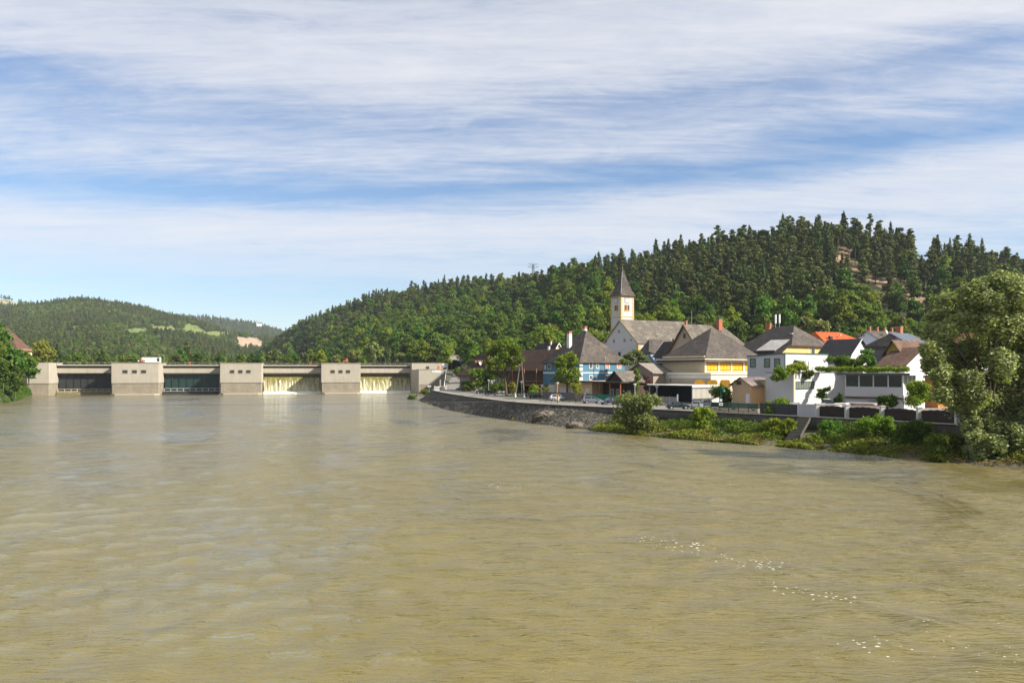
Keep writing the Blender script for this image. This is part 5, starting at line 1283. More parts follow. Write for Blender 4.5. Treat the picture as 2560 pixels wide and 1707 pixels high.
# --- church
def church():
    th = math.radians(27); wc = mat('church_white', (0.49, 0.475, 0.47), 0.9, 0.05, 0.35, 0.06); oc = mat('church_ochre', (0.588, 0.386, 0.134), 0.9, 0.08)
    h = House('church', 'white village church with ochre trim and pointed clock tower', 1596, 258, th, z0=5.0, cat='church')
    La = h.x_at(1760); Lb = h.y_at(1508); ze = h.z(856, 258); Yr = h.Yy(Lb / 2); zr = h.z(799, Yr)
    zg = zr - .15
    h.walls(0, La, 0, Lb, -2, ze, wc, 'x', zg); h.roof(0, La, 0, Lb, ze, zr, slate_o, 'x', 0, 0, .35, .25)
    for s_ in (0, 1):
        y0 = -.35 if s_ == 0 else Lb + .35; h.part(MB().prism([(-.40, y0, ze - .05), (-.40, Lb / 2, zr + .05), (-.40, Lb / 2, zr - .45), (-.40, y0, ze - .55)], (.12, 0, 0)), 'verge_board', mat('verge_ochre', (0.353, 0.269, 0.143), .9))
    # ochre corner stones on the sunlit side
    for i in range(14):
        zz = ze - .9 - i * .75; w = 1.1 if i % 2 else .7; h.part(MB().box(-.05, -.06, zz, w, -.003, zz + .62), 'quoin', oc); h.part(MB().box(-.06, -.05, zz, -.003, w, zz + .62), 'quoin', oc)
    h.part(MB().box(-.02, -.22, ze - .55, La, -.003, ze - .2), 'cornice', wc)
    # round gable windows
    def rnd(u, v, r, ring=True):
        yy = h.y_at(u); zz = h.z(v, h.Yy(yy)); n = 16
        if ring: h.part(MB().prism([(-.01, yy + (r + .32) * math.cos(6.2832 * i / n), zz + (r + .32) * math.sin(6.2832 * i / n)) for i in range(n)], (-.06, 0, 0)), 'window_ring', mat('stone_ring', (0.378, 0.336, 0.277), .9))
        h.part(MB().prism([(-.075, yy + r * math.cos(6.2832 * i / n), zz + r * math.sin(6.2832 * i / n)) for i in range(n)], (-.03, 0, 0)), 'round_window', glass)
    rnd(1547.5, 828, .42); rnd(1535, 852.5, .42); rnd(1561.5, 851, .42); rnd(1516, 854, .35, False); rnd(1578, 850, .35, False)
    h.win_px('y', 1571, 1577, 880, 888, fm=mat('stone_ring', (0.378, 0.336, 0.277)), bar=False); h.win_px('y', 1546, 1552, 880, 890, fm=mat('stone_ring', (0.378, 0.336, 0.277)), bar=False)
    for i in range(4):
        a_ = La * (.18 + .2 * i); h.win('x', a_ - .8, a_ + .8, ze - 7, ze - 2.2, fm=oc)
    # tower
    tx, ty = 4.0, Lb * .56
    def W(x, y): return (h.C[0] + h.ex[0] * x + h.ey[0] * y, h.C[1] + h.ex[1] * x + h.ey[1] * y)
    # find tower corner on the ray of column 1551
    tC = None
    for y_ in np.linspace(Lb * .4, Lb * .95, 60):
        p = W(5.0, y_); 
        if abs(1280 + F * p[0] / p[1] - 1551) < 2.0: tC = (5.0, y_); break
    tx, ty = tC or (5.0, Lb * .6); p = W(tx, ty); Yt = p[1]
    Ls = ray_line(1584.5, p, h.ex); Lt = ray_line(1527.5, p, h.ey); z1 = h.z(739, Yt)
    tw = h.part(MB().box(tx, ty, 0, tx + Ls, ty + Lt, z1), 'tower', wc)
    for i in range(22):                                                    # ochre quoins at the corners
        zz = z1 - .9 - i * .62; w = .75 if i % 2 else .45
        if zz < z1 - 13.5: break
        h.part(MB().box(tx - .05, ty - .05, zz, tx + w, ty - .003, zz + .5), 'quoin', oc, tw); h.part(MB().box(tx - .05, ty - .002, zz, tx - .003, ty + w, zz + .5), 'quoin', oc, tw)
        h.part(MB().box(tx + Ls - w, ty - .05, zz, tx + Ls + .04, ty - .003, zz + .5), 'quoin', oc, tw); h.part(MB().box(tx - .05, ty + Lt - w, zz, tx - .003, ty + Lt + .04, zz + .5), 'quoin', oc, tw)
    h.part(MB().box(tx - .25, ty - .25, z1 - .38, tx + Ls + .25, ty + Lt + .25, z1 - .002), 'cornice', oc, tw)
    zb = h.z(792, Yt); h.part(MB().box(tx - .1, ty - .1, zb, tx + Ls + .1, ty + Lt + .1, zb + .3), 'string_course', oc, tw)
    # clocks and double belfry windows on both visible faces
    stone = mat('stone_brown', (0.252, 0.168, 0.076), .9); hand = mat('clock_black', (0.015, 0.015, 0.015), .5)
    for face in ('x', 'y'):
        Lf = Ls if face == 'x' else Lt
        def bx(mb, a0, a1, z0, z2, d0, d1):
            if face == 'x': mb.box(tx + a0, ty - d1, z0, tx + a1, ty - d0, z2)
            else: mb.box(tx - d1, ty + a0, z0, tx - d0, ty + a1, z2)
            return mb
        c = Lf * .46; zc = h.z(750, Yt); r = .72
        ck = h.part(bx(MB(), c - r - .18, c + r + .18, zc - r - .18, zc + r + .18, .003, .07), 'clock', stone, tw) if False else h.part(bx(MB(), c - r - .18, c + r + .18, zc - r - .18, zc + r + .18, .003, .07), 'clock', stone)
        h.part(bx(MB(), c - r, c + r, zc - r, zc + r, .071, .10), 'clock_face', white_p, ck)
        h.part(bx(MB(), c - .07, c + .07, zc - .1, zc + .5, .101, .13), 'minute_hand', hand, ck); h.part(bx(MB(), c - .5, c + .07, zc - .09, zc + .07, .131, .15), 'hour_hand', hand, ck)
        for i in range(12):
            t = 6.2832 * i / 12; q = (c + .58 * math.sin(t), zc + .58 * math.cos(t)); h.part(bx(MB(), q[0] - .06, q[0] + .06, q[1] - .06, q[1] + .06, .101, .12), 'hour_mark', stone, ck)
        zw1 = h.z(761.5, Yt); zw0 = h.z(775, Yt); w = .95
        bw = h.part(bx(bx(MB(), c - w - .15, c + w + .15, zw0 - .25, zw0, .003, .16), c - w - .15, c - w, zw0, zw1, .003, .10), 'belfry_window', oc)
        h.part(bx(MB(), c + w, c + w + .15, zw0, zw1, .003, .10), 'jamb', oc, bw); h.part(bx(MB(), c - .14, c + .14, zw0, zw1 + .1, .003, .12), 'mullion', oc, bw)
        for sx in (-1, 1):
            m0 = c + sx * (.14 + w) / 2; r_ = (w - .14) / 2; n = 8
            pts = [(m0 - r_, zw0), (m0 + r_, zw0)] + [(m0 + r_ * math.cos(math.pi * i / n), zw1 - r_ + r_ * math.sin(math.pi * i / n)) for i in range(n + 1)]
            P3 = [(tx + a_, ty - .02, z_) for a_, z_ in pts] if face == 'x' else [(tx - .02, ty + a_, z_) for a_, z_ in pts]
            h.part(MB().prism(P3, (0, -.04, 0) if face == 'x' else (-.04, 0, 0)), 'louvre', mat('louvre_brown', (0.10, 0.05, 0.025), .8), bw)
    # spire: flared foot, four sides, cross
    e_ = .55; cx, cy = tx + Ls / 2, ty + Lt / 2; za = h.z(667, h.Yy(cy)); hx, hy = Ls / 2, Lt / 2
    lv = [(1.0 + .22, z1 + .003), (1.0, z1 + .9), (.62, z1 + (za - z1) * .38), (.30, z1 + (za - z1) * .70), (.015, za)]
    V = []; Fc = []
    for f_, zz in lv:
        V += [(cx - hx * f_, cy - hy * f_, zz), (cx + hx * f_, cy - hy * f_, zz), (cx + hx * f_, cy + hy * f_, zz), (cx - hx * f_, cy + hy * f_, zz)]
    for i in range(4):
        for k in range(4): Fc.append((i * 4 + k, i * 4 + (k + 1) % 4, i * 4 + 4 + (k + 1) % 4, i * 4 + 4 + k))
    Fc.append((3, 2, 1, 0)); sp = h.part(MB().add(V, Fc), 'spire', slate)
    h.part(MB().box(cx - .05, cy - .05, za - .1, cx + .05, cy + .05, za + 1.5).box(cx - .4, cy - .04, za + .9, cx + .4, cy + .04, za + 1.0), 'cross', frame_b, sp)
    h.part(MB().lathe((cx, cy, za - .05), [(.05, 0), (.18, .12), (.18, .22), (.05, .36)], 8), 'orb', oc, sp)
    for c0, s_ in (((cx - hx * 1.22, cy - hy * 1.22), 1),):
        h.part(MB().tube([(cx - hx * .99, cy - hy * .99, z1 + .95), (cx - hx * .3, cy - hy * .3, z1 + (za - z1) * .70), (cx, cy, za - .2)], .08, 5), 'hip_flashing', galv, sp)
church()

# --- blue inn
def blue_house():
    bl = mat('blue_render', (0.070, 0.165, 0.235), 0.9, 0.06, .4, .06); tr = mat('blue_trim_white', (0.622, 0.613, 0.588), .85, .05)
    h = House('blue_house', 'bright blue house with white trim and steep grey hipped roof', 1449, 206)
    La = h.x_at(1562); Lb = h.y_at(1358); ze = h.z(900, 206); zr = h.z(826, 214)
    h.walls(0, La, 0, Lb, 0, ze, bl); h.roof(0, La, 0, Lb, ze, zr, slate, 'y', La * .38, La * .42, .6)
    h.part(MB().box(-.5, -.5, ze - .66, La + .5, Lb + .5, ze - .5), 'eave_board', tr)
    h.part(MB().box(-.06, -.06, h.z(933, 206), La, -.003, h.z(930.5, 206)), 'band', tr); h.part(MB().box(-.06, -.002, h.z(934, 206), -.003, Lb, h.z(930, 206)), 'band', tr)
    for i in range(6):
        h.part(MB().box(-.08, -.08, ze - 1.5 - i * 1.25, 1.05, -.062, ze - .7 - i * 1.25), 'quoin', tr)
    curt = mat('curtain_red', (0.521, 0.185, 0.109), .8, .15, 3.0)
    for k, (u0, u1, v0, v1, pm) in enumerate(((1474, 1481, 906, 920, glass), (1491, 1496, 911, 920, glass), (1514.5, 1523, 906, 920, curt), (1543, 1551.5, 906, 920, curt), (1474, 1481, 939, 948, glass), (1514, 1522, 939, 948, glass), (1543, 1551, 939, 948, glass))):
        h.win_px('x', u0, u1, v0, v1, fm=tr, pm=pm, fw=.17)
    for u0, u1, v0, v1 in ((1370.5, 1377, 911, 922), (1397, 1403, 911, 922), (1424, 1430, 911, 922), (1362.5, 1364, 914, 921)): h.win_px('y', u0, u1, v0, v1, fm=tr, fw=.14)
    # chimneys
    c1 = h.part(MB().box(La * .22 - .5, Lb * .55 - .5, ze + 1.5, La * .22 + .5, Lb * .55 + .5, zr - .9), 'chimney', tr); h.part(MB().box(La * .22 - .53, Lb * .55 - .53, zr - .89, La * .22 + .53, Lb * .55 + .53, zr - .2), 'chimney_top', brick_m, c1)
    h.part(MB().box(La * .22 - .52, Lb * .55 - .52, ze + 1.4, La * .22 + .52, Lb * .55 + .52, ze + 3.4), 'chimney_foot', bl, c1)
    c2 = h.part(MB().box(La * .62 - .45, Lb * .62 - .45, zr - 2.2, La * .62 + .45, Lb * .62 + .45, zr + .7), 'chimney', tr); h.part(MB().box(La * .62 - .48, Lb * .62 - .48, zr + .705, La * .62 + .48, Lb * .62 + .48, zr + 1.4), 'chimney_top', brick_m, c2)
    sl = (zr - ze) / (La * .38 + .0001)
    h.part(MB().tube([(La * .55, -.2, 2), (La * .55, -.2, ze + 1.2)], .05, 6), 'flagpole', galv)
    h.part(MB().tube([(La * .30, -.1, 1), (La * .30, -.1, ze - 1.4)], .05, 6), 'drainpipe', frame_b)
    h.part(MB().box(La * .02, -3.2, 0, La * .98, -.003, h.z(951.5, 204)), 'terrace', mat('terrace_stone', (0.462, 0.420, 0.353), .9))
blue_house()

# --- houses left of the blue one
def left_houses():
    wr = mat('white_wall_old', (0.504, 0.487, 0.462), .9, .1)
    h = House('brown_roof_house', 'house with broad brown tiled roof and wooden balcony', 1382, 232, math.radians(40))
    La = 9.0; Lb = h.y_at(1262); ze = h.z(917, 232); zr = h.z(873, 238)
    h.walls(0, La, 0, Lb, 0, ze, wood_d); h.roof(0, La, 0, Lb, ze, zr, tile_b, 'y', 2.2, 2.0, .9)
    for i in range(5): h.part(MB().box(-1.6, Lb * i / 4 - .1, 0, -1.4, Lb * i / 4 + .1, ze - .5), 'balcony_post', mat('wood_warm', (0.252, 0.118, 0.059), .8, .2))
    for zz in (2.8, 3.9): h.part(MB().box(-1.65, 0, zz, -1.42, Lb, zz + .16), 'balcony_rail', mat('wood_warm', (0.252, 0.118, 0.059)))
    h.part(MB().box(-1.6, 0, 2.6, 0, Lb, 2.78), 'balcony_floor', wood_r)
    h.chimney(La / 2, Lb * .3, zr - .8, zr + .9, .6, wr)
    g = House('small_yellow_house', 'small pale yellow gabled house with dark roof behind the balcony house', 1381, 272, math.radians(35), z0=GZ)
    La = g.x_at(1406); Lb = g.y_at(1332); ze = g.z(884, 272); zr = g.z(857, 274); yw = mat('pale_yellow', (0.622, 0.470, 0.277), .9)
    La = max(La, 5.0)
    g.walls(0, La, 0, Lb, 0, ze, yw, 'y', zr - .1); g.roof(0, La, 0, Lb, ze, zr, tile_c, 'y', 0, 0, .5)
    for s_ in (-1, 1): g.part(MB().prism([(La / 2, -.58, zr + .06), (La / 2 + s_ * (La / 2 + .5), -.58, ze - .45), (La / 2 + s_ * (La / 2 + .5), -.58, ze - .85), (La / 2, -.58, zr - .35)], (0, .1, 0)), 'verge_board', white_p)
    g.win('x', La / 2 - .45, La / 2 + .45, ze - .9, ze + .5); g.part(MB().prism([(La / 2 + .28 * math.cos(6.28 * i / 10), -.01, zr - 1.2 + .28 * math.sin(6.28 * i / 10)) for i in range(10)], (0, -.05, 0)), 'round_window', glass)
    g.chimney(La * .4, Lb * .3, zr - .8, zr + .6, .5, yw)
    d = House('dark_cottage', 'old cottage under dark brown roofs by the dam ramp', 1212, 282, math.radians(42))
    La = 8; Lb = d.y_at(1165); ze = d.z(922, 282); zr = d.z(884, 286)
    dk = mat('cottage_dark', (0.20, 0.18, 0.16), .9, .15)
    d.walls(0, La, 0, Lb, 0, ze, dk); d.roof(0, La, 0, Lb, ze, zr, roof_mat('tile_dark_brown', (0.085, 0.055, 0.045), .25, .35), 'y', 2.5, 2.5, .8)
    d.roof(-5.5, .5, -1, Lb * .8, d.z(936, 280), d.z(918, 280), roof_mat('tile_dark_brown', (0.085, 0.055, 0.045)), 'y', 2.0, 2.0, .4, name='lower_roof'); d.walls(-5, -.003, -.6, Lb * .75, 0, d.z(937, 280), dk, name='lower_wall')
    d.win('x', 1.0, 2.0, 2.6, 3.9); d.win('x', 3.4, 4.4, 2.6, 3.9); d.win('x', 5.6, 6.6, 2.6, 3.9)
    ds_ = d.part(MB().lathe((0, 0, 0), [(.02, 0), (.32, .05), (.55, .17), (.57, .18), (.3, .08), (.01, .03)], 14), 'satellite_dish', white_p); ds_.location = (-.6, 2.0, ze + 1.9); ds_.rotation_euler = (1.3, 0, .2)
    d.chimney(La * .45, Lb * .2, zr - 1.2, zr + .9, .6, mat('chimney_orange', (0.521, 0.185, 0.084), .9))
    for i in range(2): d.part(MB().prism([(-.4 , 3 + i * 1.6, ze + 2.0), (-.4, 4.2 + i * 1.6, ze + 2.0), (-.4, 3.6 + i * 1.6, ze + 3.1)], (2.5, 0, 0)), 'dormer', tile_b)
left_houses()

# --- small houses between blue inn and hall
def middle_houses():
    bg = mat('grey_blue_render', (0.252, 0.311, 0.395), .9, .06)
    h = House('grey_blue_house', 'narrow grey blue house with grey hipped roof beside the church', 1622, 236, math.radians(34))
    La = h.x_at(1660); Lb = h.y_at(1599); ze = h.z(876, 236); zr = h.z(848, 238); La = 9.0
    h.walls(0, La, 0, Lb, 0, ze, bg); h.roof(0, La, 0, Lb, ze, zr, slate, 'x', 2.0, 2.0, .4)
    h.win_px('y', 1606, 1611, 879, 889); h.win_px('y', 1613.5, 1619, 879, 889); h.win('x', 3.6, 4.8, ze - 4.8, ze - 3.2); h.win('x', 6.2, 7.4, ze - 4.8, ze - 3.2)
    g = House('dark_roof_cottage', 'cottage with dark slate roof and white verge below the beige gable', 1680, 226, math.radians(34))
    La = 8; Lb = g.y_at(1636); ze = g.z(888, 226); zr = g.z(853, 229)
    g.walls(0, La, 0, Lb, 0, ze, bg); g.roof(0, La, 0, Lb, ze, zr, slate_d, 'y', 0, 0, .4)
    g.part(MB().prism([(La / 2, Lb + .42, zr + .1), (-.4, Lb + .42, ze - .35), (-.4, Lb + .42, ze - .75), (La / 2, Lb + .42, zr - .3)], (0, .16, 0)), 'verge_board', white_p); g.chimney(La / 2, Lb * .45, zr - .6, zr + .7, .7)
    tn = mat('dull_tan', (0.302, 0.235, 0.176), .9, .08)
    b = House('grey_roof_barn', 'low tan outbuilding with pale grey gable roof beside the hall', 1633, 190, math.radians(34))
    La = 13; Lb = b.y_at(1571); ze = b.z(929, 190); zr = b.z(908, 194)
    b.walls(0, La, 0, Lb, 0, ze, tn, 'x', zr - .1); b.roof(0, La, 0, Lb, ze, zr, roof_mat('roof_pale_grey', (0.27, 0.24, 0.21), .15, .35), 'x', 0, 0, .7)
    b.part(MB().box(1.0, -.5, ze - .55, La, -.003, ze - .35), 'gutter', brick_m)
    # wooden bar on the quay with a long dark roof
    s = House('wooden_kiosk', 'long low wooden kiosk with flat dark roof in front of the blue house', 1480, 191, math.radians(36), cat='kiosk')
    La = 9; Lb = s.y_at(1386); zr = s.z(956, 191); pe = mat('kiosk_peach', (0.554, 0.370, 0.202), .85, .08)
    s.walls(0, 5, 0, Lb, 0, zr, pe); s.part(MB().box(-1.0, -11, zr + .003, 6, Lb + .6, zr + .28), 'roof', mat('roof_felt', (0.045, 0.035, 0.03), .9, .2))
    fl = mat('flower_box', (0.378, 0.084, 0.042), .9, .4, 6.0)
    for u0, u1 in ((1401, 1424), (1429, 1442), (1463, 1475)):
        y0, y1 = s.y_at(u1), s.y_at(u0); w = s.win('y', y0 + .2, y1 - .2, 1.75, 2.65, fm=frame_w, pm=mat('curtain_white', (0.521, 0.504, 0.470), .8, .2, 4.0), fw=.1)
        s.part(MB().box(-.45, y0 + .1, 1.1, -.02, y1 - .1, 1.5), 'flower_box', fl)
    s.part(MB().box(-.05, 0.1, .02, -.004, Lb - .1, .55), 'plinth', mat('plinth_pink', (0.420, 0.168, 0.126), .9))
    for yy in (-10.5, -7, -3.5): s.part(MB().box(-.8, yy - .1, 0, -.6, yy + .1, zr), 'roof_post', wood_r)
    s.part(MB().box(3.5, -10.8, 0, 3.7, -.1, zr), 'back_wall', wood_d)
    for yy in (-9.6, -7.4): s.part(MB().box(3.40, yy, .3, 3.497, yy + 1.2, 2.5), 'door', mat('door_grey', (0.353, 0.353, 0.336), .7))
    k = House('dark_shed', 'dark wooden shed with grey gable roof behind the green fence', 1560, 186, math.radians(34), cat='shed')
    La = 7; Lb = k.y_at(1520); ze = k.z(951, 186); zr = k.z(927, 189)
    k.walls(0, La, 0, Lb, 0, ze, wood_d, 'x', zr - .1); k.roof(0, La, 0, Lb, ze, zr, slate_o, 'x', 0, 0, .6)
    k.win('y', Lb * .3, Lb * .3 + .9, 1.2, 2.6); k.win('y', Lb * .65, Lb * .65 + .9, 1.2, 2.6)
    # carved wooden yard with orange stacks behind the walnut tree
    y = House('garden_pavilion', 'open red brown pavilion with white tables beneath the walnut tree', 1345, 214, math.radians(36), cat='pavilion')
    Lb = y.y_at(1290); y.part(MB().box(0, 0, 2.9, 5, Lb, 3.1), 'roof', wood_r)
    for i in range(4):
        for xx in (.1, 4.7): y.part(MB().box(xx, .1 + (Lb - .4) * i / 3, 0, xx + .2, .3 + (Lb - .4) * i / 3, 2.9), 'post', wood_r)
    for i in range(3):
        yy = Lb * (i + .4) / 3; t = y.part(MB().box(-2.6, yy, .72, -1.2, yy + 1.6, .8), 'table', white_p); y.part(MB().box(-2.0, yy + .7, 0, -1.8, yy + .9, .717), 'table_leg', white_p, t)
    y.part(MB().box(2.2, .3, 0, 2.4, Lb - .3, 1.9), 'screen', mat('orange_canvas', (0.504, 0.168, 0.042), .8, .3, 1.0))
    # white garden house wall
    w = House('garden_wall', 'pale rendered garden wall under the trees by the kiosk', 1392, 203, math.radians(36), cat='wall')
    Lb = w.y_at(1352); w.part(MB().box(0, 0, 0, .3, Lb, 3.4), 'wall', mat('white_wall_old', (0.504, 0.487, 0.462)), None); w.part(MB().box(-.06, -.06, 3.402, .36, Lb + .06, 3.5), 'coping', fascia)
middle_houses()

# --- houses behind the white one, to the right
def right_houses():
    lw = mat('lilac_white', (0.622, 0.588, 0.622), .9, .04)
    h = House('red_roof_house', 'house with bright orange red tiled hip roof behind the yellow house', 2060, 236, math.radians(20))
    La = h.x_at(2155); Lb = 11.0; ze = h.z(851, 236); zr = h.z(829, 240)
    h.walls(0, La, 0, Lb, 0, ze, white_p); h.roof(0, La, 0, Lb, ze, zr, tile_o, 'x', 1.5, 3.5, .5); h.part(MB().box(La * .52, 1.6, ze + 1.6, La * .52 + .5, 2.2, ze + 2.0), 'skylight', galv)
    h.chimney(La * .22, .8, ze - .5, ze + 1.3, .9, wood_d); 
    g = House('charcoal_roof_house', 'white house with smooth charcoal tiled gable roof', 2117, 186, math.radians(40))
    La = g.x_at(2182); Lb = g.y_at(2040); ze = g.z(895, 186); zr = g.z(848, 192)
    g.walls(0, La, 0, Lb, 0, ze, lw, 'y', zr - .1); g.roof(0, La, 0, Lb, ze, zr, tile_c, 'y', 0, 0, .5)
    g.part(MB().prism([(La / 2, -.56, zr + .06), (-.5, -.56, ze - .6), (-.5, -.56, ze - .85), (La / 2, -.56, zr - .2)], (0, .06, 0)), 'verge_board', white_p)
    b = House('pale_blue_house', 'pale blue house with grey gable roof and row of chimneys', 2196, 246, math.radians(30))
    La = b.x_at(2262); Lb = b.y_at(2140); ze = b.z(846, 246); zr = b.z(827, 250); pb = mat('pale_blue', (0.353, 0.437, 0.521), .9, .05)
    b.walls(0, La, 0, Lb, 0, ze, pb, 'x', zr - .1); b.roof(0, La, 0, Lb, ze, zr, slate, 'x', 0, 0, .5)
    for i in range(3): b.win_px('y', 2146 + i * 6, 2150 + i * 6, 837, 841.5, bar=False, fw=.08)
    for i in range(4): b.chimney(La * (.1 + .28 * i), Lb / 2, zr - .4, zr + 1.2, .6)
    ds_ = b.part(MB().lathe((0, 0, 0), [(.02, 0), (.4, .06), (.62, .2), (.64, .21), (.3, .1), (.01, .03)], 14), 'satellite_dish', white_p); ds_.location = (La * .38, .8, zr - .4); ds_.rotation_euler = (1.25, 0, .3)
    d = House('brown_roof_villa', 'villa with wide dark brown roof and white balcony', 2232, 178, math.radians(38))
    La = d.x_at(2290); Lb = d.y_at(2178); ze = d.z(863, 178); zr = d.z(834, 184)
    d.walls(0, La, 0, Lb, 0, ze, mat('charcoal_wall', (0.10, 0.10, 0.105), .8)); d.roof(0, La, 0, Lb, ze, zr, slate, 'y', 3.5, 3.5, .8)
    d.part(MB().box(-1.6, .3, ze - 2.6, 0, Lb * .8, ze - 2.4), 'balcony', white_p); d.win('y', Lb * .18, Lb * .42, ze - 2.2, ze - .5); d.win('y', Lb * .5, Lb * .72, ze - 2.2, ze - .5)
    d.chimney(La * .5, Lb * .25, zr - .6, zr + 1.4, 1.2); mm = d.part(MB().tube([(La * .5, Lb * .42, zr - .5), (La * .5, Lb * .42, zr + 1.6)], .05, 6), 'antenna', galv); d.part(MB().box(La * .5 - .03, Lb * .42 - 1.0, zr + 1.25, La * .5 + .03, Lb * .42 + 1.0, zr + 1.4), 'antenna_bar', galv, mm)
    y = House('olive_yellow_house', 'olive yellow house with brown roof carrying solar panels', 2252, 152, math.radians(36))
    La = y.x_at(2312); Lb = y.y_at(2216); ze = y.z(876, 152); zr = y.z(852, 156); ol = mat('olive_yellow', (0.336, 0.252, 0.050), .9, .08)
    y.walls(0, La, 0, Lb, 0, ze, ol, 'x', zr - .1); y.roof(0, La, 0, Lb, ze, zr, tile_b, 'x', 0, 0, .7)
    y.win_px('y', 2224, 2233, 894, 911, fm=frame_w, bar=False); y.win_px('y', 2240, 2247, 893, 906, fm=frame_b, bar=False)
    # annex with tall tiled roof sloping down to a white gable
    a_ = House('white_gable_annex', 'white gabled annex with steep brown roof beside the olive yellow house', 2262, 146, math.radians(36))
    La = a_.x_at(2312); zl = a_.z(914, 146); zt = a_.z(868, 152)
    a_.part(MB().prism([(0, 0, 0), (La, 0, 0), (La, 0, zt - 1), (La * .8, 0, zt - 1), (0, 0, zl)], (0, 5, 0)), 'wall', white_p)
    a_.part(MB().prism([(-.5, -.5, zl - .3), (La * .9, -.5, zt - .25), (La * .9, -.5, zt), (-.5, -.5, zl - .05)], (0, 6, 0)), 'roof', tile_b)
    a_.part(MB().prism([(-.5, -.62, zl - .35), (La * .9, -.62, zt - .3), (La * .9, -.62, zt + .02), (-.5, -.62, zl - .03)], (0, .1, 0)), 'verge_board', white_p)
    # solar panels (on the villa-like roof behind)
    s = House('solar_roof_house', 'dark roofed house with two large solar panels facing the sun', 2258, 166, math.radians(36))
    La = 14; Lb = 8; ze = s.z(860, 166); zr = s.z(833, 169)
    s.walls(0, La, 0, Lb, 0, ze, mat('charcoal_wall', (0.10, 0.10, 0.105))); s.roof(0, La, 0, Lb, ze, zr, slate, 'x', 2.5, 2.5, .6)
    sl = (zr - ze) / (Lb / 2); pv = glass_mat('solar_glass', (0.035, 0.045, 0.065), .12)
    for i in range(3):
        x0 = 1.6 + i * 2.6; pnl = s.part(MB().prism([(x0, .2, ze + sl * .2 + .22), (x0 + 2.4, .2, ze + sl * .2 + .22), (x0 + 2.4, 3.9, ze + sl * 3.9 + .22), (x0, 3.9, ze + sl * 3.9 + .22)], (0, 0, .08)), 'solar_panel', pv)
        s.part(MB().prism([(x0 + 2.41, .1, ze + sl * .1 + .24), (x0 + 2.55, .1, ze + sl * .1 + .24), (x0 + 2.55, 4.0, ze + sl * 4.0 + .24), (x0 + 2.41, 4.0, ze + sl * 4.0 + .24)], (0, 0, .1)), 'panel_frame', galv, pnl)
    o = House('orange_garden_house', 'orange rendered house half hidden by the willow', 2345, 150, math.radians(36))
    La = 12; Lb = o.y_at(2300); ze = o.z(905, 150); zr = o.z(880, 154)
    o.walls(0, La, 0, Lb, 0, ze, mat('orange_render', (0.403, 0.168, 0.050), .9)); o.roof(0, La, 0, Lb, ze, zr, tile_b, 'x', 0, 0, .8); o.win('x', 2, 3.4, 2.5, 4.2); o.win('x', 6, 7.4, 2.5, 4.2)
    q = House('tiled_house', 'large red brown tiled house behind the willow', 2440, 175, math.radians(36))
    La = 16; Lb = 10; ze = q.z(870, 175); zr = q.z(830, 180); q.walls(0, La, 0, Lb, 0, ze, white_p); q.roof(0, La, 0, Lb, ze, zr, roof_mat('tile_red', (0.20, 0.075, 0.05), .2, .35), 'y', 3, 3, .8); q.win('x', 2, 3.4, 3, 4.6); q.win('y', 2, 3.4, 3, 4.6)
right_houses()
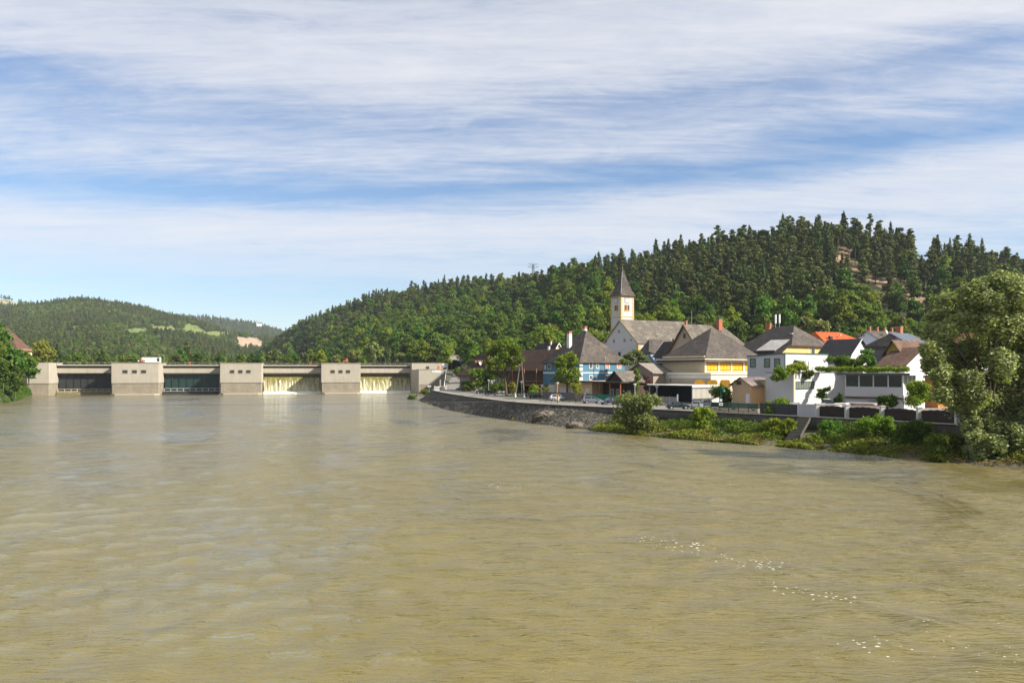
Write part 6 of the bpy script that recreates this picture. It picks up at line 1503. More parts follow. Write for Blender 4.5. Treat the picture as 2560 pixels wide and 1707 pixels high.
# ------------------------------------------------------------------ plants set out one by one
def lobes_px(L_, Y, sy=0.8, jit=1.5, seed=0, flat=0.9):
    """clumps measured in the photograph (u, v, radius) at depth Y, spread in depth"""
    r = random.Random(seed); out = []
    for l in L_:
        u, v, rad = l[:3]; yy = Y + (l[3] if len(l) > 3 else r.uniform(-jit, jit)); p = at(u, yy); R = rad / F * yy
        out.append((p[0], p[1], zat(v, yy), R, R * flat))
    return out
def plant(name, label, base, lobes, key, n, leaf, cat='tree', group=None, trunk=0.15, seed=1, hang=0.0, limbs=8, stem_name='trunk', crown_name='crown', inner=0.15, fill=0.55, sub_k=5):
    """thing with woody stem and a crown of single leaves; lobes in world coordinates"""
    rng = np.random.default_rng(seed); o = empty(name, base, 0, label, cat, group); B = np.array(base)
    A = np.array(lobes, float); A[:, :3] -= B; A0 = A
    A = np.array(sublobes([tuple(q) for q in A], rng, sub_k))
    w = A[:, 3] ** 2; k = rng.choice(len(A), n, p=w / w.sum()); Q = A[k]
    d = unit(rng.normal(size=(n, 3))); rad = fill + .05 + np.abs(rng.normal(size=(n, 1))) * .34
    rad = np.where(rng.random((n, 1)) < inner, rad * 0.6, rad)
    bump = 0.72 + 0.55 * vnoise(d[:, :1] * 2.6 + k[:, None] * 3.1, d[:, 1:2] * 2.6 + d[:, 2:] * 2.1, seed)
    C = Q[:, :3] + d * rad * bump * np.c_[Q[:, 3], Q[:, 3], Q[:, 4]]
    if hang > 0: C[:, 2] -= hang * rng.random(n) ** 2 * (0.4 + 0.6 * Q[:, 3])
    Nn = unit(d + rng.normal(size=(n, 3)) * 0.6 + np.array((0, 0, 0.15)))
    ax = None
    if hang > 0: ax = unit(np.cross(Nn, np.array((0, 0, 1.0)) + rng.normal(size=(n, 3)) * 0.35))
    V, F_ = leaf_quads(C, Nn, leaf, rng, 2.2 if hang > 0 else 1.35, None if ax is None else np.cross(ax, Nn) if False else ax)
    link(crown_name, mesh_np(crown_name, V, F_, [LEAF[key]]), None, o)
    r = random.Random(seed); mb = MB(); A = A0; cz = A[:, 2].mean(); top = Vector((A[:, 0].mean() * .7, A[:, 1].mean() * .7, cz))
    if trunk > 0:
        mb.tube([(0, 0, -0.7), (0, 0, .2), top * .45, top], [trunk * 1.3, trunk, trunk * .8, trunk * .35], 8)
        for i in r.sample(range(len(A)), min(limbs, len(A))):
            e_ = Vector(A[i, :3]); b0 = top * r.uniform(.35, .8); m_ = b0.lerp(e_, .5) + Vector((0, 0, .1 * (e_ - b0).length)); mb.tube([b0, m_, e_], [trunk * .45, trunk * .3, trunk * .08], 6)
        mb.build(stem_name, bark, o, smooth=True)
    return o
def shrub(name, label, u, v0, v1, Y, width_px, key, n, leaf, base_z, seed, cat='bush', **kw):
    """rounded bush between photo rows v0 (top) and v1 (foot)"""
    r = random.Random(seed); L_ = []
    for i in range(12):
        t = r.random(); vv = v0 + (v1 - v0) * (.22 + .62 * t); hw = width_px * .5 * math.sin(math.pi * (.25 + .6 * t)) ; uu = u + r.uniform(-1, 1) * hw * .75
        L_.append((uu, vv, min(width_px * .30, (v1 - v0) * .34) * r.uniform(.7, 1.1)))
    b = at(u, Y); return plant(name, label, (b[0], b[1], base_z), lobes_px(L_, Y, jit=width_px / F * Y * .25, seed=seed), key, n, leaf, cat, seed=seed, trunk=kw.pop('trunk', .08), stem_name='stem', crown_name='foliage', **kw)

# the big willow on the bank
WL = [(2448, 722, 30), (2470, 745, 28), (2425, 748, 26), (2515, 705, 30), (2545, 725, 34), (2500, 742, 28), (2368, 752, 26), (2388, 772, 24), (2345, 792, 22), (2405, 800, 26), (2330, 822, 20), (2362, 828, 24), (2462, 795, 34), (2500, 805, 32), (2545, 790, 36), (2585, 770, 36), (2480, 845, 32), (2530, 850, 36), (2580, 850, 38), (2322, 868, 18), (2345, 880, 24), (2385, 872, 28), (2425, 868, 28), (2405, 905, 26), (2452, 885, 30), (2500, 905, 36), (2555, 905, 38), (2600, 920, 36), (2320, 912, 15), (2352, 930, 26), (2388, 948, 28), (2425, 950, 28), (2470, 955, 30), (2520, 968, 36), (2575, 975, 36), (2362, 975, 24), (2400, 1000, 26), (2450, 1010, 26), (2492, 1020, 28), (2545, 1030, 32), (2590, 1035, 30), (2438, 1055, 20), (2470, 1065, 20), (2510, 1070, 26), (2440, 1090, 17), (2436, 1120, 15), (2432, 1142, 12), (2500, 1105, 18), (2545, 1085, 22), (2640, 850, 60), (2630, 990, 50)]
wb = at(2478, 93)
wil = plant('willow_tree', 'large silvery green willow hanging over the river bank', (wb[0], wb[1], 0.9), lobes_px([(u_, v_, r_ * (1.26 if v_ < 960 else 1.5)) for u_, v_, r_ in WL] + [(2462, 1040, 34), (2490, 1060, 32), (2520, 1100, 30), (2475, 1100, 28), (2448, 1130, 22), (2430, 1075, 24), (2555, 1120, 26), (2500, 985, 40), (2440, 985, 34)], 93, jit=3.4, seed=4, flat=.9), 'willow', 230000, 0.18, 'tree', None, 0.42, 4, hang=1.1, limbs=24, inner=.06, fill=.5)
shrub('round_bush', 'dense round green bush at the water beside the willow', 2353, 1076, 1152, 94, 82, 'broad', 9000, .15, 0.4, 12)
shrub('bank_bush', 'tall grey green bush growing on the bank below the parked cars', 1592, 966, 1092, 133, 108, 'grey', 12000, .26, 0.5, 13)
shrub('bank_bush', 'bright vine covered bush hanging over the quay wall by the green lamp', 1755, 1008, 1084, 127, 56, 'bright', 6500, .22, 0.6, 14)
shrub('bank_bush', 'leafy bush on the bank just beyond the stone stairs', 1928, 1034, 1090, 118, 44, 'bright', 4500, .2, 0.7, 15)
shrub('bank_bush', 'low bush touching the stone stairs on the bank', 1966, 1046, 1088, 116, 46, 'bright', 4000, .2, 0.9, 16)
shrub('wall_bush', 'bramble bush reaching over the quay wall before the wooden fence', 2190, 1036, 1092, 106, 92, 'bright', 6000, .19, .9, 44)
shrub('wall_bush', 'dark bramble bush on the bank between fence and round bush', 2285, 1046, 1110, 101, 84, 'broad', 6000, .19, .8, 45)
shrub('wall_bush', 'leafy bush clinging to the wall next to the stone stairs', 2075, 1048, 1094, 111, 60, 'broad', 4200, .19, .9, 46)
shrub('vine_hedge', 'leafy vine spilling over the fence between glass panels and grey boards', 1935, 992, 1034, 127.5, 108, 'bright', 6500, .2, GZ, 17, 'vine')
shrub('garden_bush', 'yellow green garden bush behind the dark fence next to the glazed building', 2292, 940, 1015, 121, 78, 'bright', 7000, .24, GZ, 18)
shrub('garden_bush', 'dark low bush under the balcony of the glazed building', 2218, 985, 1018, 122, 80, 'broad', 6000, .2, GZ, 19)
shrub('ivy_bush', 'dark ivy mass in front of the peach shed', 1808, 962, 1014, 155, 58, 'broad', 5000, .25, GZ, 20)
shrub('wall_shrub', 'slender shrub trained against the sunlit white wall', 2062, 955, 1014, 145, 34, 'broad', 2400, .2, GZ, 21)
shrub('wall_shrub', 'dark shrub in the shaded corner of the white terrace wall', 2092, 978, 1014, 146, 30, 'broad', 2000, .2, GZ, 22)
shrub('thuja_tree', 'dense dark rounded conifer in the garden behind the hedge', 2172, 862, 935, 163, 44, 'broad', 5200, .24, GZ, 23, 'tree')
shrub('climbing_vine', 'leafy vine on the terrace corner of the white house', 1948, 915, 952, 146.5, 42, 'bright', 3200, .22, 8.4, 24, 'vine', trunk=0)
shrub('climbing_vine', 'vine shading the terrace door of the white house', 1990, 902, 938, 148, 48, 'bright', 3600, .22, 9.6, 25, 'vine', trunk=0)
shrub('climbing_vine', 'vine clump hanging over the terrace wall top', 2022, 914, 948, 149, 26, 'broad', 2200, .2, 9.6, 26, 'vine', trunk=0)
shrub('terrace_shrub', 'bushy plants at the end of the terrace below the yellow gable', 2095, 888, 928, 158, 66, 'broad', 4200, .24, 9.0, 27)
shrub('terrace_shrub', 'shrub on the terrace beneath the charcoal roof', 2140, 896, 930, 156, 40, 'broad', 3000, .24, 9.0, 28)
# hedge along the terrace edge
hl = [(2046 + i * 11.5, 922 + (i % 3) * 1.5, 8.5 + (i % 2) * 1.5, (i - 9) * -.7) for i in range(20)]
hb = at(2150, 146); plant('terrace_hedge', 'long trimmed ivy hedge along the roof terrace edge', (hb[0], hb[1], 9.9), lobes_px(hl, 146), 'bright', 9000, .2, 'hedge', seed=29, trunk=0, crown_name='foliage')

# village trees
def vtree(name, label, base_uv, lobes, key, n, leaf, trunk, seed, Y, flat=.85, **k):
    b = at(base_uv, Y); return plant(name, label, (b[0], b[1], GZ), lobes_px(lobes, Y, jit=2.0, seed=seed, flat=flat), key, n, leaf, 'tree', seed=seed, trunk=trunk, **k)
vtree('walnut_tree', 'spreading green tree with bare leaning trunk beside the wooden pole', 1266, [(1245, 866, 20), (1270, 862, 20), (1290, 880, 19), (1228, 882, 18), (1258, 888, 22), (1222, 906, 16), (1240, 915, 18), (1268, 908, 17), (1300, 900, 13), (1226, 930, 13), (1246, 936, 13), (1285, 918, 12)], 'bright', 9500, .38, .38, 31, 218)
vtree('maple_tree', 'bright green tree directly before the blue house', 1418, [(1404, 898, 13), (1425, 890, 13), (1438, 905, 13), (1395, 912, 12), (1415, 912, 16), (1440, 926, 13), (1404, 930, 15), (1425, 935, 16), (1398, 948, 13), (1420, 952, 14), (1446, 938, 8)], 'bright', 7500, .34, .3, 32, 197)
vtree('broadleaf_tree', 'olive green tree in front of the church wall', 1592, [(1572, 890, 12), (1590, 884, 13), (1605, 895, 12), (1560, 905, 12), (1580, 905, 14), (1600, 908, 12), (1618, 903, 8)], 'grey', 5200, .34, .25, 33, 208)
vtree('slim_tree', 'slim green tree against the tan outbuilding', 1592, [(1590, 930, 7), (1594, 945, 8), (1588, 958, 8), (1593, 968, 7)], 'broad', 2200, .28, .12, 34, 183, flat=1.1)
vtree('copper_tree', 'small dark red leaved tree beside the carport', 1618, [(1616, 946, 6), (1620, 958, 7), (1614, 970, 6)], 'red', 1500, .26, .1, 35, 181, flat=1.1)
for i, (u, v0, v1, Y, w, lab, key) in enumerate(((1440, 946, 1002, 181, 32, 'young bright tree on a thin stem between pale and grey cars', 'bright'), (1335, 960, 1000, 206, 30, 'young tree behind the black parked car', 'bright'), (1256, 950, 990, 226, 24, 'small green tree to one side of the two dark parked cars', 'bright'), (1281, 955, 995, 212, 22, 'yellowish young tree close to the wooden pole', 'yellow'), (1365, 960, 1002, 196, 24, 'thin young tree between black and white parked cars', 'grey'), (1177, 940, 985, 262, 14, 'small tree with dark leaves beside the far grey car', 'red'))):
    L_ = [(u + dx * w * .3, v0 + (v1 - v0) * dy, w * .28) for dx, dy in ((0, .12), (-.8, .3), (.8, .28), (0, .35), (-.5, .5), (.6, .52), (0, .58))]
    vtree('young_tree', lab, u, L_, key, 1500, .24, .07, 50 + i, Y, limbs=4)
for i, (u, v0, v1, Y, w, lab) in enumerate(((1168, 950, 985, 272, 34, 'bushes at the start of the dam ramp'), (1195, 945, 985, 262, 40, 'green shrubs behind the far parked cars'), (1232, 955, 990, 240, 44, 'dark shrubs beneath the spreading tree'), (1300, 950, 992, 222, 50, 'shrubs around the garden pavilion'), (1150, 918, 945, 330, 40, 'ivy bank below the tunnel mouth'))):
    shrub('garden_shrub', lab, u, v0, v1, Y, w, 'broad' if i != 1 else 'bright', 2600, .34, GZ if i < 4 else 8.0, 70 + i)
shrub('garden_tree', 'dark leafy tree crowding the old cottage roof', 1190, 905, 965, 272, 46, 'broad', 4200, .4, GZ, 81, 'tree', trunk=.2)
shrub('garden_tree', 'dark leafy tree between cottage and spreading tree', 1216, 915, 980, 262, 40, 'broad', 4200, .4, GZ, 82, 'tree', trunk=.2)

# left bank
r = random.Random(8)
for i, (u, Y, k, s_, lab) in enumerate(((-30, 262, 'broad1', 1.5, 'tall dark tree at the edge of the wooded bank'), (18, 272, 'broad0', 1.35, 'broad tree leaning over the water on the wooded bank'), (52, 300, 'broad2', 1.2, 'green tree next to the dam on the wooded bank'), (-5, 300, 'broad3', 1.55, 'tallest tree on the wooded bank opposite the village'), (72, 318, 'broad0', .95, 'small tree touching the dam abutment'), (-70, 290, 'broad2', 1.8, 'dark crown behind the trees of the wooded bank'), (38, 262, 'broad1', .8, 'low bush-like tree above the stones of the wooded bank'), (8, 248, 'broad3', .7, 'small leafy tree hanging low over the stony waterline'))):
    p = at(u, Y); zz = 2.0 + (u < 30) * 2.5 + (Y > 290) * 3
    tree('bank_tree', k, p[0], p[1], zz, s_, i * 1.7, lab)
for i, (u, Y, k, s_, lab) in enumerate(((98, 385, 'yellow', 1.25, 'yellow green tree above the dam abutment'), (122, 392, 'yellow', .95, 'smaller yellowish tree behind the dam abutment'))):
    if k == 'yellow' and 'yellow0' not in PROTO:
        V, Q, lb = crown_broad(131, 12, 4.6, 1.0, 26, .55, 2800); tv, tf = trunk_arrays(12, .24, 41, lb, 7); make_proto('yellow0', V, Q, tv, tf, LEAF['yellow'])
    p = at(u, Y); tree('bank_tree', 'yellow0', p[0], p[1], 11.5, s_, i, lab)
for i, (u, Y, k, s_, lab) in enumerate(((142, 420, 'spruce2', .82, 'dark spruce standing behind the yellow green tree'), (118, 440, 'spruce0', .75, 'second spruce half hidden by the yellow green tree'), (170, 410, 'broad0', .75, 'dark green tree beyond the left deck railing'), (195, 415, 'broad2', .8, 'round dark tree beyond the left deck railing, beside a small pine'), (212, 425, 'pine2', .72, 'small pine beyond the left deck railing'), (228, 420, 'broad1', .5, 'low tree beside the first pier top'))):
    p = at(u, Y); tree('bank_tree', k, p[0], p[1], 11.5, s_, i * 2.1, lab)
def left_growth():
    rng = np.random.default_rng(51); n = 26000; t = rng.random(n * 2) * .75 + .1; q = rng.random(n * 2) ** 1.5 * .30
    P = left_bank.point(t, q); m_ = fbm(P[:, 0] / 5, P[:, 1] / 5, 6, 3); k = (m_ > .36) & (P[:, 2] > .25); P = P[k][:n]; m_ = m_[k][:n]; P[:, 2] += .2 + 2.2 * np.clip((m_ - .36) * 4, 0, 1) * rng.random(len(P))
    V, Q = leaf_quads(P, unit(rng.normal(size=(len(P), 3)) * .7 + np.array((.4, -.3, .8))), .38, rng, 1.4)
    tag(link('bank_undergrowth', mesh_np('bank_undergrowth', V, Q, [LEAF['broad']])), 'dark undergrowth along the wooded bank beside the dam', 'undergrowth', kind='stuff')
left_growth()
# light green trees on the far shore beyond the overflowing gates
for i, (u, s_, k) in enumerate(((688, 1.15, 'grey0'), (716, .85, 'broad0'), (740, .7, 'grey1'), (762, .95, 'grey0'), (790, .7, 'bright0'), (815, 1.0, 'broad1'), (843, .8, 'grey1'), (885, 1.15, 'grey0'), (903, .9, 'bright1'), (930, 1.45, 'grey1'), (968, .7, 'grey0'), (1000, 1.0, 'grey0'), (1022, .75, 'bright0'), (1050, .6, 'broad0'))):
    p = at(u, 440 + (i % 3) * 9); tree('shore_tree', k, p[0], p[1], 11.6, s_, i * 1.3, 'light green tree on the shore behind the overflowing gates', 'light green trees behind the dam')

# weeds, brambles, dry grass on the bank: nobody could count them
def bank_growth(name, label, i0, i1, s0, s1, n, key, size, asp, up, seed, lift=.15, clump=3.0, thr=.45):
    rng = np.random.default_rng(seed); t = rng.random(n * 3) * (i1 - i0) + i0; s_ = s0 + (s1 - s0) * rng.random(n * 3)
    ii = np.clip(t.astype(int), 0, NQ - 2); f_ = (t - ii)[:, None]
    q0 = QP[ii] + NQv[ii] * .45; q1 = QP[ii + 1] + NQv[ii + 1] * .45; q = q0 * (1 - f_) + q1 * f_; w = WP[ii] * (1 - f_) + WP[ii + 1] * f_
    p = w * (1 - s_[:, None]) + q * s_[:, None]
    m_ = fbm(p[:, 0] / clump, p[:, 1] / clump, seed, 3); keep = (m_ > thr) & ~(np.hypot(p[:, 0] - 41.9, p[:, 1] - 115.0) < 2.6) & ~(np.hypot(p[:, 0] - 43.4, p[:, 1] - 117.6) < 2.2) & ~(np.hypot(p[:, 0] - 40.2, p[:, 1] - 112.8) < 2.0); p = p[keep][:n]; s_ = s_[keep][:n]; m_ = m_[keep][:n]; n = len(p)
    hgt = up * np.clip((m_ - thr) * 6, .15, 1.0) * rng.random(n)
    z = 1.7 * np.maximum(s_, 0) ** .85 + lift + hgt
    C = np.c_[p, z]
    if asp > 2: Nn = unit(np.c_[rng.normal(size=(n, 2)), rng.normal(size=n) * .25]); ax = unit(np.cross(Nn, np.array((0, 0, 1.0)) + rng.normal(size=(n, 3)) * .3))
    else: Nn = unit(rng.normal(size=(n, 3)) * .7 + np.array((0, 0, .8))); ax = None
    V, Q = leaf_quads(C, Nn, size, rng, asp, ax)
    tag(link(name, mesh_np(name, V, Q, [LEAF[key]])), label, name.replace('_', ' '), kind='stuff')
bank_growth('bank_weeds', 'yellow green weeds along the foot of the river bank', 10, 87, -.10, .50, 30000, 'weed', .24, 1.6, .8, 5, .1, 3.0, .34)
bank_growth('dry_grass', 'tufts of dry straw coloured grass on the bank', 14, 90, -.05, .75, 5000, 'dry', .13, 4.5, .7, 6, .15, 2.2, .47)
bank_growth('brambles', 'dark green brambles climbing the quay wall below the wooden fence', 4, 58, .40, 1.06, 36000, 'broad', .20, 1.4, 2.0, 7, .2, 3.0, .34)
bank_growth('ivy', 'ivy patches on the quay wall beyond the stone stairs', 60, 86, .36, 1.04, 14000, 'broad', .20, 1.4, 1.2, 10, .15, 3.0, .38)
bank_growth('bank_scrub', 'patchy leafy scrub on the stony bank', 10, 88, .15, 1.0, 9000, 'bright', .22, 1.4, 1.2, 8, .15, 2.6, .52)
bank_growth('waterline_grass', 'thin grass growing along the stone embankment', 96, 172, -.03, .08, 900, 'dry', .12, 4.0, .5, 9, .05, 2.0, .60)

# rocks
def boulder(label, u, v, Y, w, hgt, seed):
    rng = np.random.default_rng(seed); bm = bmesh.new(); bmesh.ops.create_icosphere(bm, subdivisions=4, radius=1)
    for q in bm.verts:
        c = q.co; d = fbm(np.array([c.x * 2.2 + seed]), np.array([c.y * 2.2 + c.z * 1.7]), seed, 4)[0]; k = .65 + .8 * d; q.co = (c.x * w * k, c.y * w * .7 * k, c.z * hgt * k)
    me = bpy.data.meshes.new('rock_outcrop'); bm.to_mesh(me); bm.free(); p = at(u, Y)
    o = link('rock_outcrop', me, mat('rock', (0.155, 0.130, 0.10), .95, .45, 1.2, 0, .35, 1.5, dark=(0.10, 0.085, 0.06), dark_amt=.8, dscale=.8)); o.location = (p[0], p[1], zat(v, Y)); tag(o, label, 'rock')
boulder('low pale boulder at the waterline with a shrub on top', 1258, 1043, 179, 2.3, .9, 3)
boulder('large brown rock mound leaning against the quay wall', 1366, 1046, 160, 2.8, 1.5, 5)
boulder('small dark rock mound between the large mound and the grey green bush', 1440, 1066, 146, 1.7, .9, 7)
shrub('rock_shrub', 'small bright shrub sprouting above the pale boulder', 1248, 1012, 1036, 183, 26, 'bright', 1200, .22, 1.0, 41)
shrub('quay_shrub', 'olive shrub at the tip of the quay beside the dam', 1033, 984, 1000, 296, 28, 'grey', 1800, .3, .2, 42)
shrub('quay_shrub', 'bright green shrub at the quay tip under the white sign', 1064, 974, 988, 296, 22, 'bright', 1400, .3, .8, 43)

# stone stairs down to the water
def stairs():
    top = Vector((*at(2012, 119.2), 3.6)); bot = Vector((*at(1972, 111.2), .1)); d = (bot - top); dh = Vector((d.x, d.y, 0)).normalized(); sd = Vector((-dh.y, dh.x, 0))
    o = empty('stone_stairs', top - Vector((0, 0, 3.6)), 0, 'flight of stone steps down the bank to the river', 'stairs'); o.location.z = 0; n = 17
    st = mat('step_stone', (0.085, 0.078, 0.062), .9, .25, 1.0)
    for i in range(n):
        p = top.lerp(bot, i / (n - 1)) - o.location; run = dh * (Vector((d.x, d.y, 0)).length / (n - 1)) * 1.15
        MB().prism([p - sd * .85, p + sd * .85, p + sd * .85 + run, p - sd * .85 + run], (0, 0, -.55)).build('step', st, o)
stairs()

# ------------------------------------------------------------------ fences on the quay
def quay_pt(u, off):
    P = QP - NQv * off; uu = 1280 + F * P[:, 0] / P[:, 1]; k = np.argsort(uu); return np.array([np.interp(u, uu[k], P[k, 0]), np.interp(u, uu[k], P[k, 1])])
def span(a_, b_):
    d = b_ - a_; L_ = float(np.hypot(*d)); return L_, math.atan2(d[1], d[0])
def panel_fence():
    us = [1779, 1798, 1822, 1846, 1871, 1896]; pts = [quay_pt(u, .9) for u in us]
    o = empty('panel_fence', (*pts[0], GZ), 0, 'fence of glass panes above tan boards with cut triangles', 'fence'); tanb = mat('fence_tan', (0.50, 0.38, 0.24), .85, .08); tri = mat('fence_dark', (0.08, 0.075, 0.07), .8)
    gl = glass_mat('fence_glass', (0.03, 0.07, 0.06), .08)
    for i in range(5):
        L_, an = span(pts[i], pts[i + 1]); q = pts[i] - pts[0]
        def put(mb, nm, m): x = mb.build(nm, m, o); x.location = (q[0], q[1], 0); x.rotation_euler = (0, 0, an); return x
        put(MB().box(.07, -.03, .05, L_ - .07, .03, .85), 'board', tanb); put(MB().box(.07, -.012, .88, L_ - .07, .012, 1.75), 'glass_pane', gl)
        c = L_ / 2; s_ = 1 if i % 2 == 0 else -1; z0 = .84 if s_ > 0 else .06
        put(MB().prism([(c - .5, -.035, z0), (c + .5, -.035, z0), (c, -.035, z0 - .28 * s_)], (0, -.02, 0)), 'triangle', tri)
        put(MB().prism([(c - .5, .035, z0), (c + .5, .035, z0), (c, .035, z0 - .28 * s_)], (0, .02, 0)), 'triangle', tri)
        put(MB().box(-.06, -.06, 0, .06, .06, 1.82), 'post', tri)
    # grey end wall towards the cars
    w = empty('boundary_wall', (*quay_pt(1778, 1.0), GZ), 0, 'short grey rendered wall closing the yard at the glass fence', 'wall'); a_ = quay_pt(1778, 1.0); b_ = a_ + np.array((-2.2, 9.0)); b_ = np.array(at(1796, 148)); L_, an = span(a_, b_)
    x = MB().box(0, -.12, 0, L_, .12, 2.0).build('wall', mat('grey_wall', (0.42, 0.41, 0.42), .9, .1), w); x.rotation_euler = (0, 0, an); y = MB().box(-.03, -.16, 2.003, L_ + .03, .16, 2.08).build('coping', fascia, w); y.rotation_euler = (0, 0, an)
panel_fence()
def board_wall(u0, u1, label, m, hgt, n, off=.9, name='boundary_fence', nm='panel'):
    a_, b_ = quay_pt(u0, off), quay_pt(u1, off); o = empty(name, (*a_, GZ), 0, label, 'fence'); L_, an = span(a_, b_); o.rotation_euler = (0, 0, an)
    for i in range(n): MB().box(L_ * i / n + .02, -.05, .02, L_ * (i + 1) / n - .02, .05, hgt).build(nm, m, o)
    return o, L_
board_wall(1900, 1994, 'dark grey board fence half covered by the vine', mat('fence_charcoal', (0.055, 0.052, 0.055), .8, .25), 1.85, 5)
board_wall(1995, 2042, 'pale grey smooth panel fence next to the dark wooden fence', mat('fence_pale', (0.44, 0.43, 0.44), .85, .08), 1.95, 3)
def wooden_fence():
    us = [2044, 2118, 2206, 2298, 2394, 2500, 2600]; pts = [quay_pt(u, .9) for u in us]
    o = empty('wooden_fence', (*pts[0], GZ), 0, 'dark brown wooden fence with arched tops between pale posts', 'fence'); wd = mat('fence_wood_black', (0.028, 0.020, 0.016), .85, .35, 3.0); pp = mat('post_pale', (0.55, 0.52, 0.48), .9, .1)
    for i, p in enumerate(pts):
        q = p - pts[0]; ps = MB().box(q[0] - .28, q[1] - .28, 0, q[0] + .28, q[1] + .28, 2.0).build('post', pp, o); MB().box(q[0] - .34, q[1] - .34, 2.003, q[0] + .34, q[1] + .34, 2.14).build('post_cap', pp, ps)
        if i == len(pts) - 1: break
        L_, an = span(pts[i], pts[i + 1]); n = int((L_ - .6) / .145)
        for k in range(n):
            t = (k + .5) / n; h_ = 1.66 + .18 * math.sin(math.pi * t); x0 = .32 + (L_ - .64) * k / n
            s_ = link('slat', slat_mesh(wd), None, o); s_.location = (q[0] + math.cos(an) * x0, q[1] + math.sin(an) * x0, .05); s_.rotation_euler = (0, 0, an); s_.scale = (1, 1, h_ - .05 + .03 * math.sin(k * 7.3))
        for zz in (.4, 1.35):
            x = MB().box(.3, .025, zz, L_ - .3, .07, zz + .1).build('rail', wd, o); x.location = (q[0], q[1], 0); x.rotation_euler = (0, 0, an)
_slat = []
def slat_mesh(wd):
    if not _slat: _slat.append(MB().box(0, -.02, 0, .125, .02, 1).mesh('slat', wd))
    return _slat[0]
wooden_fence()
def straight_fence(name, label, u0, Y0, u1, Y1, hgt, n, m, pm, th=.03, cat='fence', base=GZ):
    a_, b_ = np.array(at(u0, Y0)), np.array(at(u1, Y1)); L_, an = span(a_, b_); o = empty(name, (*a_, base), an, label, cat)
    for i in range(n): MB().box(L_ * i / n + .05, -th, .05, L_ * (i + 1) / n - .05, th, hgt).build('panel', m, o)
    for i in range(n + 1): MB().box(L_ * i / n - .045, -th - .02, 0, L_ * i / n + .045, th + .02, hgt + .08).build('post', pm, o)
    return o
gnet = mat('green_screen', (0.008, 0.16, 0.105), .7, .12, .8)
straight_fence('screen_fence', 'green screen fence behind the two dark blue cars', 1464, 180, 1560, 172, 1.75, 6, gnet, frame_g)
straight_fence('screen_fence', 'green screen fence stretch beside the grey metal gate', 1600, 168, 1641, 165, 1.75, 3, gnet, frame_g)
straight_fence('grey_fence', 'dark grey board fence behind the white parked car', 1358, 196, 1438, 184, 1.9, 8, mat('fence_grey', (0.12, 0.115, 0.115), .85, .15), frame_b)
straight_fence('stone_wall', 'short brown stone wall joining grey and green fences', 1438.5, 184, 1463, 180, 1.85, 1, mat('brown_stone', (0.26, 0.20, 0.15), .95, .35, 2.0, 0, .08, 4.0), conc_d, .15, 'wall')
gt = straight_fence('metal_gate', 'grey metal sliding gate at the carport yard', 1641, 163, 1691, 160, 1.75, 3, mat('gate_mesh', (0.20, 0.20, 0.20), .6, .1), galv, .02, 'gate')
for t, c in ((0, 'orange'), (1, 'plain')):
    p = np.array(at(1640 if t == 0 else 1692, 163 if t == 0 else 160)); g_ = MB().box(-.12, -.12, 0, .12, .12, 2.3).build('gate_post', galv); g_.location = (p[0] - .15 + .3 * t, p[1], GZ); tag(g_, 'grey gate post ' + ('with orange lamp beside the green screen' if t == 0 else 'next to the open yard'), 'post')
    if t == 0: MB().box(-.1, -.1, 2.303, .1, .1, 2.5).build('lamp', mat('orange_paint', (0.72, 0.16, 0.03)), g_)
yl_ = MB().box(2.2, -.05, 1.35, 2.55, -.024, 1.55).build('notice', mat('yellow_panel', (0.75, 0.55, 0.03)), gt)
straight_fence('mesh_fence', 'low white mesh fence in the garden before the white terrace wall', 1928, 137, 1998, 136, 1.6, 4, mat('mesh_white', (0.62, 0.61, 0.60), .8, .05), galv)

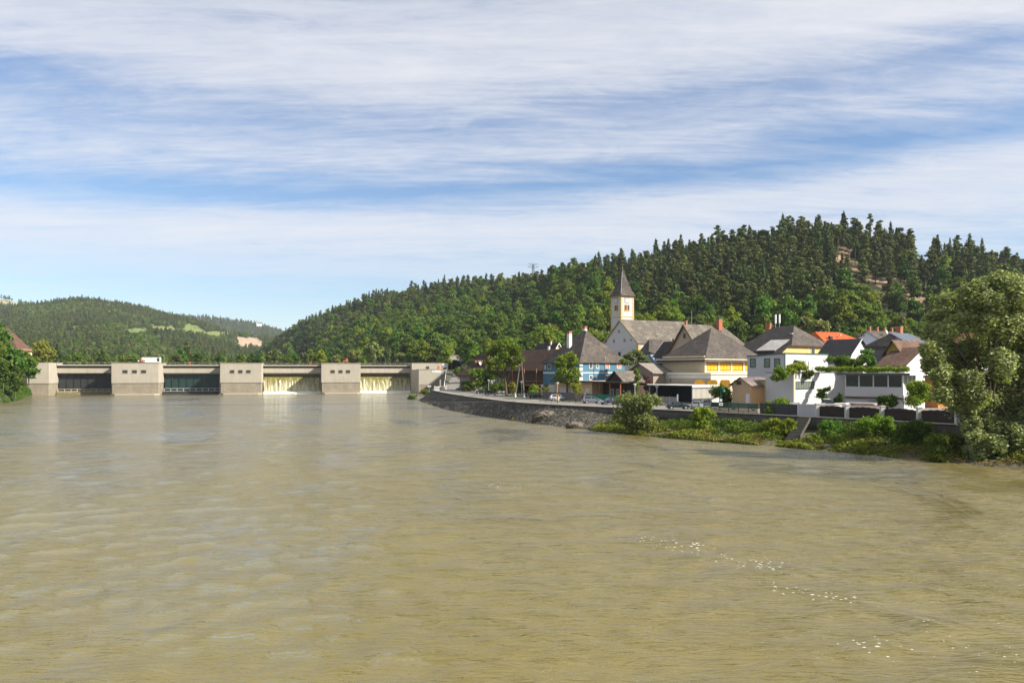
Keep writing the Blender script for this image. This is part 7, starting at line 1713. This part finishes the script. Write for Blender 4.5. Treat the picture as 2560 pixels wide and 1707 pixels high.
# ------------------------------------------------------------------ cars
tyre = mat('tyre', (0.02, 0.02, 0.02), .9, .2); rim = mat('rim', (0.48, 0.48, 0.48), .4, .1, metal=.6); lampc = mat('headlight', (0.75, 0.75, 0.72), .15, .05); lampr = mat('taillight', (0.45, 0.02, 0.015), .3, .1); trimk = mat('trim_black', (0.02, 0.02, 0.02), .6, .1); plate = mat('number_plate', (0.75, 0.75, 0.75), .6, .05)
cglass = glass_mat('car_glass', (0.015, 0.022, 0.024), .04)
def paint(name, c, r=.25):
    if name in MATS: return MATS[name]
    m = mat(name, c, r, .04, 1.0, spec=.5); P = m.node_tree.nodes['Principled BSDF']; P.inputs['Coat Weight'].default_value = .6; P.inputs['Coat Roughness'].default_value = .08; return m
CARS = {   # side profile of the lower body, then of the cabin (x forward, z up)
    'hatch': dict(L=4.0, W=1.70, low=[(-1.98, .35), (-2.0, .78), (-1.93, .93), (.75, .95), (1.75, .80), (1.97, .62), (1.98, .32)], cab=[(-1.90, .92), (-1.55, 1.40), (-.2, 1.46), (.35, 1.38), (1.05, .93)], wb=(-1.25, 1.25), r=.30),
    'sedan': dict(L=4.4, W=1.72, low=[(-2.18, .38), (-2.2, .80), (-2.1, .93), (.75, .93), (1.95, .80), (2.18, .62), (2.2, .32)], cab=[(-1.55, .92), (-1.0, 1.36), (.0, 1.40), (.4, 1.34), (1.05, .92)], wb=(-1.35, 1.35), r=.31),
    'mpv': dict(L=4.3, W=1.78, low=[(-2.13, .38), (-2.15, .85), (-2.08, 1.0), (.85, 1.02), (1.8, .88), (2.12, .68), (2.14, .34)], cab=[(-2.05, .99), (-1.8, 1.55), (-.3, 1.62), (.35, 1.52), (1.35, .99)], wb=(-1.32, 1.36), r=.32),
    'coupe': dict(L=4.3, W=1.68, low=[(-2.13, .42), (-2.15, .86), (-2.0, .95), (-1.0, .92), (.7, .92), (1.9, .82), (2.13, .64), (2.15, .34)], cab=[(-.85, .91), (-.55, 1.34), (.1, 1.36), (.3, 1.32), (.98, .91)], wb=(-1.3, 1.35), r=.31),
}
def car(kind, col, u, Y, head, label, z=GZ):
    c = CARS[kind]; W = c['W']; p = at(u, Y); o = empty('parked_car', (p[0], p[1], z), math.radians(head), label, 'car', 'cars parked along the quay')
    bm = MB().prism([(x, -W / 2, zz) for x, zz in c['low']], (0, W, 0)).mesh('body', col, bevel=.09, smooth=False); body = link('body', bm, None, o)
    # cabin: glass house leaning inwards, painted roof and pillars
    cb = c['cab']; zb = cb[0][1]; zt = max(q[1] for q in cb); V = []; n = len(cb)
    def hw(zz): return W / 2 - .07 - .20 * (zz - zb) / (zt - zb)
    for s_ in (-1, 1): V += [(x, s_ * hw(zz), zz) for x, zz in cb]
    Fc = [tuple(range(n)), tuple(range(2 * n - 1, n - 1, -1))] + [(i, i + n, i + n + 1, i + 1) for i in range(n - 1)] + [(0, n - 1, 2 * n - 1, n)]
    MB().add(V, Fc).build('window_glass', cglass, o)
    R = [q for q in cb if q[1] > zt - .13]; mb = MB()
    V = [(x, s_ * (hw(zz) + .015), zz + .012) for s_ in (-1, 1) for x, zz in R] + [(x, s_ * (hw(zz) - .02), zz + .045) for s_ in (-1, 1) for x, zz in R]; m_ = len(R)
    Fc = [(2 * m_ + i, 2 * m_ + i + 1, 3 * m_ + i + 1, 3 * m_ + i) for i in range(m_ - 1)] + [(i, i + 1, 2 * m_ + i + 1, 2 * m_ + i) for i in range(m_ - 1)] + [(m_ + i, 3 * m_ + i, 3 * m_ + i + 1, m_ + i + 1) for i in range(m_ - 1)] + [(0, 2 * m_, 3 * m_, m_), (m_ - 1, 2 * m_ - 1, 4 * m_ - 1, 3 * m_ - 1), tuple(range(m_)) + tuple(range(2 * m_ - 1, m_ - 1, -1))]
    mb.add(V, Fc).build('roof', col, o)
    top0 = R[0]; top1 = R[-1]; midx = (cb[0][0] + cb[-1][0]) / 2 + .05
    for s_ in (-1, 1):
        for (xa, za), (xb, zb2), w in ((cb[0], top0, .16), (cb[-1], top1, .07), ((midx, zb), (midx - .05, zt - .02), .06)):
            y0 = s_ * (hw(za) + .012); y1 = s_ * (hw(zb2) + .012); MB().prism([(xa - w, y0, za), (xa + w, y0, za), (xb + w * .6, y1, zb2), (xb - w * .6, y1, zb2)], (0, -s_ * .03, 0)).build('pillar', col, o)
    for x in c['wb']:
        for s_ in (-1, 1):
            y0 = s_ * (W / 2 - .10); w = MB().tube([(x, y0 - .10, c['r']), (x, y0 + .115, c['r'])], c['r'], 16).build('wheel', tyre, o); MB().tube([(x, s_ * (W / 2 + .005), c['r']), (x, s_ * (W / 2 + .022), c['r'])], c['r'] * .62, 12).build('rim', rim, w)
            MB().tube([(x, s_ * (W / 2 - .02), c['r'] + .02), (x, s_ * (W / 2 + .004), c['r'] + .02)], c['r'] * 1.18, 16).build('wheel_arch', trimk, body)
    xf = c['L'] / 2; 
    for s_ in (-1, 1):
        MB().box(xf - .22, s_ * (W / 2 - .42), .60, xf - .035, s_ * (W / 2 - .06), .74).build('headlight', lampc, o); MB().box(-xf - .012, s_ * (W / 2 - .30), .70, -xf + .12, s_ * (W / 2 - .03), .92).build('taillight', lampr, o)
        MB().box(cb[-1][0] - .35, s_ * (W / 2 + .0), zb + .02, cb[-1][0] - .2, s_ * (W / 2 + .17), zb + .15).build('mirror', col, o)
    MB().box(-xf - .02, -.26, .50, -xf + .05, .26, .61).build('number_plate', plate, o); MB().box(xf - .05, -.26, .42, xf + .02, .26, .53).build('number_plate', plate, o)
    MB().box(-xf + .1, -W / 2 - .008, .30, xf - .1, W / 2 + .008, .36).build('sill_trim', trimk, o)
    return o
car('hatch', paint('paint_grey_dark', (0.10, 0.10, 0.105)), 1153, 284, 170, 'dark grey hatchback parked farthest off near the dam ramp')
car('sedan', paint('paint_black_blue', (0.012, 0.015, 0.022)), 1205, 246, 195, 'black car parked half behind another at the far lot')
car('sedan', paint('paint_black_green', (0.012, 0.020, 0.020)), 1228, 230, 8, 'black sedan in front of the far pair with its lamp post')
car('hatch', paint('paint_black', (0.014, 0.014, 0.018)), 1341, 201, 8, 'black hatchback parked below the wooden pole')
car('hatch', paint('paint_silver_white', (0.56, 0.56, 0.56)), 1395, 188, 10, 'silver white hatchback parked beside the dark grey fence')
car('mpv', paint('paint_blue_grey', (0.125, 0.14, 0.17)), 1479, 172, 12, 'blue grey people carrier parked at the green screen')
car('hatch', paint('paint_navy', (0.018, 0.024, 0.065)), 1524, 166, 200, 'dark navy hatchback facing the blue grey people carrier')
car('hatch', paint('paint_white', (0.72, 0.72, 0.70)), 1592, 168, 5, 'white car almost hidden behind the grey green bush')
car('coupe', paint('paint_dark_green', (0.010, 0.026, 0.026)), 1694, 146, 0, 'dark green two door car by the quay edge')
car('sedan', paint('paint_silver_blue', (0.36, 0.38, 0.42)), 1743, 147, 68, 'silver car showing its tail next to the dark green car')
car('sedan', paint('paint_grey_mid', (0.25, 0.25, 0.255)), 1768, 155, 12, 'grey saloon parked behind the silver car')
# small delivery van by the shrubs
def van():
    p = at(1201, 262); o = empty('white_van', (p[0], p[1], GZ), math.radians(100 + 150), 'small white and grey van nose among the shrubs', 'van'); wp = paint('paint_white', (0.72, 0.72, 0.70))
    MB().prism([(-2.2, -.85, .4), (-2.2, -.85, 1.95), (.9, -.85, 2.0), (1.6, -.85, 1.15), (2.1, -.85, .95), (2.1, -.85, .4)], (0, 1.7, 0)).build('body', wp, o, bevel=.07)
    MB().prism([(1.0, -.72, 1.93), (1.62, -.72, 1.16), (1.66, -.72, 1.20), (1.04, -.72, 1.97)], (0, 1.44, 0)).build('windscreen', cglass, o)
    for s_ in (-1, 1):
        MB().prism([(.1, s_ * .857, 1.2), (1.45, s_ * .857, 1.2), (.95, s_ * .857, 1.85), (.1, s_ * .857, 1.85)], (0, s_ * .015, 0)).build('side_window', cglass, o)
        MB().box(1.95, s_ * .45, .75, 2.12, s_ * .8, .95).build('headlight', lampc, o)
        for x in (-1.4, 1.4): w = MB().tube([(x, s_ * .72, .32), (x, s_ * .88, .32)], .32, 14).build('wheel', tyre, o); MB().tube([(x, s_ * .885, .32), (x, s_ * .90, .32)], .19, 10).build('rim', rim, w)
van()

# boats on trailers behind the wooden fence
def boat(label, u, Y, head, L_, cover):
    p = at(u, Y); o = empty('motor_boat', (p[0], p[1], GZ + .7), math.radians(head), label, 'boat'); hull = mat('gelcoat', (0.78, 0.75, 0.72), .35, .04)
    st = [(-.5, .95, 0, 1.15), (-.2, 1.05, 0, 1.15), (.15, .95, .02, 1.2), (.35, .62, .15, 1.28), (.5, .04, .7, 1.35)]; V = []
    for t, hw, zk, zg in st: x = t * L_; V += [(x, -hw, zg), (x, -hw * .8, zk + .35), (x, 0, zk), (x, hw * .8, zk + .35), (x, hw, zg)]
    Fc = [(i * 5 + j, i * 5 + j + 1, i * 5 + j + 6, i * 5 + j + 5) for i in range(4) for j in range(4)] + [(0, 1, 2, 3, 4)] + [(i * 5 + 4, i * 5, i * 5 + 5, i * 5 + 9) for i in range(4)]
    MB().add(V, Fc).build('hull', hull, o); MB().tube([(-.5 * L_, -1.0, 1.15), (.15 * L_, -1.0, 1.2), (.36 * L_, -.62, 1.3), (.5 * L_, 0, 1.37)], .05, 6).tube([(-.5 * L_, 1.0, 1.15), (.15 * L_, 1.0, 1.2), (.36 * L_, .62, 1.3)], .05, 6).build('rub_rail', wood_r if cover else white_p, o)
    if not cover:
        MB().prism([(-.1 * L_, -.75, 1.2), (.12 * L_, -.75, 1.22), (.02 * L_, -.6, 1.85), (-.12 * L_, -.6, 1.9)], (0, 1.3, 0)).build('windscreen', cglass, o); MB().box(-.13 * L_, -.62, 1.9, .03 * L_, .62, 1.95).build('canopy_frame', white_p, o)
    else: MB().prism([(-.45 * L_, -.9, 1.2), (.3 * L_, -.7, 1.28), (.3 * L_, 0, 1.6), (-.45 * L_, 0, 1.55)], (0, .9, 0)).build('cover', white_p, o)
    for x in (-.25, .1): 
        for s_ in (-1, 1): MB().tube([(x * L_, s_ * .8, -.38), (x * L_, s_ * 1.0, -.38)], .32, 12).build('trailer_wheel', tyre, o)
    MB().box(-.4 * L_, -.7, -.35, .45 * L_, .7, -.2).build('trailer', galv, o); MB().box(-.3 * L_, -.5, -.2, -.25 * L_, .5, .25).box(.1 * L_, -.4, -.2, .15 * L_, .4, .2).build('cradle', galv, o)
boat('white motor boat with windscreen on a trailer behind the wooden fence', 2072, 124, -12, 6.0, False)
boat('covered white boat on a trailer under the glazed building', 2150, 118.5, 168, 5.0, True)

# ------------------------------------------------------------------ lamps, poles, signs, wires
def lamp(u, Y, label, h=4.3):
    p = at(u, Y); o = empty('street_lamp', (p[0], p[1], GZ), 0, label, 'street lamp', 'mushroom lamps along the quay'); g_ = galv
    MB().tube([(0, 0, 0), (0, 0, .9), (0, 0, h - .4)], [.09, .07, .055], 8).build('pole', g_, o); MB().lathe((0, 0, h - .4), [(.06, 0), (.17, .05), (.2, .32), (.15, .36)], 12).build('lantern', mat('opal', (0.70, 0.70, 0.66), .4), o); MB().lathe((0, 0, h - .04), [(.42, 0), (.40, .05), (.16, .16), (.02, .18)], 14).build('hood', galv, o)
lamp(1221.5, 231, 'street lamp standing at the far pair of black cars'); lamp(1304.5, 199, 'street lamp just before the wooden pole'); lamp(1393.5, 181, 'street lamp rising before the silver white hatchback'); lamp(1587, 163, 'street lamp behind the grey green bush'); lamp(1193, 268, 'distant street lamp beside the small van'); lamp(1157, 292, 'farthest street lamp by the dark grey hatchback')
def green_lamp():
    q = quay_pt(1802, .35); o = empty('green_lamp', (*q, GZ + .2), 0, 'green swan neck lamp with round sign on the quay wall', 'street lamp')
    MB().tube([(0, 0, 0), (0, 0, 3.3), (.05, 0, 3.75), (.3, 0, 3.9), (.5, 0, 3.75)], .05, 8).build('pole', gnet, o); MB().lathe((.5, 0, 3.38), [(.26, 0), (.22, .12), (.08, .3), (.03, .38)], 12).build('shade', mat('green_enamel', (0.03, 0.20, 0.15), .4), o)
    s_ = MB().tube([(0, -.07, 1.95), (0, -.10, 1.95)], .33, 20).build('round_sign', white_p, o); 
    V = MB()
    for i in range(20):
        a0, a1 = 6.2832 * i / 20, 6.2832 * (i + 1) / 20
        V.add([(.33 * math.cos(a0), -.112, 1.95 + .33 * math.sin(a0)), (.33 * math.cos(a1), -.112, 1.95 + .33 * math.sin(a1)), (.24 * math.cos(a1), -.112, 1.95 + .24 * math.sin(a1)), (.24 * math.cos(a0), -.112, 1.95 + .24 * math.sin(a0))], [(0, 1, 2, 3)])
    V.build('sign_rim', trimk, s_); MB().box(-.32, -.10, 1.05, .32, -.07, 1.5).build('plate', white_p, o); MB().box(-.22, -.112, 1.2, .22, -.102, 1.34).build('arrow', trimk, o)
green_lamp()
def pole():
    p = at(1302, 207); o = empty('wooden_pole', (p[0], p[1], GZ), 0, 'double legged weathered wooden power pole by the parking', 'pole'); wd = mat('pole_wood', (0.16, 0.125, 0.095), .95, .3, 2.0)
    MB().tube([(.9, 0, 0), (.15, 0, 9.6)], [.19, .14], 8).tube([(-1.5, .2, 0), (-.25, .1, 8.6)], [.19, .15], 8).build('pole', wd, o); MB().box(-.35, -.08, 8.3, .35, .08, 8.5).build('crossbar', wd, o)
    for x in (-.25, .25): MB().lathe((x, 0, 8.5), [(.05, 0), (.09, .1), (.06, .25)], 8).build('insulator', white_p, o)
    for (x, y) in ((.86, 0), (-1.42, .2)): MB().lathe((x, y, 0.05), [(.24, 0), (.22, 1.3), (.19, 1.32)], 8).build('concrete_foot', white_p, o)
    return Vector((p[0], p[1], GZ + 9.0))
pt = pole()
def wire(label, a_, b_, sag, r_=.03, n=24, name='power_cable', m=None):
    pts = []
    for i in range(n + 1):
        t = i / n; q = Vector(a_).lerp(Vector(b_), t); q.z -= sag * 4 * t * (1 - t); pts.append(q)
    o = MB().tube(pts, r_, 5).build(name, m or trimk); tag(o, label, 'cable')
e1 = (*at(1716, 222), zat(806, 222)); wire('upper overhead cable from the wooden pole to the beige gable', pt + Vector((.25, 0, -.2)), e1, 3.0, .028); e2 = (*at(1714, 221), zat(810, 221) - .4); wire('lower overhead cable from the wooden pole to the beige gable', pt + Vector((-.25, 0, -.5)), e2, 3.2, .028)
wire('thin cable strung low across the river to the quay', (-175, 205, 1.8), (*quay_pt(1290, .2), 3.75), .5, .035, 30, m=mat('cable_grey', (0.16, 0.15, 0.14), .7))
def quay_bits():
    p = at(1395, 176); o = empty('litter_bin', (p[0], p[1], GZ), 0, 'cream litter bin with orange top on the quay', 'bin'); MB().box(-.28, -.22, .45, .28, .22, 1.25).build('box', mat('cream_box', (0.66, 0.60, 0.45), .7), o); MB().lathe((0, 0, 1.25), [(.22, 0), (.2, .25), (.08, .38)], 10).build('hood', mat('orange_paint', (0.72, 0.16, 0.03)), o); MB().tube([(0, 0, 0), (0, 0, .45)], .06, 6).build('post', galv, o)
    p = at(1198, 252); o = empty('litter_bin', (p[0], p[1], GZ), 0, 'bright orange bin beside the small van', 'bin'); MB().lathe((0, 0, .0), [(.3, 0), (.42, .9), (.44, .92), (.3, 1.15), (.05, 1.2)], 12).build('body', mat('orange_paint', (0.72, 0.16, 0.03)), o)
    p = at(1379, 177); o = empty('bench', (p[0] + 4.6, p[1] + .5, GZ), math.radians(5), 'dark park bench on the grass past the white car', 'bench')
    for zz, yy in ((.45, -.2), (.45, 0), (.75, .24), (.95, .27)): MB().box(-.9, yy - .07, zz, .9, yy + .05, zz + .06).build('slat', wood_d, o)
    for x in (-.7, .7): MB().prism([(x, -.3, 0), (x, -.24, 0), (x, -.2, .44), (x, .2, .44), (x, .27, 0), (x, .33, 0), (x, .33, 1.0), (x, .27, 1.0), (x, .2, .5), (x, -.28, .5)], (.06, 0, 0)).build('leg', trimk, o)
    p = at(1073, 283); o = empty('notice_board', (p[0], p[1], 1.8), 0, 'white board on a thin post at the quay tip', 'sign'); MB().tube([(0, 0, 0), (0, 0, 3.4)], .05, 6).build('post', galv, o); MB().box(-.65, -.04, 3.0, .65, .04, 3.55).build('board', white_p, o)
    p = at(1379, 174); o = empty('river_gauge_rail', (p[0], p[1], GZ), math.radians(-40), 'dark green pipe railing at the quay edge beside the litter bin', 'railing')
    for x in (-3.2, -1.6, 0, 1.6): MB().tube([(x, 0, 0), (x, 0, 1.1)], .04, 6).build('post', frame_g, o)
    for zz in (.55, 1.1): MB().tube([(-3.2, 0, zz), (1.6, 0, zz)], .035, 6).build('rail', frame_g, o)
    MB().box(1.55, -.05, 0, 1.7, .05, 2.2).build('gate_post', frame_g, o)
    # grass strips between the parking bays
    for i, (u0, Y0, u1, Y1, w) in enumerate(((1262, 219, 1215, 226, 3.0), (1335, 197, 1262, 206, 3.2), (1420, 182, 1340, 190, 2.2), (1470, 176, 1405, 180, 1.8), (1300, 214, 1260, 230, 4.0))):
        a_, b_ = np.array(at(u0, Y0)), np.array(at(u1, Y1)); sheet('grass_verge', [tuple(a_), tuple(b_), (b_[0] + .4 * w, b_[1] + w), (a_[0] + .4 * w, a_[1] + w)], GZ + .012, lawn)
quay_bits()

# ------------------------------------------------------------------ far off: pylon, hill church, roof on the left bank, valley houses
def pylon():
    p = at(1333, 770); o = empty('power_pylon', (p[0], p[1], zat(715, 770)), .3, 'steel lattice power pylon on the wooded ridge', 'pylon'); zt = zat(661, 770) - zat(715, 770); st = mat('pylon_steel', (0.10, 0.10, 0.105), .6, .1); mb = MB()
    for sx in (-1, 1):
        for sy in (-1, 1): mb.tube([(sx * 2.6, sy * 2.6, -8), (sx * .8, sy * .8, zt * .6), (sx * .5, sy * .5, zt)], [.24, .2, .18], 4)
    for k in range(7):
        z0 = zt * k / 7; z1 = zt * (k + 1) / 7; w0 = 2.6 - 1.9 * k / 7; w1 = 2.6 - 1.9 * (k + 1) / 7
        for s_ in (-1, 1): mb.tube([(-w0, s_ * w0, z0), (w1, s_ * w1, z1)], .1, 4).tube([(s_ * w0, -w0, z0), (s_ * w1, w1, z1)], .1, 4)
    mb.build('lattice', st, o)
    for zz, w in ((zt - .5, 4.6), (zt - 3.2, 5.8)):
        for s_ in (-1, 1): MB().tube([(0, 0, zz), (s_ * w, 0, zz + .8)], [.22, .12], 4).tube([(0, 0, zz + 1.6), (s_ * w, 0, zz + .8)], [.16, .12], 4).build('cross_arm', st, o)
pylon()
def far_church():
    p = at(650, 3460); z = far_ridge.point(np.array([.845]), np.array([1.0]))[0, 2]; o = empty('hilltop_church', (p[0], p[1], zat(812, 3460)), .4, 'tiny white church on the farthest hilltop', 'church'); o.scale = (.7, .7, .7); MB().box(-16, -5, -10, 10, 5, 8).build('nave', white_p, o); MB().prism([(-16, -5.5, 8), (-16, 5.5, 8), (-16, 0, 15)], (26, 0, 0)).build('roof', slate, o); t = MB().box(-21, -3, -10, -16, 3, 16).build('tower', white_p, o); MB().add([(-21.4, -3.4, 16), (-15.6, -3.4, 16), (-15.6, 3.4, 16), (-21.4, 3.4, 16), (-18.5, 0, 29)], [(0, 1, 4), (1, 2, 4), (2, 3, 4), (3, 0, 4), (3, 2, 1, 0)]).build('spire', slate_d, t)
far_church()
def bank_house():
    h = House('bank_house', 'cream house with steep red brown roof among the trees opposite the village', 70, 352, math.radians(4), z0=9.0); La = 14; Lb = 12
    h.o.location = (*at(-56, 352), 9.0); ze = zat(872, 352) - 9; zr = zat(814, 352) - 9
    h.walls(0, 17, 0, Lb, -2, ze, mat('pale_yellow', (0.74, 0.56, 0.33)), None); h.roof(0, 17, 0, Lb, ze, zr, roof_mat('tile_red_brown', (0.145, 0.080, 0.060), .2, .35), 'x', 8.0, 8.0, .5)
    for i in range(3): h.win('x', 12.5 + i * 1.4 - 2, 13.2 + i * 1.4 - 2, ze - 2.6, ze - 1.1)
bank_house()
def valley_houses():
    for i, (u, v, Y, s_, rm, lab) in enumerate(((187, 826, 1330, .55, slate, 'tiny white farmhouse on the upper meadow across the valley'), (450, 826, 1380, .5, tile_o, 'tiny farmhouse at the edge of the long meadow'), (617, 900, 700, .8, tile_o, 'red roofed house showing above the dam deck at the second pier'), (855, 903, 520, .55, tile_o, 'red roof just visible over the third pier'), (1152, 803, 520, .55, tile_b, 'pinkish house between the trees on the near hill'), (1482, 796, 420, .5, tile_b, 'small white house among the trees beside the church tower'))):
        if i < 2: g_ = ground_at(valley_hill, u, v + 4)
        elif i > 3: g_ = ground_at(near_hill, u, v + 6)
        else: g_ = (*at(u, Y), zat(v, Y) - 4 * s_)
        o = empty('distant_house', tuple(float(q) for q in g_), .5 + i, lab, 'house'); k = s_
        MB().prism([(-6 * k, -4 * k, -6), (-6 * k, 4 * k, -6), (-6 * k, 4 * k, 4 * k), (-6 * k, 0, 7 * k), (-6 * k, -4 * k, 4 * k)], (12 * k, 0, 0)).build('wall', white_p if i != 4 else mat('pinkish', (0.60, 0.38, 0.30), .9), o)
        for s2 in (-1, 1): MB().prism([(-6.5 * k, s2 * 4.6 * k, 3.6 * k), (-6.5 * k, 0, 7.1 * k), (-6.5 * k, 0, 7.5 * k), (-6.5 * k, s2 * 4.6 * k, 4.0 * k)], (13 * k, 0, 0)).build('roof', rm, o)
        for x in (-3, 0, 3): MB().box((x - .6) * k, -4.06 * k, 1.2 * k, (x + .6) * k, -4.003 * k, 2.8 * k).build('window', glass, o)
valley_houses()

# ------------------------------------------------------------------ air
def haze():
    m = bpy.data.materials.new('haze_air'); m.use_nodes = True; N = m.node_tree.nodes; L = m.node_tree.links
    N.remove(N['Principled BSDF']); v = N.new('ShaderNodeVolumePrincipled'); v.inputs['Color'].default_value = (0.80, 0.88, 1.0, 1); v.inputs['Density'].default_value = HAZE
    v.inputs['Anisotropy'].default_value = 0.0; L.new(v.outputs[0], N['Material Output'].inputs['Volume'])
    o = MB().box(-5100, -1100, -5.0, 5100, 6100, 360).build('haze', m); tag(o, 'pale summer haze filling the valley', 'haze', kind='stuff')
HAZE = 0.00005
haze()
